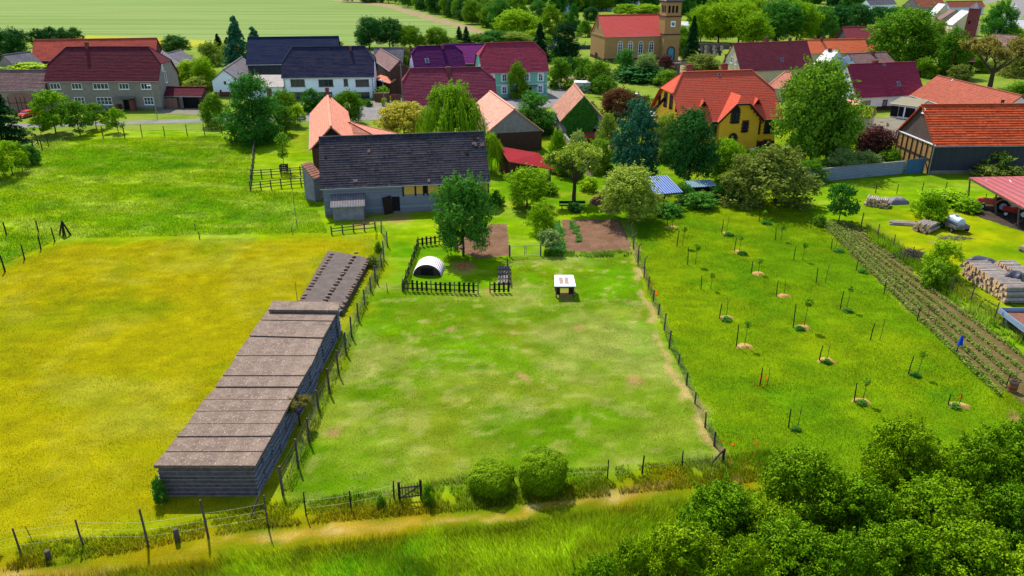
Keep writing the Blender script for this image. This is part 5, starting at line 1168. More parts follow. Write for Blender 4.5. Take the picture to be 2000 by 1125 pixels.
# ivy on the cottage gable and on the annex roof
def sheet_leaves(name,pts,size,mat,parent,n,label=None):
    nr=unit(n)*.6+np.array(pts[1]); nr/=np.linalg.norm(nr,axis=1)[:,None]; me=npmesh(name,leaves(pts[0],nr,size,.75),np.arange(n*4).reshape(n,4),mat,{'tint':('FACE','FLOAT',rng.random(n))}); o=link(name,me,parent)
    return o
h=IVYH; n=5200; v=rng.uniform(h.o,h.D-h.o,n*2); z=rng.uniform(0,h.rz,n*2); zt=h.ez+h.o*h.tp+np.minimum(v-h.o,h.D-h.o-v)*h.tp; nz=vn(v,z,1.2,2)*.9
c=v/h.D; ok=(z<zt)&((np.abs(c-.42)-.3+nz*.25)<.12+.1*(z/h.rz)); v=v[ok];z=z[ok]; sheet_leaves('ivy',(np.stack([np.full(len(v),h.L-h.g+.06)+rng.uniform(0,.16,len(v)),v,z],1),(1,0,.3)),.11,FM['deep'],h.root,len(v))
q=P(1664,252); r=empty('ivy_shed',q,R_(-35),'small stone shed smothered in ivy behind the courtyard','shed'); m=MB(); m.box(-3,3,-2,2,0,2.6); m.build('wall',W_['cream'],r)
m=MB(); m.hexa([(-3.2,-2.2,2.6),(3.2,-2.2,2.6),(3.2,2.2,2.6),(-3.2,2.2,2.6)],[(-3.2,-.1,4.2),(3.2,-.1,4.2),(3.2,.1,4.2),(-3.2,.1,4.2)]); m.build('roof',T_['oldt'],r)
n=3600; u=rng.uniform(-3.2,3.2,n); v=rng.uniform(-2.2,2.2,n); sheet_leaves('ivy',(np.stack([u,v,4.25-np.abs(v)*.75+rng.uniform(0,.2,n)],1),(0,0,1)),.13,FM['bright'],r,n)
# ------------------------------------------------------------------ fences
def fence(name,label,posts,wires=(.5,.9,1.2),h=1.3,r=.055,mat='wood',mesh=False,cat='fence',wr=.0042,topbend=0,wm='wire',mixh=None):
    q0=P(*posts[0][:2]); rt=empty(name,q0,0,label,cat); pts=[]
    for i,pt in enumerate(posts):
        q=P(pt[0],pt[1]); hh=(ht(pt[0],pt[1],pt[2]) if len(pt)>2 and pt[2] else h); lx,ly=rnd.uniform(-.05,.05),rnd.uniform(-.05,.05)
        m=MB(); rr=r*rnd.uniform(.85,1.2); a=q-q0; t=a+Vector((lx,ly,hh)); mid=a.lerp(t,.5)+Vector((rnd.uniform(-.02,.02),rnd.uniform(-.02,.02),0))
        m.tube(a-Vector((0,0,.05)),mid,rr*1.1,rr,7); m.tube(mid,t,rr,rr*.92,7)
        if topbend and i<topbend: m.tube(t-Vector((0,0,.02)),t+Vector((.28,0,.3)),rr*.9,rr*.7,7)
        m.build('post',M[mat],rt); pts.append((a,hh))
    m=MB()
    for (a,ha),(b,hb) in zip(pts,pts[1:]):
        for wv in wires:
            pr=None
            for k in range(4):
                f=k/3; p=a.lerp(b,f); p.z=min(wv,ha-.05)*(1-f)+min(wv,hb-.05)*f-.05*math.sin(f*3.14)
                if pr: m.tube(pr,p,wr,wr,3,cap=False)
                pr=p
        if mesh:
            L=(b-a).length; k=max(2,int(L/.22)); up=min(ha,hb)*.95
            for j in range(k):
                p=a.lerp(b,j/k); m.tube(p,p+Vector((0,0,up)),.005,.005,3,cap=False)
            for j in range(1,7):
                z=up*j/6; m.tube(a+Vector((0,0,z)),b+Vector((0,0,z)),.005,.005,3,cap=False)
    if m.f: m.build('wire_mesh' if mesh else 'wire',M['wirem' if mesh else wm],rt)
    return rt
fence('wire_fence','wire fence of thick weathered posts along the lower left edge',[(-55,1102,1050),(42,1085,1033),(163,1067,1016),(290,1068,995),(407,1050,977),(524,1030,967)],(.7,1.15,1.6),r=.055)
fence('wire_fence','wire fence between the slab stacks and the central paddock',[(553,966,912),(583,912,858),(604,864,817),(622,800,762),(644,768,720),(662,732,684),(676,690,648),(687,659,618),(700,626,592),(712,596,565),(724,569,541),(733,548,519),(746,523,497),(750,508,470),(757,482,452),(745,455,425),(733,444,430)],(.4,.8,1.15),r=.07,mesh=True)
fence('mesh_fence','long wire mesh fence with bent concrete posts between paddock and young orchard',[(1221,449,432),(1231,462,438),(1237,487,460),(1246,517,480),(1258,542,505),(1266,565,540),(1276,590,566),(1286,615,592),(1297,645,612),(1307,680,645),(1325,712,690),(1341,752,727),(1357,788,765),(1377,835,806),(1395,871,842),(1413,903,876)],(.2,.7,1.2),r=.06,mesh=True,topbend=5)
fence('wire_fence','sparse thin-posted fence along the lower edge of the central paddock',[(598,1006,962),(686,995,960),(770,975,940)],(.5,1.),r=.04,mat='darkwood')
fence('wire_fence','thin fence posts right of the rounded shrubs along the lower edge',[(917,962,926),(1003,940,912),(1186,934,899),(1254,926,889),(1332,913,880),(1410,903,878)],(.5,1.),r=.045,mat='darkwood')
fence('wire_fence','post fence of the left meadow ending at the wooden tripod',[(10,531,498),(48,507,478),(80,487,460),(107,472,444),(128,462,440)],(.4,.8,1.2),r=.075,mat='darkwood')
fence('wire_fence','two short posts standing in the meadow at the far left',[(13,460,434),(75,454,431)],(),r=.07,mat='darkwood')
fence('wire_fence','fence of dark posts on the meadow edge below the road',[(83,293,270),(95,286,262),(202,270,246),(244,270,246),(278,267,243),(322,266,246),(366,264,243),(400,263,241),(434,262,240)],(.4,.8,1.15),r=.07,mat='darkwood')
fence('wire_fence','two low white-topped marker posts in the left meadow',[(382,448,436),(390,466,452)],(),r=.05)
fence('wire_fence','thin pole fence crossing the grass left of the black-roofed barn',[(571,375,360),(574,400,384),(577,422,406),(580,443,430),(571,457,444)],(.5,.9),r=.04)
fence('wire_fence','post and mesh fence between the potato field and the wood yard',[(1681,444,415),(1713,465,437),(1744,485,458),(1779,510,482),(1822,535,508),(1857,575,538),(1894,592,558),(1940,627,590),(1995,668,630)],(.3,.7,1.1),r=.06,mesh=True)
fence('wire_fence','short row of posts behind the log piles',[(1663,387,362),(1710,377,362),(1751,379,359),(1800,379,357),(1845,375,355)],(.5,1.),r=.05,mat='darkwood')
fence('wire_fence','low white rope fence between hutch run and slab stack fence',[(738,556,536),(757,570,553),(786,570,553)],(.4,.9),h=.9,r=.04)
def rail(name,label,a,b,h=1.25,rails=(.4,.8,1.15),n=6,cat='fence',mat='wood',w=.1):
    A=P(*a);B=P(*b); rt=empty(name,A,0,label,cat); d=B-A; m=MB()
    for i in range(n+1):
        p=d*(i/n); q=MB(); q.bar(p,p+Vector((rnd.uniform(-.03,.03),rnd.uniform(-.03,.03),h*rnd.uniform(.95,1.08))),.13,.13); q.build('post',M[mat],rt)
    nn=Vector((d.y,-d.x,0)).normalized()*.09
    for z in rails:
        q=MB(); pr=None
        for i in range(n+1):
            p=d*(i/n)+nn+Vector((0,0,z+rnd.uniform(-.04,.04)))
            if pr is not None: q.bar(pr,p,.035,w)
            pr=p
        q.build('rail',M[mat],rt)
    return rt
rail('rail_fence','rear weathered rail fence left of the black-roofed barn',(492,349),(606,341))
rail('rail_fence','front weathered rail fence left of the black-roofed barn',(490,373),(608,362))
rail('rail_fence','rail fence running from the large lawn tree to the sheep pen corner',(499,288),(490,373),n=8)
rail('rail_fence','low rail fence before the small corrugated shed',(648,458),(733,449),h=1.,rails=(.35,.75),n=4)
rail('rail_fence','old plank fence in front of the spruce at the left edge',(55,300),(75,282),h=1.1,rails=(.4,.9),n=2,mat='darkwood')
def picket(label,segs,skip=()):
    A=P(*segs[0]); rt=empty('picket_fence',A,0,label,'fence'); 
    for s,(a,b) in enumerate(zip(segs,segs[1:])):
        p0=P(*a)-A;p1=P(*b)-A; d=p1-p0; L=d.length; u=d.normalized(); nn=Vector((u.y,-u.x,0)); k=max(2,int(L/.42)); ang=math.atan2(u.y,u.x)
        for i in range(k+1):
            p=p0+u*(L*i/k); h_=rnd.uniform(.98,1.16); m=MB()
            if i%5==0: m.tube(p-nn*.0,p+Vector((0,0,h_+.12)),.055,.05,7); m.build('post',M['wood'],rt); continue
            m.bar(p+nn*.05+Vector((0,0,.06)),p+nn*.05+Vector((rnd.uniform(-.03,.03),0,h_)),.02,.2) if 0 else m.hexa([p+nn*.04-u*.1+Vector((0,0,.06)),p+nn*.04+u*.1+Vector((0,0,.06)),p+nn*.065+u*.1+Vector((0,0,.06)),p+nn*.065-u*.1+Vector((0,0,.06))][::-1],[p+nn*.04-u*.1+Vector((0,0,h_)),p+nn*.04+u*.1+Vector((0,0,h_-.02)),p+nn*.065+u*.1+Vector((0,0,h_-.02)),p+nn*.065-u*.1+Vector((0,0,h_))][::-1]); m.build('picket',M['darkwood'],rt)
        for z in (.32,.8): m=MB(); m.bar(p0+Vector((0,0,z)),p1+Vector((0,0,z)),.05,.08); m.build('rail',M['darkwood'],rt)
    return rt
picket('dark picket fence enclosing the round-roofed hutch on three sides',[(934,574),(788,569),(817,482),(882,474)])
picket('short dark picket fence piece right of the opening by the pallet heap',[(957,572),(993,571)])
picket('broken picket fence piece running up behind the pallet heap',[(994,558),(990,518)])
# small wooden gate at the lower edge
def gate(label,a,b,h,mat='wood',brace=True,pitch_=.16,name='wooden_gate',bw=.06,posts=True):
    A=P(*a);B=P(*b); rt=empty(name,A,0,label,'gate'); d=B-A;L=d.length;u=d.normalized()
    if posts:
        for p in (Vector((0,0,0)),d): m=MB(); m.bar(p,p+Vector((0,0,h+.15)),.13,.13); m.build('post',M['darkwood' if mat=='wood' else mat],rt)
    m=MB(); k=int(L/pitch_)
    for i in range(1,k): p=u*(L*i/k); m.bar(p+Vector((0,0,.15)),p+Vector((0,0,h)),bw*.5,bw)
    m.build('slats',M[mat],rt); m=MB()
    for z in (.3,h-.2): m.bar(u*.05+Vector((0,-.05,z)),u*(L-.05)+Vector((0,-.05,z)),.03,.1)
    if brace: m.bar(u*.1+Vector((0,-.08,.3)),u*(L-.1)+Vector((0,-.08,h-.2)),.03,.1)
    m.build('frame',M[mat],rt); return rt
gate('small slatted wooden garden gate at the lower edge of the paddock',(781,979),(823,974),1.15)
A=P(995,502);B=P(1056,500); rt=empty('metal_gate',A,0,'double metal garden gate with pale wire leaves beside the vegetable bed','gate'); d=B-A; u=d.normalized(); L=d.length
for p in (Vector((0,0,0)),d): m=MB(); m.tube(p,p+Vector((0,0,1.35)),.06); m.build('post',M['darkwood'],rt)
for s in (0,1):
    m=MB(); a0=u*(.1+s*L/2);a1=u*(L/2-.06+s*L/2)
    for z in (.12,1.2): m.tube(a0+Vector((0,0,z)),a1+Vector((0,0,z)),.035)
    for q in (a0,a1): m.tube(q+Vector((0,0,.1)),q+Vector((0,0,1.22)),.035)
    for k in range(1,8): q=a0.lerp(a1,k/8); m.tube(q+Vector((0,0,.12)),q+Vector((0,0,1.2)),.006,n=3)
    m.build('leaf',M['steel'],rt)
# wall of concrete blocks, blue double gate, stone wall, brick wall
def wall(name,label,a,b,h,t,mat,cat='wall',cap=None):
    A=P(*a);B=P(*b); d=B-A; r=empty(name,A,math.atan2(d.y,d.x),label,cat); m=MB(); m.box(0,d.length,0,t,0,h); m.build('wall_body',mat,r)
    if cap: m=MB(); m.box(-.03,d.length+.03,-.04,t+.04,h,h+.07); m.build('coping',cap,r)
    return r,d.length
bl=brick('grey_blocks',C(150,160,172,.7),C(134,146,160,.7),C(110,120,130,.6),2.6)
wall('block_wall','long grey concrete block wall below the silvery shrubs',(1570,358),(1764,339),1.75,.25,bl,cap=M['conc'])
r,L=wall('blue_gate','pair of blue sheet metal doors between block wall and barn',(1766,340),(1802,337),2.1,.06,plain('blue_sheet',C(64,112,150,.6),.5,.15,1.),cat='gate')
m=MB(); 
for x in (0,L/2,L-.05): m.box(x,x+.06,-.05,0,0,2.15)
m.build('gate_frame',M['conc'],r)
r,L=wall('stone_wall','old lichened stone wall running between the shrubs behind the open-crowned tree',(1158,352),(1103,282),1.7,.3,plain('old_stone',C(196,172,140,.55),.95,.35,2.),cap=M['conc'])
r,L=wall('brick_wall','low red brick wall with clipped hedge by the utility pole',(736,199),(761,199),1.8,.3,M['brickred'],cap=M['conc'])
put('low','bright',P(748,193),2.6,4.2,'flat bright hedge showing over the red brick wall','hedge')
r,L=wall('yard_gate','dark red board gate between brick wall and utility pole',(764,199),(783,199),1.6,.08,W_['redp'],cat='gate')
wall('churchyard_wall','long low churchyard wall behind the graves',(1330,94),(1425,96),1.6,.5,plain('yard_stone',C(130,112,110,.5),.95,.3,1.))
wall('churchyard_wall','low dark churchyard wall piece left of the church',(1070,98),(1153,96),1.3,.5,plain('yard_stone2',C(110,104,110,.5),.95,.3,1.))
wall('gate_fence','red board fence standing right of the white two-storey house',(733,199),(735,196),1.8,.1,W_['redp'],cat='fence')
# ------------------------------------------------------------------ slab stacks
slabm=plain('lichened_slab',C(112,96,96,.5),.95,.4,3.5,c2=C(140,124,122,.5),bst=.6); sliplit=plain('slab_lit_lip',C(150,156,164,.6),.95,.4,2.5)  # flange colour paler than the body, so the lit lip edge is painted in
m,n_,b,o=newmat('mossy_slab'); tc=N(n_,'ShaderNodeTexCoord').outputs['Object']; col=mixc(n_,maprange(n_,noise(n_,tc,.9,6,.75),.38,.62,0,1),C(126,100,84,.42),C(170,144,122,.42))
v_=N(n_,'ShaderNodeTexVoronoi'); v_.inputs['Scale'].default_value=7; n_.links.new(tc,v_.inputs['Vector']); k_=noise(n_,tc,1.4,5,.7)
mu=N(n_,'ShaderNodeMath',operation='MULTIPLY'); n_.links.new(maprange(n_,v_.outputs['Distance'],.12,.3,1,0),mu.inputs[0]); n_.links.new(maprange(n_,k_,.4,.55,0,1),mu.inputs[1])
col=mixc(n_,mu.outputs[0],col,C(220,204,184,.55)); col=mixc(n_,maprange(n_,noise(n_,tc,22,3,.8),.45,.7,0,.6),col,C(70,54,52,.42)); n_.links.new(col,b.inputs['Base Color']); b.inputs['Roughness'].default_value=.95; bump(n_,b,noise(n_,tc,14,4,.7),.5,.03); slabt=m
lines=[((297,907),(498,907)),((322,879.5),(513,879)),((344,851),(530,850)),((366,826),(545,825)),((381,801),(558,799)),((398,777),(570,777)),((420,754),(582,754)),((434,733),(594.5,733)),((451,712),(606.6,713)),((460,693),(616,693)),((472,674),(623,675)),((486,654),(630,658)),((508,623),(649,625)),((523,603.5),(660,605)),((533,585),(664,588))]
ORD=['first','second','third','fourth','fifth','sixth','seventh','eighth','ninth','tenth','eleventh','twelfth','thirteenth','fourteenth']
HS=2.25; NL=8
for i in range(len(lines)-1):
    last=i==len(lines)-2; z=HS+rnd.uniform(-.09,.07)+(.3 if last else 0)
    zl=HS+(.3 if last else 0)
    a=P(*lines[i][0],zl if last else HS);b_=P(*lines[i][1],zl if last else HS);c=P(*lines[i+1][1],zl if last else HS);d=P(*lines[i+1][0],zl if last else HS)
    gp=.05; f=lambda p,q,t:p.lerp(q,t); a2=f(a,d,.03);b2=f(b_,c,.03);c2=f(c,b_,.035);d2=f(d,a,.035)
    nl=NL+(1 if last else 0); th=z/nl
    for k in range(nl):
        z0=k*th; z1=z0+th-.07
        jx,jy=rnd.uniform(-.05,.05),rnd.uniform(-.02,.02)*(0 if i else 1.2)
        if k==nl-1: jx=jy=0
        q=[Vector((p.x+jx,p.y+jy,0)) for p in (a2,b2,c2,d2)]; o0=q[0]; ins=.0
        if k<nl-1: # lower slabs set back a touch, edges not flush
            cen=(q[0]+q[2])/2; s=.972+rnd.uniform(-.02,.012); q=[cen+(p-cen)*s for p in q]
        q=[p-o0 for p in q]; m=MB(); cen=(q[0]+q[2])/2
        def ring(sc,z): return [tuple((cen+(p-cen)*sc+Vector((0,0,z)))) for p in q]
        if k==nl-1: m.hexa(ring(.988,z0),ring(.988,z1-.05)); m.hexa(ring(1.,z1-.048),ring(1.,z1))
        else:
            m.cm=0; fl_=1.+rnd.uniform(-.004,.008); m.hexa(ring(.955+rnd.uniform(0,.02),z0+.04),ring(.955+rnd.uniform(0,.025),z0+th-.012)); m.cm=1; m.hexa(ring(fl_,z0),ring(fl_,z0+.038))
        nm='topmost slab' if k==nl-1 else ('bottom slab' if k==0 else '%s slab from the ground'%ORD[k])
        oo=m.build('concrete_slab',slabt if k==nl-1 else [slabm,sliplit]); oo.location=(o0.x,o0.y,0)
        props(oo,'weathered grey %s in the %s stack counted from the near end'%(nm,ORD[i]),'slab','stacked concrete slabs')
T(316,980,932,26,'low','deep','elder shoot with white umbels growing out of the nearest slab stack',hide_trunk=True,name='elder_shoot')
# low heap with sheet cover weighted by bricks
a=P(641,490,.55);b_=P(723,503,.55);c=P(668,606,.55);d=P(578,598,.55); o0=Vector((a.x,a.y,0)); m=MB(); q=[Vector((p.x,p.y,0))-o0 for p in (d,c,b_,a)]
m.hexa([(p.x,p.y,0) for p in q],[(p.x,p.y,.5+(.1 if i in(0,3) else 0)) for i,p in enumerate(q)])
sh=m.build('sheet_heap',corr('ribbed_sheet',C(112,98,92,.42),C(150,132,122,.42),.2,axis=1)); sh.location=o0; props(sh,'long low heap covered with a ribbed grey-brown sheet behind the slab stacks','covered heap')
bm_=plain('weight_brick',C(170,140,120,.45),.9,.3,3); first=None
for (s,t),(e,g),n in (((648,497),(588,588),17),((695,496),(632,592),17),((720,507),(668,600),20)):
    for i in range(n):
        if rnd.random()<.12: continue
        f=(i+rnd.uniform(-.2,.2))/(n-1); p=P(s+(e-s)*f,t+(g-t)*f,.6); 
        if first is None:
            m=MB(); m.box(-.16,.16,-.1,.1,0,.13); m.box(-.1,.1,-.06,.06,.13,.16); first=m.build('brick',bm_); o=first
        else: o=first.copy(); COL.objects.link(o)
        o.location=(p.x,p.y,.58); o.rotation_euler=(0,0,rnd.uniform(-.7,.7)); o.scale=(1.15,1.15,1); props(o,'brick weighing down the ribbed sheet of the long low heap','brick','bricks on the sheet heap')
# ------------------------------------------------------------------ young orchard
STK=[(1303,444,425,1,1,'beside the mesh fence top'),(1322,481,447,2,0,'second along the mesh fence'),(1409,456,427,0,1,'top row, second from the fence'),(1483,433,412,1,0,'top row, in the shade of the olive bush'),(1514,469,441,1,0,'right of the top row mulch spot'),(1434,492,462,1,1,'second row with a straw mound'),(1343,517,480,2,0,'third along the mesh fence with two stakes'),(1550,508,478,1,0,'round-crowned one in a pale tuft'),(1467,535,508,1,1,'centre of the orchard, upper straw mound'),(1369,565,536,1,0,'fourth along the mesh fence with a grey stone patch'),(1594,552,522,0,0,'bare whip in a dark tuft'),(1516,579,545,0,1,'bare whip on a straw mound ringed with dark grass'),(1405,622,590,0,1,'fifth along the mesh fence on a straw mound'),(1549,640,590,2,1,'leafy one by red poppies and two straw spots'),(1641,604,565,1,0,'two stakes, toward the potato field'),(1438,677,630,1,1,'leafy one on a wide straw mound near the fence'),(1600,705,672,0,1,'dark stake, lower middle with straw mound'),(1484,753,715,0,0,'lower row next to an orange poppy patch'),(1668,785,745,1,1,'lower row on the brightest straw mound'),(1700,664,628,0,0,'bare tall whip leaning to the right'),(1774,731,692,1,0,'right one with a small white stone'),(1852,792,768,0,1,'lowest right one beside poppies'),(1540,836,795,0,0,'lowest one with two crossed stakes'),(1623,487,465,0,0,'first stake on the potato field edge'),(1672,528,505,0,0,'second stake on the potato field edge'),(1726,575,545,0,0,'third stake on the potato field edge'),(1791,627,598,0,0,'fourth stake on the potato field edge'),(1583,446,425,1,0,'top corner of the potato field edge'),(1964,758,725,0,0,'last stake on the potato field edge by the barrel')]
strawm=zmat('straw',C(244,204,124,GK),C(232,184,104,GK),C(196,152,76,GK),2.,9)
for px,b_,tp,lf,st,lab in STK:
    q=P(px,b_); hs=ht(px,b_,tp)*.92; r=empty('stake',q,0,'dark wooden stake: '+lab,'stake'); m=MB(); x,y=rnd.uniform(-.12,.12),rnd.uniform(-.05,.05); m.tube((0,0,-.05),(x*.4,y,hs*.55),.045,.04,6); m.tube((x*.4,y,hs*.55),(x,0,hs),.04,.035,6); m.build('shaft',M['darkwood'],r)
    q2=q+Vector((rnd.uniform(.45,.9),rnd.uniform(-.1,.1),0)); hh=hs*rnd.uniform(1.05,1.35)
    r2=empty('sapling',q2,0,'thin young fruit tree: '+lab,'sapling'); m=MB(); m.tube((0,0,0),(.04,0,hh*.5),.028,.02,5); m.tube((.04,0,hh*.5),(rnd.uniform(-.05,.12),0,hh),.02,.012,5)
    for s in range(4): z=hh*rnd.uniform(.5,.9); m.tube((.03,0,z),(rnd.uniform(-.3,.3),rnd.uniform(-.25,.25),z+.3),.012,.006,4)
    m.build('stem',M['trunk'],r2)
    if lf:
        n=70*lf*lf+30; pos=np.array([.05,0,hh*.86])+unit(n)*np.array([.3,.3,.32])*rng.random((n,1))**.5*(.6+.35*lf); nr=unit(n)+[0,0,.5]; nr/=np.linalg.norm(nr,axis=1)[:,None]; sheet_leaves('leaves',(pos,(0,0,.3)),.07,FM['bright' if lf==2 else 'mid'],r2,n)
    if st:
        q3=q2; n=14; pts=[(q3.x+math.cos(6.283*i/n)*rnd.uniform(.5,.85),q3.y+math.sin(6.283*i/n)*rnd.uniform(.4,.65)) for i in range(n)]; m=MB(); ring=[Vector((x,y,.0))-q3 for x,y in pts]
        for i in range(n): 
            j=(i+1)%n; m.poly([ring[i]*.55+Vector((0,0,.13)),ring[i],ring[j],ring[j]*.55+Vector((0,0,.13))][::-1]); m.poly([(0,0,.17),ring[i]*.55+Vector((0,0,.13)),ring[j]*.55+Vector((0,0,.13))])
        o=m.build('straw_mound',strawm); o.location=q3; props(o,'straw mound of the young tree: '+lab,'mulch')
    if px<1860 and rnd.random()<.45: T(px+14,b_+4,b_-2,20,'low','deep','grass tuft by the young tree: '+lab,cat='tuft',name='grass_tuft')
# poppies
def pop(x,y):
    return np.tile(np.array([lin(236),lin(92),lin(20)])*.55,(len(x),1))
for pl,lab in (([(1395,850),(1500,850),(1500,905),(1415,905)],'orange poppies at the lower corner post of the mesh fence'),([(1480,735),(1520,735),(1520,762),(1480,762)],'orange poppies in the middle of the young orchard'),([(1845,775),(1885,775),(1885,795),(1845,795)],'orange poppies at the lower right of the orchard'),([(1550,628),(1575,628),(1575,642),(1550,642)],'red poppies beside the leafy young tree'),([(1255,520),(1280,560),(1300,600),(1262,575)],'orange blooms along the mesh fence')):
    blades('poppies',lab,G(pl),4,.3,.045,.3,lean=.15,cat='flowers',colf=pop)
blades('fence_weeds','dark green weeds growing under the mesh fence of the vegetable bed',G([(1062,490),(1150,494),(1234,488),(1236,500),(1150,503),(1062,501)]),160,.4,.035,.4,(.6,.8,.6),clump=(1.2,.35))
blades('fence_weeds','rank grass along the mesh fence of the young orchard',G([(1222,450),(1250,540),(1300,660),(1395,872),(1425,890),(1400,850),(1318,670),(1262,540),(1236,450)]),110,.32,.025,.4,(.9,1.05,.9),.05,clump=(1.5,.42))
blades('fence_weeds','rank grass along the wire fence beside the slab stacks',G([(735,450),(752,520),(700,640),(640,790),(575,960),(540,980),(610,800),(680,655),(725,540)]),130,.3,.025,.4,(.75,.9,.8),.03,clump=(1.4,.4))
blades('fence_weeds','tall weeds along the fence between potato field and wood yard',G([(1690,440),(1740,470),(1830,515),(1900,575),(1990,640),(2040,690),(2030,720),(1960,665),(1880,605),(1780,525),(1700,472)]),90,.6,.04,.4,(.8,.95,.8),.1,clump=(1.6,.38))
# potato rows
pa,pb=P(1625,440),P(1990,742); n=0; Vv=[];Tt=[]
for rr in range(9):
    a=P(1606+rr*7,437-rr*.5); b_=P(1955+rr*17,776-rr*15); L=(b_-a).length; kk=int(L/.36)
    for i in range(kk):
        if rr>4 and rnd.random()<.3: continue
        f=(i+rnd.uniform(-.2,.2))/kk; c=a.lerp(b_,f); s=rnd.uniform(.8,1.3)*(1.4 if rr<3 else 1. if rr<5 else .65); m_=int(16*s+6)
        pos=np.array([c.x,c.y,.12*s])+unit(m_)*np.array([.17,.17,.14])*s; pos[:,2]=np.abs(pos[:,2])+.02; nr=unit(m_)*.6+[0,0,1.]; nr/=np.linalg.norm(nr,axis=1)[:,None]; Vv.append(leaves(pos,nr,.075,.8)); Tt.append(np.clip(rng.random(m_)*.6+rnd.random()*.4,0,1))
Vv=np.concatenate(Vv);Tt=np.concatenate(Tt); me=npmesh('potato_plants',Vv,np.arange(len(Tt)*4).reshape(-1,4),foliage('potato_leaves',C(92,130,34,.5),C(168,186,84,.5)),{'tint':('FACE','FLOAT',Tt)}); o=link('potato_plants',me); props(o,'rows of low potato plants on the long soil strip right of the orchard','crop','','stuff') if 0 else props(o,'rows of low potato plants on the long soil strip right of the orchard','crop',None,'stuff')
Vv=[];Tt=[]
for px,py,w_ in ((1090,455,26),(1085,470,26),(1095,480,20),(1125,450,14),(1118,440,10),(1130,465,10)):
    for i in range(60):
        q=P(px+rnd.uniform(-w_/2,w_/2),py+rnd.uniform(-8,8)); pos=np.array([q.x,q.y,.1])+unit(10)*.12; pos[:,2]=np.abs(pos[:,2]); nr=unit(10)*.5+[0,0,1.]; nr/=np.linalg.norm(nr,axis=1)[:,None]; Vv.append(leaves(pos,nr,.06,.7)); Tt.append(rng.random(10))
Vv=np.concatenate(Vv);Tt=np.concatenate(Tt); me=npmesh('vegetables',Vv,np.arange(len(Tt)*4).reshape(-1,4),FM['deep'],{'tint':('FACE','FLOAT',Tt)}); props(link('vegetables',me),'dark green vegetables growing in the bed beside the garden gate','crop',None,'stuff')
# ------------------------------------------------------------------ things in the yards
# hutch with rounded corrugated roof
A=P(808,537);B=P(861,538.5); d=B-A; L=d.length; r=empty('hutch',A,math.atan2(d.y,d.x),'round-roofed corrugated hutch inside the picket fence','hutch'); R=L/2; D=P(835,497).y-A.y; D=2.1
m=MB(); n=22
for i in range(n):
    a=math.pi*i/n;b_=math.pi*(i+1)/n
    for j in range(1):
        f=lambda a,y,rr=R:(R-math.cos(a)*rr,y,math.sin(a)*rr*.86)
        am=(a+b_)/2; rr=R+.06
        m.poly([f(a,-.15),f(am,-.15,rr),f(am,D,rr),f(a,D)]); m.poly([f(am,-.15,rr),f(b_,-.15),f(b_,D),f(am,D,rr)])
m.build('roof',plain('light_corrugated_metal',C(226,214,216,.75),.45,.12,2.,metal=.0),r)
m=MB(); m.poly([(R-math.cos(math.pi*i/n)*(R-.05),0,math.sin(math.pi*i/n)*(R-.05)*.86) for i in range(n+1)][::-1]); m.build('front_wall',plank('rusty_boards',C(96,62,58,.5),C(76,50,50,.5),.2,True),r)
m=MB(); m.box(R-.6,R+.6,-.03,0,0,.75); m.build('opening',DK,r)
# sheep shelter table
A=P(1085,581);B=P(1121,581); d=B-A; L=d.length; D=1.75; hz=1.15; r=empty('shelter',A,math.atan2(d.y,d.x),'small white-roofed wooden shelter standing on the paddock','shelter')
m=MB(); m.hexa([(-.12,-.22,hz),(L+.12,-.22,hz),(L+.02,D+.1,hz+.22),(-.02,D+.1,hz+.22)],[(-.12,-.22,hz+.06),(L+.12,-.22,hz+.06),(L+.02,D+.1,hz+.28),(-.02,D+.1,hz+.28)]); rf=m.build('roof',M['white'],r)
m=MB(); m.hexa([(L*.2,.2,hz+.115),(L*.42,.2,hz+.115),(L*.42,D*.8,hz+.23),(L*.2,D*.8,hz+.23)],[(L*.2,.2,hz+.125),(L*.42,.2,hz+.125),(L*.42,D*.8,hz+.25),(L*.2,D*.8,hz+.25)]); m.hexa([(L*.5,.2,hz+.115),(L*.72,.2,hz+.115),(L*.72,D*.8,hz+.23),(L*.5,D*.8,hz+.23)],[(L*.5,.2,hz+.125),(L*.72,.2,hz+.125),(L*.72,D*.8,hz+.25),(L*.5,D*.8,hz+.25)]); m.build('worn_panel',plain('worn_felt',C(200,170,160,.5),.9,.35,8),rf)
for x in (.05,L-.05):
    for y in (0,D-.1): m=MB(); m.bar((x,y,0),(x,y,hz+.02),.11,.11); m.build('leg',M['wood'],r)
m=MB()
m.bar((.05,0,hz-.12),(L-.05,0,hz-.12),.06,.18); m.bar((.05,D-.1,hz-.12),(L-.05,D-.1,hz-.12),.06,.18); m.bar((.05,0,hz-.12),(.05,D-.1,hz-.12),.06,.16); m.bar((L-.05,0,hz-.12),(L-.05,D-.1,hz-.12),.06,.16); m.build('beam',M['wood'],r)
m=MB(); m.box(.0,.4,.05,.12,.25,hz-.2); m.box(L-.5,L-.1,.05,.12,.3,hz-.2); m.build('side_board',M['darkwood'],r)
# pallets heap
for i in range(4):
    A=P(984,552-i*9); r=empty('pallet',A+Vector((0,0,.0+i*.0)),R_(rnd.uniform(-12,8)),('wooden pallet nearest the short picket piece','wooden pallet second from the short picket piece','wooden pallet third in the heap','wooden pallet at the far end of the heap')[i],'pallet','pallet heap'); m=MB()
    for j in range(5): m.box(-.55+j*.26,-.4+j*.26,-.4,.4,.12,.15)
    for y in (-.38,0,.34): m.box(-.55,.65,y,y+.08,0,.12)
    m.build('boards',M['greywood'],r)
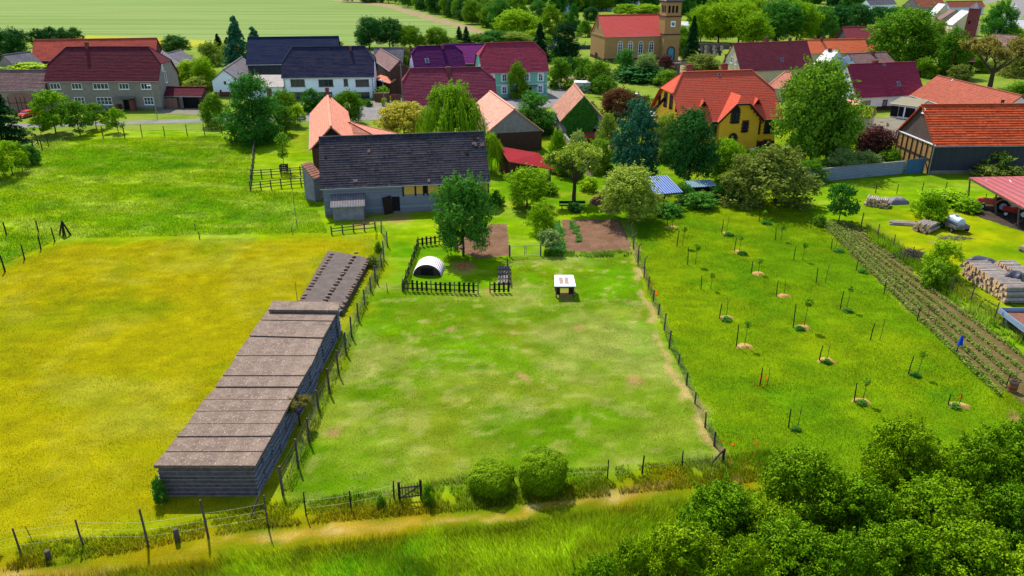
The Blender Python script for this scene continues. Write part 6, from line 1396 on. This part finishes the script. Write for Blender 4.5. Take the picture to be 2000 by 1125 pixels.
# benches and garden stuff
A=P(1092,409); r=empty('bench',A,0,'dark garden bench under the open-crowned tree','bench'); m=MB(); m.box(0,3.2,0,.45,.42,.48); m.build('seat',M['darkwood'],r); m=MB(); m.box(0,3.2,.42,.47,.6,.95); m.build('backrest',M['darkwood'],r)
for x in (.3,1.5,2.8): m=MB(); m.box(x,x+.1,.03,.4,0,.42); m.build('leg',M['wood'],r)
A=P(1020,401); r=empty('clothes_pole',A,0,'rough wooden pole rack at the foot of the bright green tree','rack'); m=MB(); m.bar((0,0,0),(0,0,1.1),.1,.1); m.build('post',M['darkwood'],r); m=MB(); m.bar((-.4,0,.9),(.5,0,.7),.07,.07); m.build('bar',M['wood'],r)
def heap(name,label,px,py,w_,d_,h_,mat,cat,n=120,sz=.12,twig=False):
    q=P(px,py); V=[]; m=MB()
    for i in range(n):
        a=rnd.uniform(0,6.28); rr=math.sqrt(rnd.random()); x=math.cos(a)*rr*w_/2;y=math.sin(a)*rr*d_/2; z=h_*(1-rr**2)*rnd.uniform(.5,1.)
        if twig:
            u=Vector((rnd.uniform(-1,1),rnd.uniform(-1,1),rnd.uniform(-.25,.25))).normalized()*rnd.uniform(.3,.8); m.tube(Vector((x,y,z))-u,Vector((x,y,z))+u,.03,.015,4)
        else:
            s=sz*rnd.uniform(.5,1.5); m.hexa([(x-s,y-s,max(0,z-s)),(x+s,y-s*.6,max(0,z-s)),(x+s*.8,y+s,max(0,z-s)),(x-s,y+s*.7,max(0,z-s))],[(x-s*.6,y-s*.5,z+s*.5),(x+s*.5,y-s*.6,z+s*.6),(x+s*.6,y+s*.5,z+s*.4),(x-s*.5,y+s*.6,z+s*.6)])
    o=m.build(name,mat); o.location=q; return props(o,label,cat,None,'stuff')
heap('compost_heap','brown compost heap beside the yellowish broad tree',1182,396,4.,3.,1.1,plain('compost',C(150,110,84,.5),.95,.4,4),'compost',320,.16)
heap('brushwood','dark brushwood heap at the fence of the wood yard',1780,503,3.6,2.2,.9,plain('brush',C(110,92,90,.5),.95,.4,4),'brushwood',260,twig=True)
heap('twig_pile','pale twigs scattered right of the cut logs',1862,466,4.2,1.,.25,M['greywood'],'twigs',60,twig=True)
heap('wood_chips','orange wood chips at the foot of the large dense tree',905,520,2.2,1.2,.15,plain('chips',C(230,150,80,.5),.95,.3,6),'wood chips',90,.08)
heap('rubble_pile','loose bricks beside the compost heap',1192,412,2.,.8,.3,M['greywood'],'rubble',26,.12)
# log piles, each log an individual
logm=plain('log_bark',C(196,180,168,.5),.9,.4,4); cutm=plain('log_cut',C(236,190,140,.75),.85,.2,6)
def log_proto(L,r):
    m=MB(); n=8; p=Vector((0,-L/2,0));q=Vector((0,L/2,0)); m.tube(p,q,r,r*.94,n,cap=False); m.cm=1
    A=[(math.cos(6.2832*i/n)*r,-L/2,math.sin(6.2832*i/n)*r) for i in range(n)]; m.poly(A); m.poly([(x*.94,L/2,z*.94) for x,_,z in A][::-1]); o=m.build('log',[logm,cutm]); me=o.data; bpy.data.objects.remove(o); return me
def logpile(label,group,px,py,ang,n,rows,L,r,jit=.12,z0=0):
    me=[log_proto(L*s,r*s2) for s,s2 in ((1,1),(.94,.85),(1.05,1.12))]; q=P(px,py); k=0
    ca,sa=math.cos(ang),math.sin(ang)
    for j in range(rows):
        for i in range(n-j//2*1-(j%2)*0):
            o=bpy.data.objects.new('log',rnd.choice(me)); COL.objects.link(o); x=(i+.5*(j%2)+j//2*.5)*2*r*.98; z=z0+r+j*r*1.72; y=rnd.uniform(-jit,jit)
            o.location=(q.x+x*ca-y*sa,q.y+x*sa+y*ca,z); o.rotation_euler=(rnd.uniform(-.02,.02),rnd.uniform(0,6),ang+rnd.uniform(-.05,.05)); props(o,label,'log',group); k+=1
g1='logs of the big stack beside the trailer'
a=P(1897,535);b_=P(1992,598); ang=math.atan2(b_.y-a.y,b_.x-a.x); logpile('cut log in the big stack beside the trailer',g1,1897,535,ang,24,6,2.2,.15)
a2=P(1955,520); logpile('cut log in the rear row of the big stack','logs of the rear row',1952,533,ang,14,6,1.6,.14)
logpile('pale split log in the pile left of the tank cart','logs left of the tank cart',1790,446,R_(-52),7,4,2.,.14,.25); logpile('thin pole in the pile left of the tank cart','poles left of the tank cart',1768,441,R_(80),5,2,3.,.09,.3)
logpile('split log in the pile behind the small gnarled tree','logs behind the gnarled tree',1690,398,R_(-30),13,5,1.6,.11,.25); logpile('log lying at the right edge by the wood yard','logs at the right edge',1996,487,R_(-60),3,2,1.5,.15)
def tarp(label,px,py,w_,d_,h_,mat,ang=0,name='tarpaulin'):
    q=P(px,py); nx,ny=14,10; V=[];Fq=[]
    for i in range(nx+1):
        for j in range(ny+1):
            x=(i/nx-.5)*w_;y=(j/ny-.5)*d_; e=min(1,3.2*min(i/nx,1-i/nx,j/ny,1-j/ny)+.0); V.append((x,y,h_*e**.5*(.85+.3*vn(np.array([x]),np.array([y]),.5,4)[0])+.01))
    for i in range(nx):
        for j in range(ny): a=i*(ny+1)+j; Fq.append((a,a+ny+1,a+ny+2,a+1))
    me=npmesh(name,np.array(V),np.array(Fq),mat); o=link(name,me); o.location=q; o.rotation_euler=(0,0,ang); return props(o,label,'tarpaulin')
tb=plain('black_tarp',C(70,72,86,.5),.4,.2,2); tarp('black tarpaulin over the wood heap at the upper left of the big log stack',1916,524,3.2,2.2,1.1,tb,R_(-50)); tarp('dark grey tarpaulin thrown over the middle of the big log stack',1972,570,2.1,2.,2.,tb,R_(-40)); tarp('grey sheet-covered heap behind the fence of the wood yard',1752,396,2.6,1.6,.7,plain('grey_tarp',C(140,132,140,.5),.6,.2,2),.1)
a=P(1902,516)
# tractor shed with red metal roof
Q=[P(1890,346,3.1),P(2003,344,3.5),P(2100,415,3.2),P(2003,398,2.6)]; o0=Vector((Q[0].x,Q[0].y,0))
r=empty('tractor_shed',o0,0,'open pole shed with faded red metal roof at the right edge','shed'); fa,fb_,fc,fd=P(1893,347,3.0),P(2090,343,3.6),P(2140,452,2.9),P(2000,407,2.6)
m=MB(); pts=[p-o0 for p in (fa,fd,fc,fb_)]; m.hexa(pts,[p+Vector((0,0,.06)) for p in pts]); rf=m.build('roof',corr('red_roof_sheet',C(206,100,92,.5),C(188,86,80,.5),.9,.4),r)
m=MB()
for s in (.12,.36,.55,.72,.86): p0=pts[0].lerp(pts[3],s)+Vector((0,0,.075)); p1=pts[1].lerp(pts[2],s)+Vector((0,0,.075)); e=rnd.choice((.5,.9,1.)); m.bar(p0.lerp(p1,.1),p0.lerp(p1,e),.07,.03)
m.build('batten',M['white'],rf)
for px,by,ln in ((1891,392,.5),(1945,420,1.2),(1988,446,.3)):
    g=P(px,by)-o0; tz=min(fa.z,fd.z)-.05; f=max(0,min(1,(px-1893)/107)); tp_=(fa.lerp(fd,f))-o0; m=MB(); m.tube(g,Vector((g.x+(tp_.x-g.x)*.8,g.y+(tp_.y-g.y)*.5,tp_.z-.02)),.11,.09,7); m.build('pole',M['wood'],r)
m=MB(); m.bar(pts[0]-Vector((0,0,.12)),pts[1]-Vector((0,0,.12)),.14,.14); m.bar(pts[3]-Vector((0,0,.12)),pts[2]-Vector((0,0,.12)),.14,.14); m.build('beam',M['wood'],r)
for p,q in (((1868,398),(1890,372)),((1975,443),(2003,425))): m=MB(); a_=P(*p)-o0; b__=P(*q,.9)-o0; m.tube(a_,b__,.05); m.build('brace',M['wood'],r)
# tractor
def wheel(x,y,R,w_,name,par,rim,tyre=M['black']):
    m=MB(); n=20
    for i in range(n):
        a,b_=6.2832*i/n,6.2832*(i+1)/n; f=lambda a,rr,yy:(x+rr*math.cos(a),y+yy,R+rr*math.sin(a)); Ri=R*.58
        for (r0,y0),(r1,y1) in (((Ri,-w_/2),(R*.94,-w_/2)),((R*.94,-w_/2),(R,-w_*.3)),((R,-w_*.3),(R,w_*.3)),((R,w_*.3),(R*.94,w_/2)),((R*.94,w_/2),(Ri,w_/2)),((Ri,w_/2),(Ri,-w_/2))): m.poly([f(a,r0,y0),f(b_,r0,y0),f(b_,r1,y1),f(a,r1,y1)])
    wo=m.build(name,tyre,par); m=MB()
    for yy in (-w_*.35,w_*.35): m.poly([(x+R*.57*math.cos(6.2832*i/n),y+yy,R+R*.57*math.sin(6.2832*i/n)) for i in range(n)] if yy>0 else [(x+R*.57*math.cos(6.2832*i/n),y+yy,R+R*.57*math.sin(6.2832*i/n)) for i in range(n)][::-1])
    m.tube((x,y-w_*.42,R),(x,y+w_*.42,R),R*.16,n=10); m.build('rim',rim,wo); return wo
def tractor(q,ang,label,col,scale=1.):
    r=empty('tractor',q,ang,label,'tractor'); r.scale=(scale,)*3; pm=plain('tractor_paint',col,.45,.15,2); rim=plain('wheel_rim',C(190,205,215,.8),.5,.1)
    m=MB(); m.box(-2.2,-.4,-.32,.32,.75,1.45); m.hexa([(-2.3,-.3,.8),(-2.2,-.32,.75),(-2.2,.32,.75),(-2.3,.3,.8)],[(-2.3,-.25,1.35),(-2.2,-.32,1.45),(-2.2,.32,1.45),(-2.3,.25,1.35)]); m.box(-.4,.9,-.45,.45,.6,1.1); m.box(-.5,-.35,-.4,.4,1.1,1.6); m.build('body',pm,r)
    for s in (-1,1):
        m=MB()
        for i in range(7):
            a,b_=.25+i*.38,.25+(i+1)*.38; R1,R2=.88,.93; f=lambda a,rr,y:(.6+rr*math.cos(a),y,.78+rr*math.sin(a)); y0,y1=s*.5,s*.92
            m.hexa([f(a,R1,y0),f(a,R1,y1),f(a,R2,y1),f(a,R2,y0)],[f(b_,R1,y0),f(b_,R1,y1),f(b_,R2,y1),f(b_,R2,y0)])
        m.build('mudguard',pm,r); wheel(.6,s*.75,.78,.42,'wheel',r,rim); wheel(-1.75,s*.62,.45,.24,'wheel',r,rim)
    m=MB(); m.box(.15,.65,-.25,.25,1.1,1.25); m.box(.6,.7,-.25,.25,1.25,1.6); m.build('seat',M['black'],r); m=MB()
    for x,y in ((-.3,-.5),(-.3,.5),(1.,-.5),(1.,.5)): m.bar((x,y,1.1),(x*.95,y*.95,2.25),.05,.05)
    for y in (-.48,.48): m.bar((-.28,y,2.25),(.95,y,2.25),.05,.05)
    for x in (-.28,.3,.95): m.bar((x,-.48,2.25),(x,.48,2.25),.05,.05)
    m.build('cab_frame',M['wire'],r); m=MB(); m.tube((-1.4,.2,1.45),(-1.4,.2,2.),.045); m.build('exhaust',M['black'],r)
    m=MB(); m.tube((-.3,0,1.5),(-.05,0,1.7),.03); m.tube((-.06,-.2,1.7),(-.06,.2,1.7),.025); m.build('steering_wheel',M['black'],r)
    for s in (-1,1): m=MB(); m.tube((-2.32,s*.2,1.2),(-2.28,s*.2,1.2),.09,n=12); m.build('headlight',M['glass'],r)
tractor(P(1944,410),R_(-24),'orange-red tractor parked under the front of the pole shed',C(214,92,70,.7),.92)
tractor(P(1988,424),R_(-30),'dark red second tractor deep in the pole shed',C(190,50,44,.6),.75)
# tank cart
A=P(1863,449); r=empty('tank_cart',A,R_(100),'grey flatbed cart carrying a metal tank in the wood yard','cart'); m=MB(); m.box(-1.2,1.2,-.85,.85,.5,.62); m.build('bed',M['greywood'],r)
for x0,x1,y0,y1 in ((-1.2,1.2,-.88,-.83),(-1.2,1.2,.83,.88),(-1.23,-1.18,-.85,.85),(1.18,1.23,-.85,.85)): m=MB(); m.box(x0,x1,y0,y1,.5,.88); m.build('side_board',M['greywood'],r)
for x in (-.75,.75):
    for y in (-.95,.95): wheel(x,y,.32,.18,'wheel',r,M['steel'])
m=MB(); m.bar((-1.2,0,.45),(-2.2,0,.4),.08,.08); m.build('drawbar',M['darkwood'],r)
o=empty('tank',A,R_(100),'shiny grey cylindrical tank lying on the flatbed cart','tank'); m=MB(); n=18; prof=[(-1.,.0),(-.98,.3),(-.9,.46),(-.8,.5),(.8,.5),(.9,.46),(.98,.3),(1.,.0)]
for (x0,r0),(x1,r1) in zip(prof,prof[1:]):
    for i in range(n): a,b_=6.2832*i/n,6.2832*(i+1)/n; f=lambda x,rr,a:(x,rr*math.cos(a),1.13+rr*math.sin(a)); m.poly([f(x0,r0,a),f(x0,r0,b_),f(x1,r1,b_),f(x1,r1,a)][::-1])
m.build('shell',plain('tank_metal',C(186,200,214,.75),.35,.1,2,metal=.2),o,smooth=True); m=MB(); m.tube((0,0,1.6),(0,0,1.78),.18,n=14); m.build('filler_cap',M['steel'],o)
# blue-grey box trailer at the right edge
A=P(1946,626); B=P(2004,672); d=B-A; r=empty('trailer',A,math.atan2(d.y,d.x),'blue-grey flat trailer with rusty floor cut by the right edge','trailer'); L=5.; tm=plain('trailer_paint',C(150,170,196,.75),.5,.15,2); m=MB(); m.box(0,L,0,2.1,.75,.85); m.build('floor',plain('rusty_floor',C(150,100,84,.5),.9,.3,3),r)
for x0,x1,y0,y1 in ((0,L,-.04,0),(0,L,2.1,2.14),(-.04,0,0,2.1),(L,L+.04,0,2.1)): m=MB(); m.box(x0,x1,y0,y1,.72,1.22); m.build('side_board',tm,r)
for x in (1.,3.9):
    for y in (.2,1.9): wheel(x,y,.4,.22,'wheel',r,M['steel'])
m=MB(); m.box(0,L,.5,.6,.6,.75); m.box(0,L,1.5,1.6,.6,.75); m.build('frame',M['black'],r)
# barrel, bag on a pole, tripod, stump
q=P(1976,764); r=empty('barrel',q,0,'rusty open barrel at the lower end of the potato field','barrel'); m=MB(); m.tube((0,0,0),(0,0,.7),.3,.3,16); 
m.build('body',plain('rust',C(170,110,70,.5),.8,.3,4),r); m=MB(); m.tube((0,0,.68),(0,0,.72),.32,n=16); m.tube((0,0,.3),(0,0,.34),.315,n=16); m.build('hoop',M['darkwood'],r)
q=P(1867,690); r=empty('bag_pole',q,0,'post with a blue plastic bag pulled over its top','post'); m=MB(); m.tube((0,0,0),(.1,0,1.4),.04); m.build('shaft',M['darkwood'],r); m=MB(); m.hexa([(-.02,-.12,.75),(.3,-.12,.7),(.34,.12,.8),(.0,.12,.7)],[(.05,-.06,1.5),(.22,-.05,1.55),(.2,.05,1.5),(.08,.05,1.55)]); m.build('bag',plain('blue_bag',C(20,70,190,.7),.4,.2,4),r)
q=P(128,461); r=empty('post_tripod',q,0,'bundle of dark posts leaning together at the fence corner of the left meadow','post bundle')
for dx,dy in ((-.7,.1),(0,-.4),(.6,0),(.35,.4)): m=MB(); m.tube((dx,dy,0),(0,0,1.75),.09,.08); m.build('post',M['darkwood'],r)
for px,py,tp,lab in ((347,1056,1033,'short sawn stump of a post in the lower left fence line'),(96,1093,1076,'rotten short stump at the lower left corner')):
    q=P(px,py); m=MB(); hh=ht(px,py,tp); m.tube((0,0,0),(.02,0,hh),.15,.13,10); m.tube((.02,0,hh-.01),(.02,0,hh+.02),.11,.1,10); o=m.build('stump',M['wood']); o.location=q; props(o,lab,'stump')
for (a,b_,lab) in (((488,1015),(514,975,),'diagonal strut propping the corner post of the lower left fence'),((1388,907),(1408,892),'diagonal strut at the corner post of the mesh fence')):
    A=P(*a);B=P(b_[0],b_[1]+20); m=MB(); m.tube((0,0,0),(B.x-A.x,B.y-A.y,1.2),.06,.05); o=m.build('strut',M['wood']); o.location=A; props(o,lab,'strut')
# caged sapling with planter left of barn
q=P(555,334); r=empty('caged_tree',q,0,'thin young tree in a dark wooden planter cage left of the barn','tree'); m=MB(); m.tube((0,0,0),(.1,0,2.6),.05,.03); m.tube((.1,0,2.6),(.3,0,5.4),.03,.015); m.build('trunk',M['trunk'],r)
m=MB(); 
for x,y in ((-.45,-.45),(.45,-.45),(.45,.45),(-.45,.45)): m.bar((x,y,0),(x,y,1.),.08,.08)
for z in (.2,.5,.8):
    for a_,b__ in (((-.5,-.5),(.5,-.5)),((.5,-.5),(.5,.5)),((.5,.5),(-.5,.5)),((-.5,.5),(-.5,-.5))): m.bar((*a_,z),(*b__,z),.04,.2)
m.build('cage',M['darkwood'],r); n=900; pos=np.concatenate([np.array([.1,0,2.6])+unit(n//2)*np.array([.8,.8,.9])*rng.random((n//2,1))**.4,np.array([.3,0,4.6])+unit(n//2)*np.array([1.2,1.2,.9])*rng.random((n//2,1))**.4]); sheet_leaves('leaves',(pos,(0,0,.3)),.1,FM['mid'],r,n)
# garden sheds with blue corrugated roofs
blue=corr('blue_corrugated',C(36,100,184,.6),C(28,84,160,.6),.32,.4)
h=House('shed','open shed with blue corrugated roof behind the yellowish broad tree',(1282,380),(1334,375),2.1,row=344,pitch=13,mono=True,roof=blue,wall=M['darkwood'],open_=True,cat='shed',th=0,course=9)
m=MB(); m.tube((h.L-.3,.3,0),(h.L-.3,.3,h.ez),.05); m.tube((.3,.3,0),(.3,.3,h.ez),.05); m.build('post',M['steel'],h.root); m=MB(); m.box(.2,h.L-.2,h.D-.5,h.D-.4,0,h.ez+.1); m.build('back_wall',M['darkwood'],h.root)
h=House('shed','low wood shelter with dull blue roof right of the blue corrugated shed',(1349,366),(1400,363),1.9,row=352,pitch=10,mono=True,roof=corr('dull_blue_corrugated',C(110,150,170,.6),C(80,120,140,.6),.32,.5),wall=M['darkwood'],open_=True,cat='shed',th=0,course=9)
m=MB()
for x in (.3,h.L-.3): m.tube((x,.3,0),(x,.3,h.ez),.05)
m.build('post',M['steel'],h.root); m=MB(); m.box(.2,h.L-.2,h.D-.6,h.D-.5,0,h.ez); m.build('back_wall',M['darkwood'],h.root)
logpile('short firewood log stored in the low wood shelter','firewood in the shelter',1354,390,0,9,5,.5,.1)
# garden hut (white container)
A=P(1122,180); r=empty('garden_hut',A,R_(-6),'small white metal garden hut with grey door beside the apple tree','hut'); m=MB(); m.box(0,3.6,0,2.4,0,2.1); m.build('wall',plain('hut_panel',C(214,196,180,.8),.6,.08),r); m=MB(); m.box(-.15,3.75,-.15,2.55,2.1,2.24); m.build('roof',M['white'],r); m=MB(); m.box(2.1,3.2,-.03,0,.05,1.9); m.build('door',plain('hut_door',C(150,175,205,.8),.5,.1),r)
A=P(1199,236); r=empty('water_tank',A,0,'dark green water butt under the brown-purple tree','water tank'); m=MB(); m.tube((0,0,0),(0,0,1.7),.85,.8,16); m.build('body',plain('dark_green_plastic',C(20,60,58,.6),.5,.1),r); m=MB(); m.tube((0,0,1.7),(0,0,1.76),.88,n=16); m.build('lid',M['black'],r)
A=P(1063,90); r=empty('site_cabin',A,0,'white cabin with windows between the dark conifers','cabin'); m=MB(); m.box(0,4.5,0,2.4,0,2.4); m.build('wall',W_['white'],r); m=MB(); m.box(.4,1.8,-.03,0,.9,1.7); m.build('window',M['glass'],r); m=MB(); m.box(2.6,4.,-.03,0,.9,1.7); m.build('window',M['glass'],r); m=MB(); m.box(-.1,4.6,-.1,2.5,2.4,2.52); m.build('roof',M['steel'],r)
# planks/table in front of villa
A=P(1466,302); r=empty('garden_table',A,0,'garden table with pale cloth before the villa plinth','table'); m=MB(); m.box(0,1.8,0,.9,.72,.76); m.build('table_top',M['white'],r)
for x in (.08,1.66):
    for y in (.08,.76): m=MB(); m.box(x,x+.06,y,y+.06,0,.72); m.build('leg',M['steel'],r)
# cars
def car(px,py,ang,label,col,L=4.2):
    q=P(px,py); r=empty('car',q,ang,label,'car'); s=L/4.2; pm=plain('car_paint',col,.25,.03,1,spec=.6,bst=0)
    prof=[(-2.1,.35),(-2.1,.75),(-1.95,.92),(-1.1,1.0),(-.55,1.42),(.95,1.45),(1.6,1.02),(2.05,.95),(2.1,.6),(2.1,.35)]
    def side(y,k): return [(x*s,y*(1 if z<1.05 else k)*s,z*s) for x,z in prof]
    m=MB(); a=side(-.85,.8);b_=side(.85,.8); m.poly(a[::-1]) if 0 else m.poly(a); m.poly(b_[::-1])
    for i in range(len(a)): j=(i+1)%len(a); m.poly([a[j],a[i],b_[i],b_[j]])
    m.build('body',pm,r)
    m=MB()
    for y,sg in ((-.79,-1),(.79,1)):
        pts=[(-.95*s,(y+sg*.04)*s,1.03*s),(1.35*s,(y+sg*.04)*s,1.03*s),(.85*s,(y-sg*.075)*s,1.38*s),(-.5*s,(y-sg*.075)*s,1.36*s)]; m.poly(pts if sg<0 else pts[::-1])
    m.poly([(-1.06*s,-.68*s,1.05*s),(-.6*s,-.62*s,1.4*s),(-.6*s,.62*s,1.4*s),(-1.06*s,.68*s,1.05*s)]); m.poly([(1.58*s,-.68*s,1.05*s),(1.58*s,.68*s,1.05*s),(1.02*s,.62*s,1.43*s),(1.02*s,-.62*s,1.43*s)])
    for v in range(len(m.v)): x,y,z=m.v[v]; m.v[v]=(x+(-.03 if x<-.55*s and abs(y)<.7*s else .03 if x>1.*s and abs(y)<.7*s else 0),y,z+.01)
    m.build('windows',M['glass'],r)
    for x in (-1.35,1.35):
        for y in (-.76,.76): wheel(x*s,y*s,.32*s,.2*s,'wheel',r,M['steel'])
    for y in (-.6,.6): m=MB(); m.box(-2.13*s,-2.09*s,(y-.15)*s,(y+.15)*s,.62*s,.76*s); m.build('headlight',M['white'],r)
    for y in (-.65,.65): m=MB(); m.box(2.08*s,2.12*s,(y-.12)*s,(y+.12)*s,.7*s,.86*s); m.build('tail_light',plain('tail_red',C(190,20,20,.6),.4,.1),r)
car(55,228,R_(80),'small red car in front of the arched gate at the far left',C(215,30,50,.8),3.6)
car(1236,196,R_(12),'silver car behind the brown-purple tree',C(200,215,235,.9))
car(1148,276,R_(5),'red car half hidden before the ivy cottage',C(170,16,36,.8))
car(1981,15,R_(62),'white car on the main road, the farther one',C(230,232,240,.9)); car(1978,30,R_(60),'white car on the main road, the nearer one',C(225,228,236,.9))
car(1735,30,R_(10),'dark car parked along the far street',C(60,60,70,.6)); car(1893,-2,R_(20),'small white van-like car at the far end of the road bend',C(230,230,235,.9))
# street lamps, sign, pole
def lamp(px,base,top,label,arm=1.):
    q=P(px,base); hh=ht(px,base,top); r=empty('street_lamp',q,0,label,'street lamp'); m=MB(); m.tube((0,0,0),(0,0,hh),.07,.05); m.build('pole',M['steel'],r); m=MB(); m.tube((0,0,hh),(-arm*.4,0,hh+.1),.04); m.build('arm',M['steel'],r); m=MB(); m.hexa([(-.9,-.14,hh),(-.1,-.14,hh+.02),(-.1,.14,hh+.02),(-.9,.14,hh)],[(-.85,-.1,hh+.16),(-.15,-.1,hh+.2),(-.15,.1,hh+.2),(-.85,.1,hh+.16)]); m.build('lamp_head',plain('lamp_white',C(235,225,225,.8),.5,.05),r)
lamp(307,228,168,'street lamp before the right corner of the dark-roofed farmhouse'); lamp(751,208,157,'street lamp beside the red brick wall'); lamp(1064,188,148,'street lamp at the right corner of the mint green house')
q=P(787,205); r=empty('utility_pole',q,0,'tall grey concrete utility pole left of the wine-red roof','utility pole'); hh=ht(787,205,124); m=MB(); m.tube((0,0,0),(0,0,hh),.17,.11,8); m.build('pole',M['conc'],r); m=MB(); m.bar((-.5,0,hh-.3),(.5,0,hh-.3),.08,.08); m.build('crossarm',M['conc'],r)
q=P(1076,186); r=empty('road_sign',q,0,'triangular yield sign at the road junction','road sign'); hh=ht(1076,186,166); m=MB(); m.tube((0,0,0),(0,0,hh),.035); m.build('pole',M['steel'],r); m=MB(); m.poly([(0,-.05,hh-.75),(.48,-.05,hh+.05),(-.48,-.05,hh+.05)]); m.poly([(-.48,-.04,hh+.05),(.48,-.04,hh+.05),(0,-.04,hh-.75)]); m.build('plate',M['dark'],r)
q=P(1862,70); r=empty('mast',q,0,'slim grey mast standing left of the red brick tower','mast'); hh=ht(1862,70,18); m=MB(); m.tube((0,0,0),(.6,0,hh),.09,.06); m.build('pole',M['steel'],r)
for px,b_,tp,lab in ((1975,88,55,'street lamp post beside the main road at the right'),(582,596,550,'thin bare rod in the grass beside the low sheet heap'),(1185,-1,-1,'')):
    if not lab: continue
    q=P(px,b_); m=MB(); hh=ht(px,b_,tp); m.tube((0,0,0),(0,0,hh),.03,.02); o=m.build('rod' if 'rod' in lab else 'lamp_post',M['wood'] if 'rod' in lab else M['steel']); o.location=q; props(o,lab,'post')
q=P(64,1057); m=MB(); m.tube((0,0,0),(-.15,0,1.),.02); o=m.build('rod',M['darkwood']); o.location=q; props(o,'thin leaning rod between the first two posts of the lower left fence','rod')
# graves
gm=[M['conc'],plain('dark_granite',C(70,66,70,.6),.5,.2,2),plain('sandstone_grave',C(200,176,150,.6),.9,.15,2)]
for i in range(26):
    px,py=1368+(i%9)*5.2+rnd.uniform(-1.5,1.5),98+(i//9)*5+rnd.uniform(-1.2,1.2); q=P(px,py); m=MB(); w_=rnd.uniform(.35,.6); hh=rnd.uniform(.9,1.4); m.box(-w_,w_,0,.18,.12,hh); m.box(-w_-.1,w_+.1,-.05,.25,0,.12); m.hexa([(-w_,0,hh),(w_,0,hh),(w_,.18,hh),(-w_,.18,hh)],[(-w_*.5,0,hh+.15),(w_*.5,0,hh+.15),(w_*.5,.18,hh+.15),(-w_*.5,.18,hh+.15)]); o=m.build('gravestone',gm[i%3]); o.location=q; o.rotation_euler=(0,0,rnd.uniform(-.2,.2)); props(o,'small gravestone in the graveyard right of the church','gravestone','gravestones right of the church')
q=P(1321,150); r=empty('gate_pillar',q,0,'grey stone pillar at the foot of the church path','pillar'); m=MB(); m.box(-.7,.7,-.4,.4,0,3.2); m.build('shaft',M['conc'],r); m=MB(); m.box(-.9,.9,-.55,.55,3.2,3.5); m.build('cap',M['conc'],r)
print('OBJS',len(bpy.data.objects))
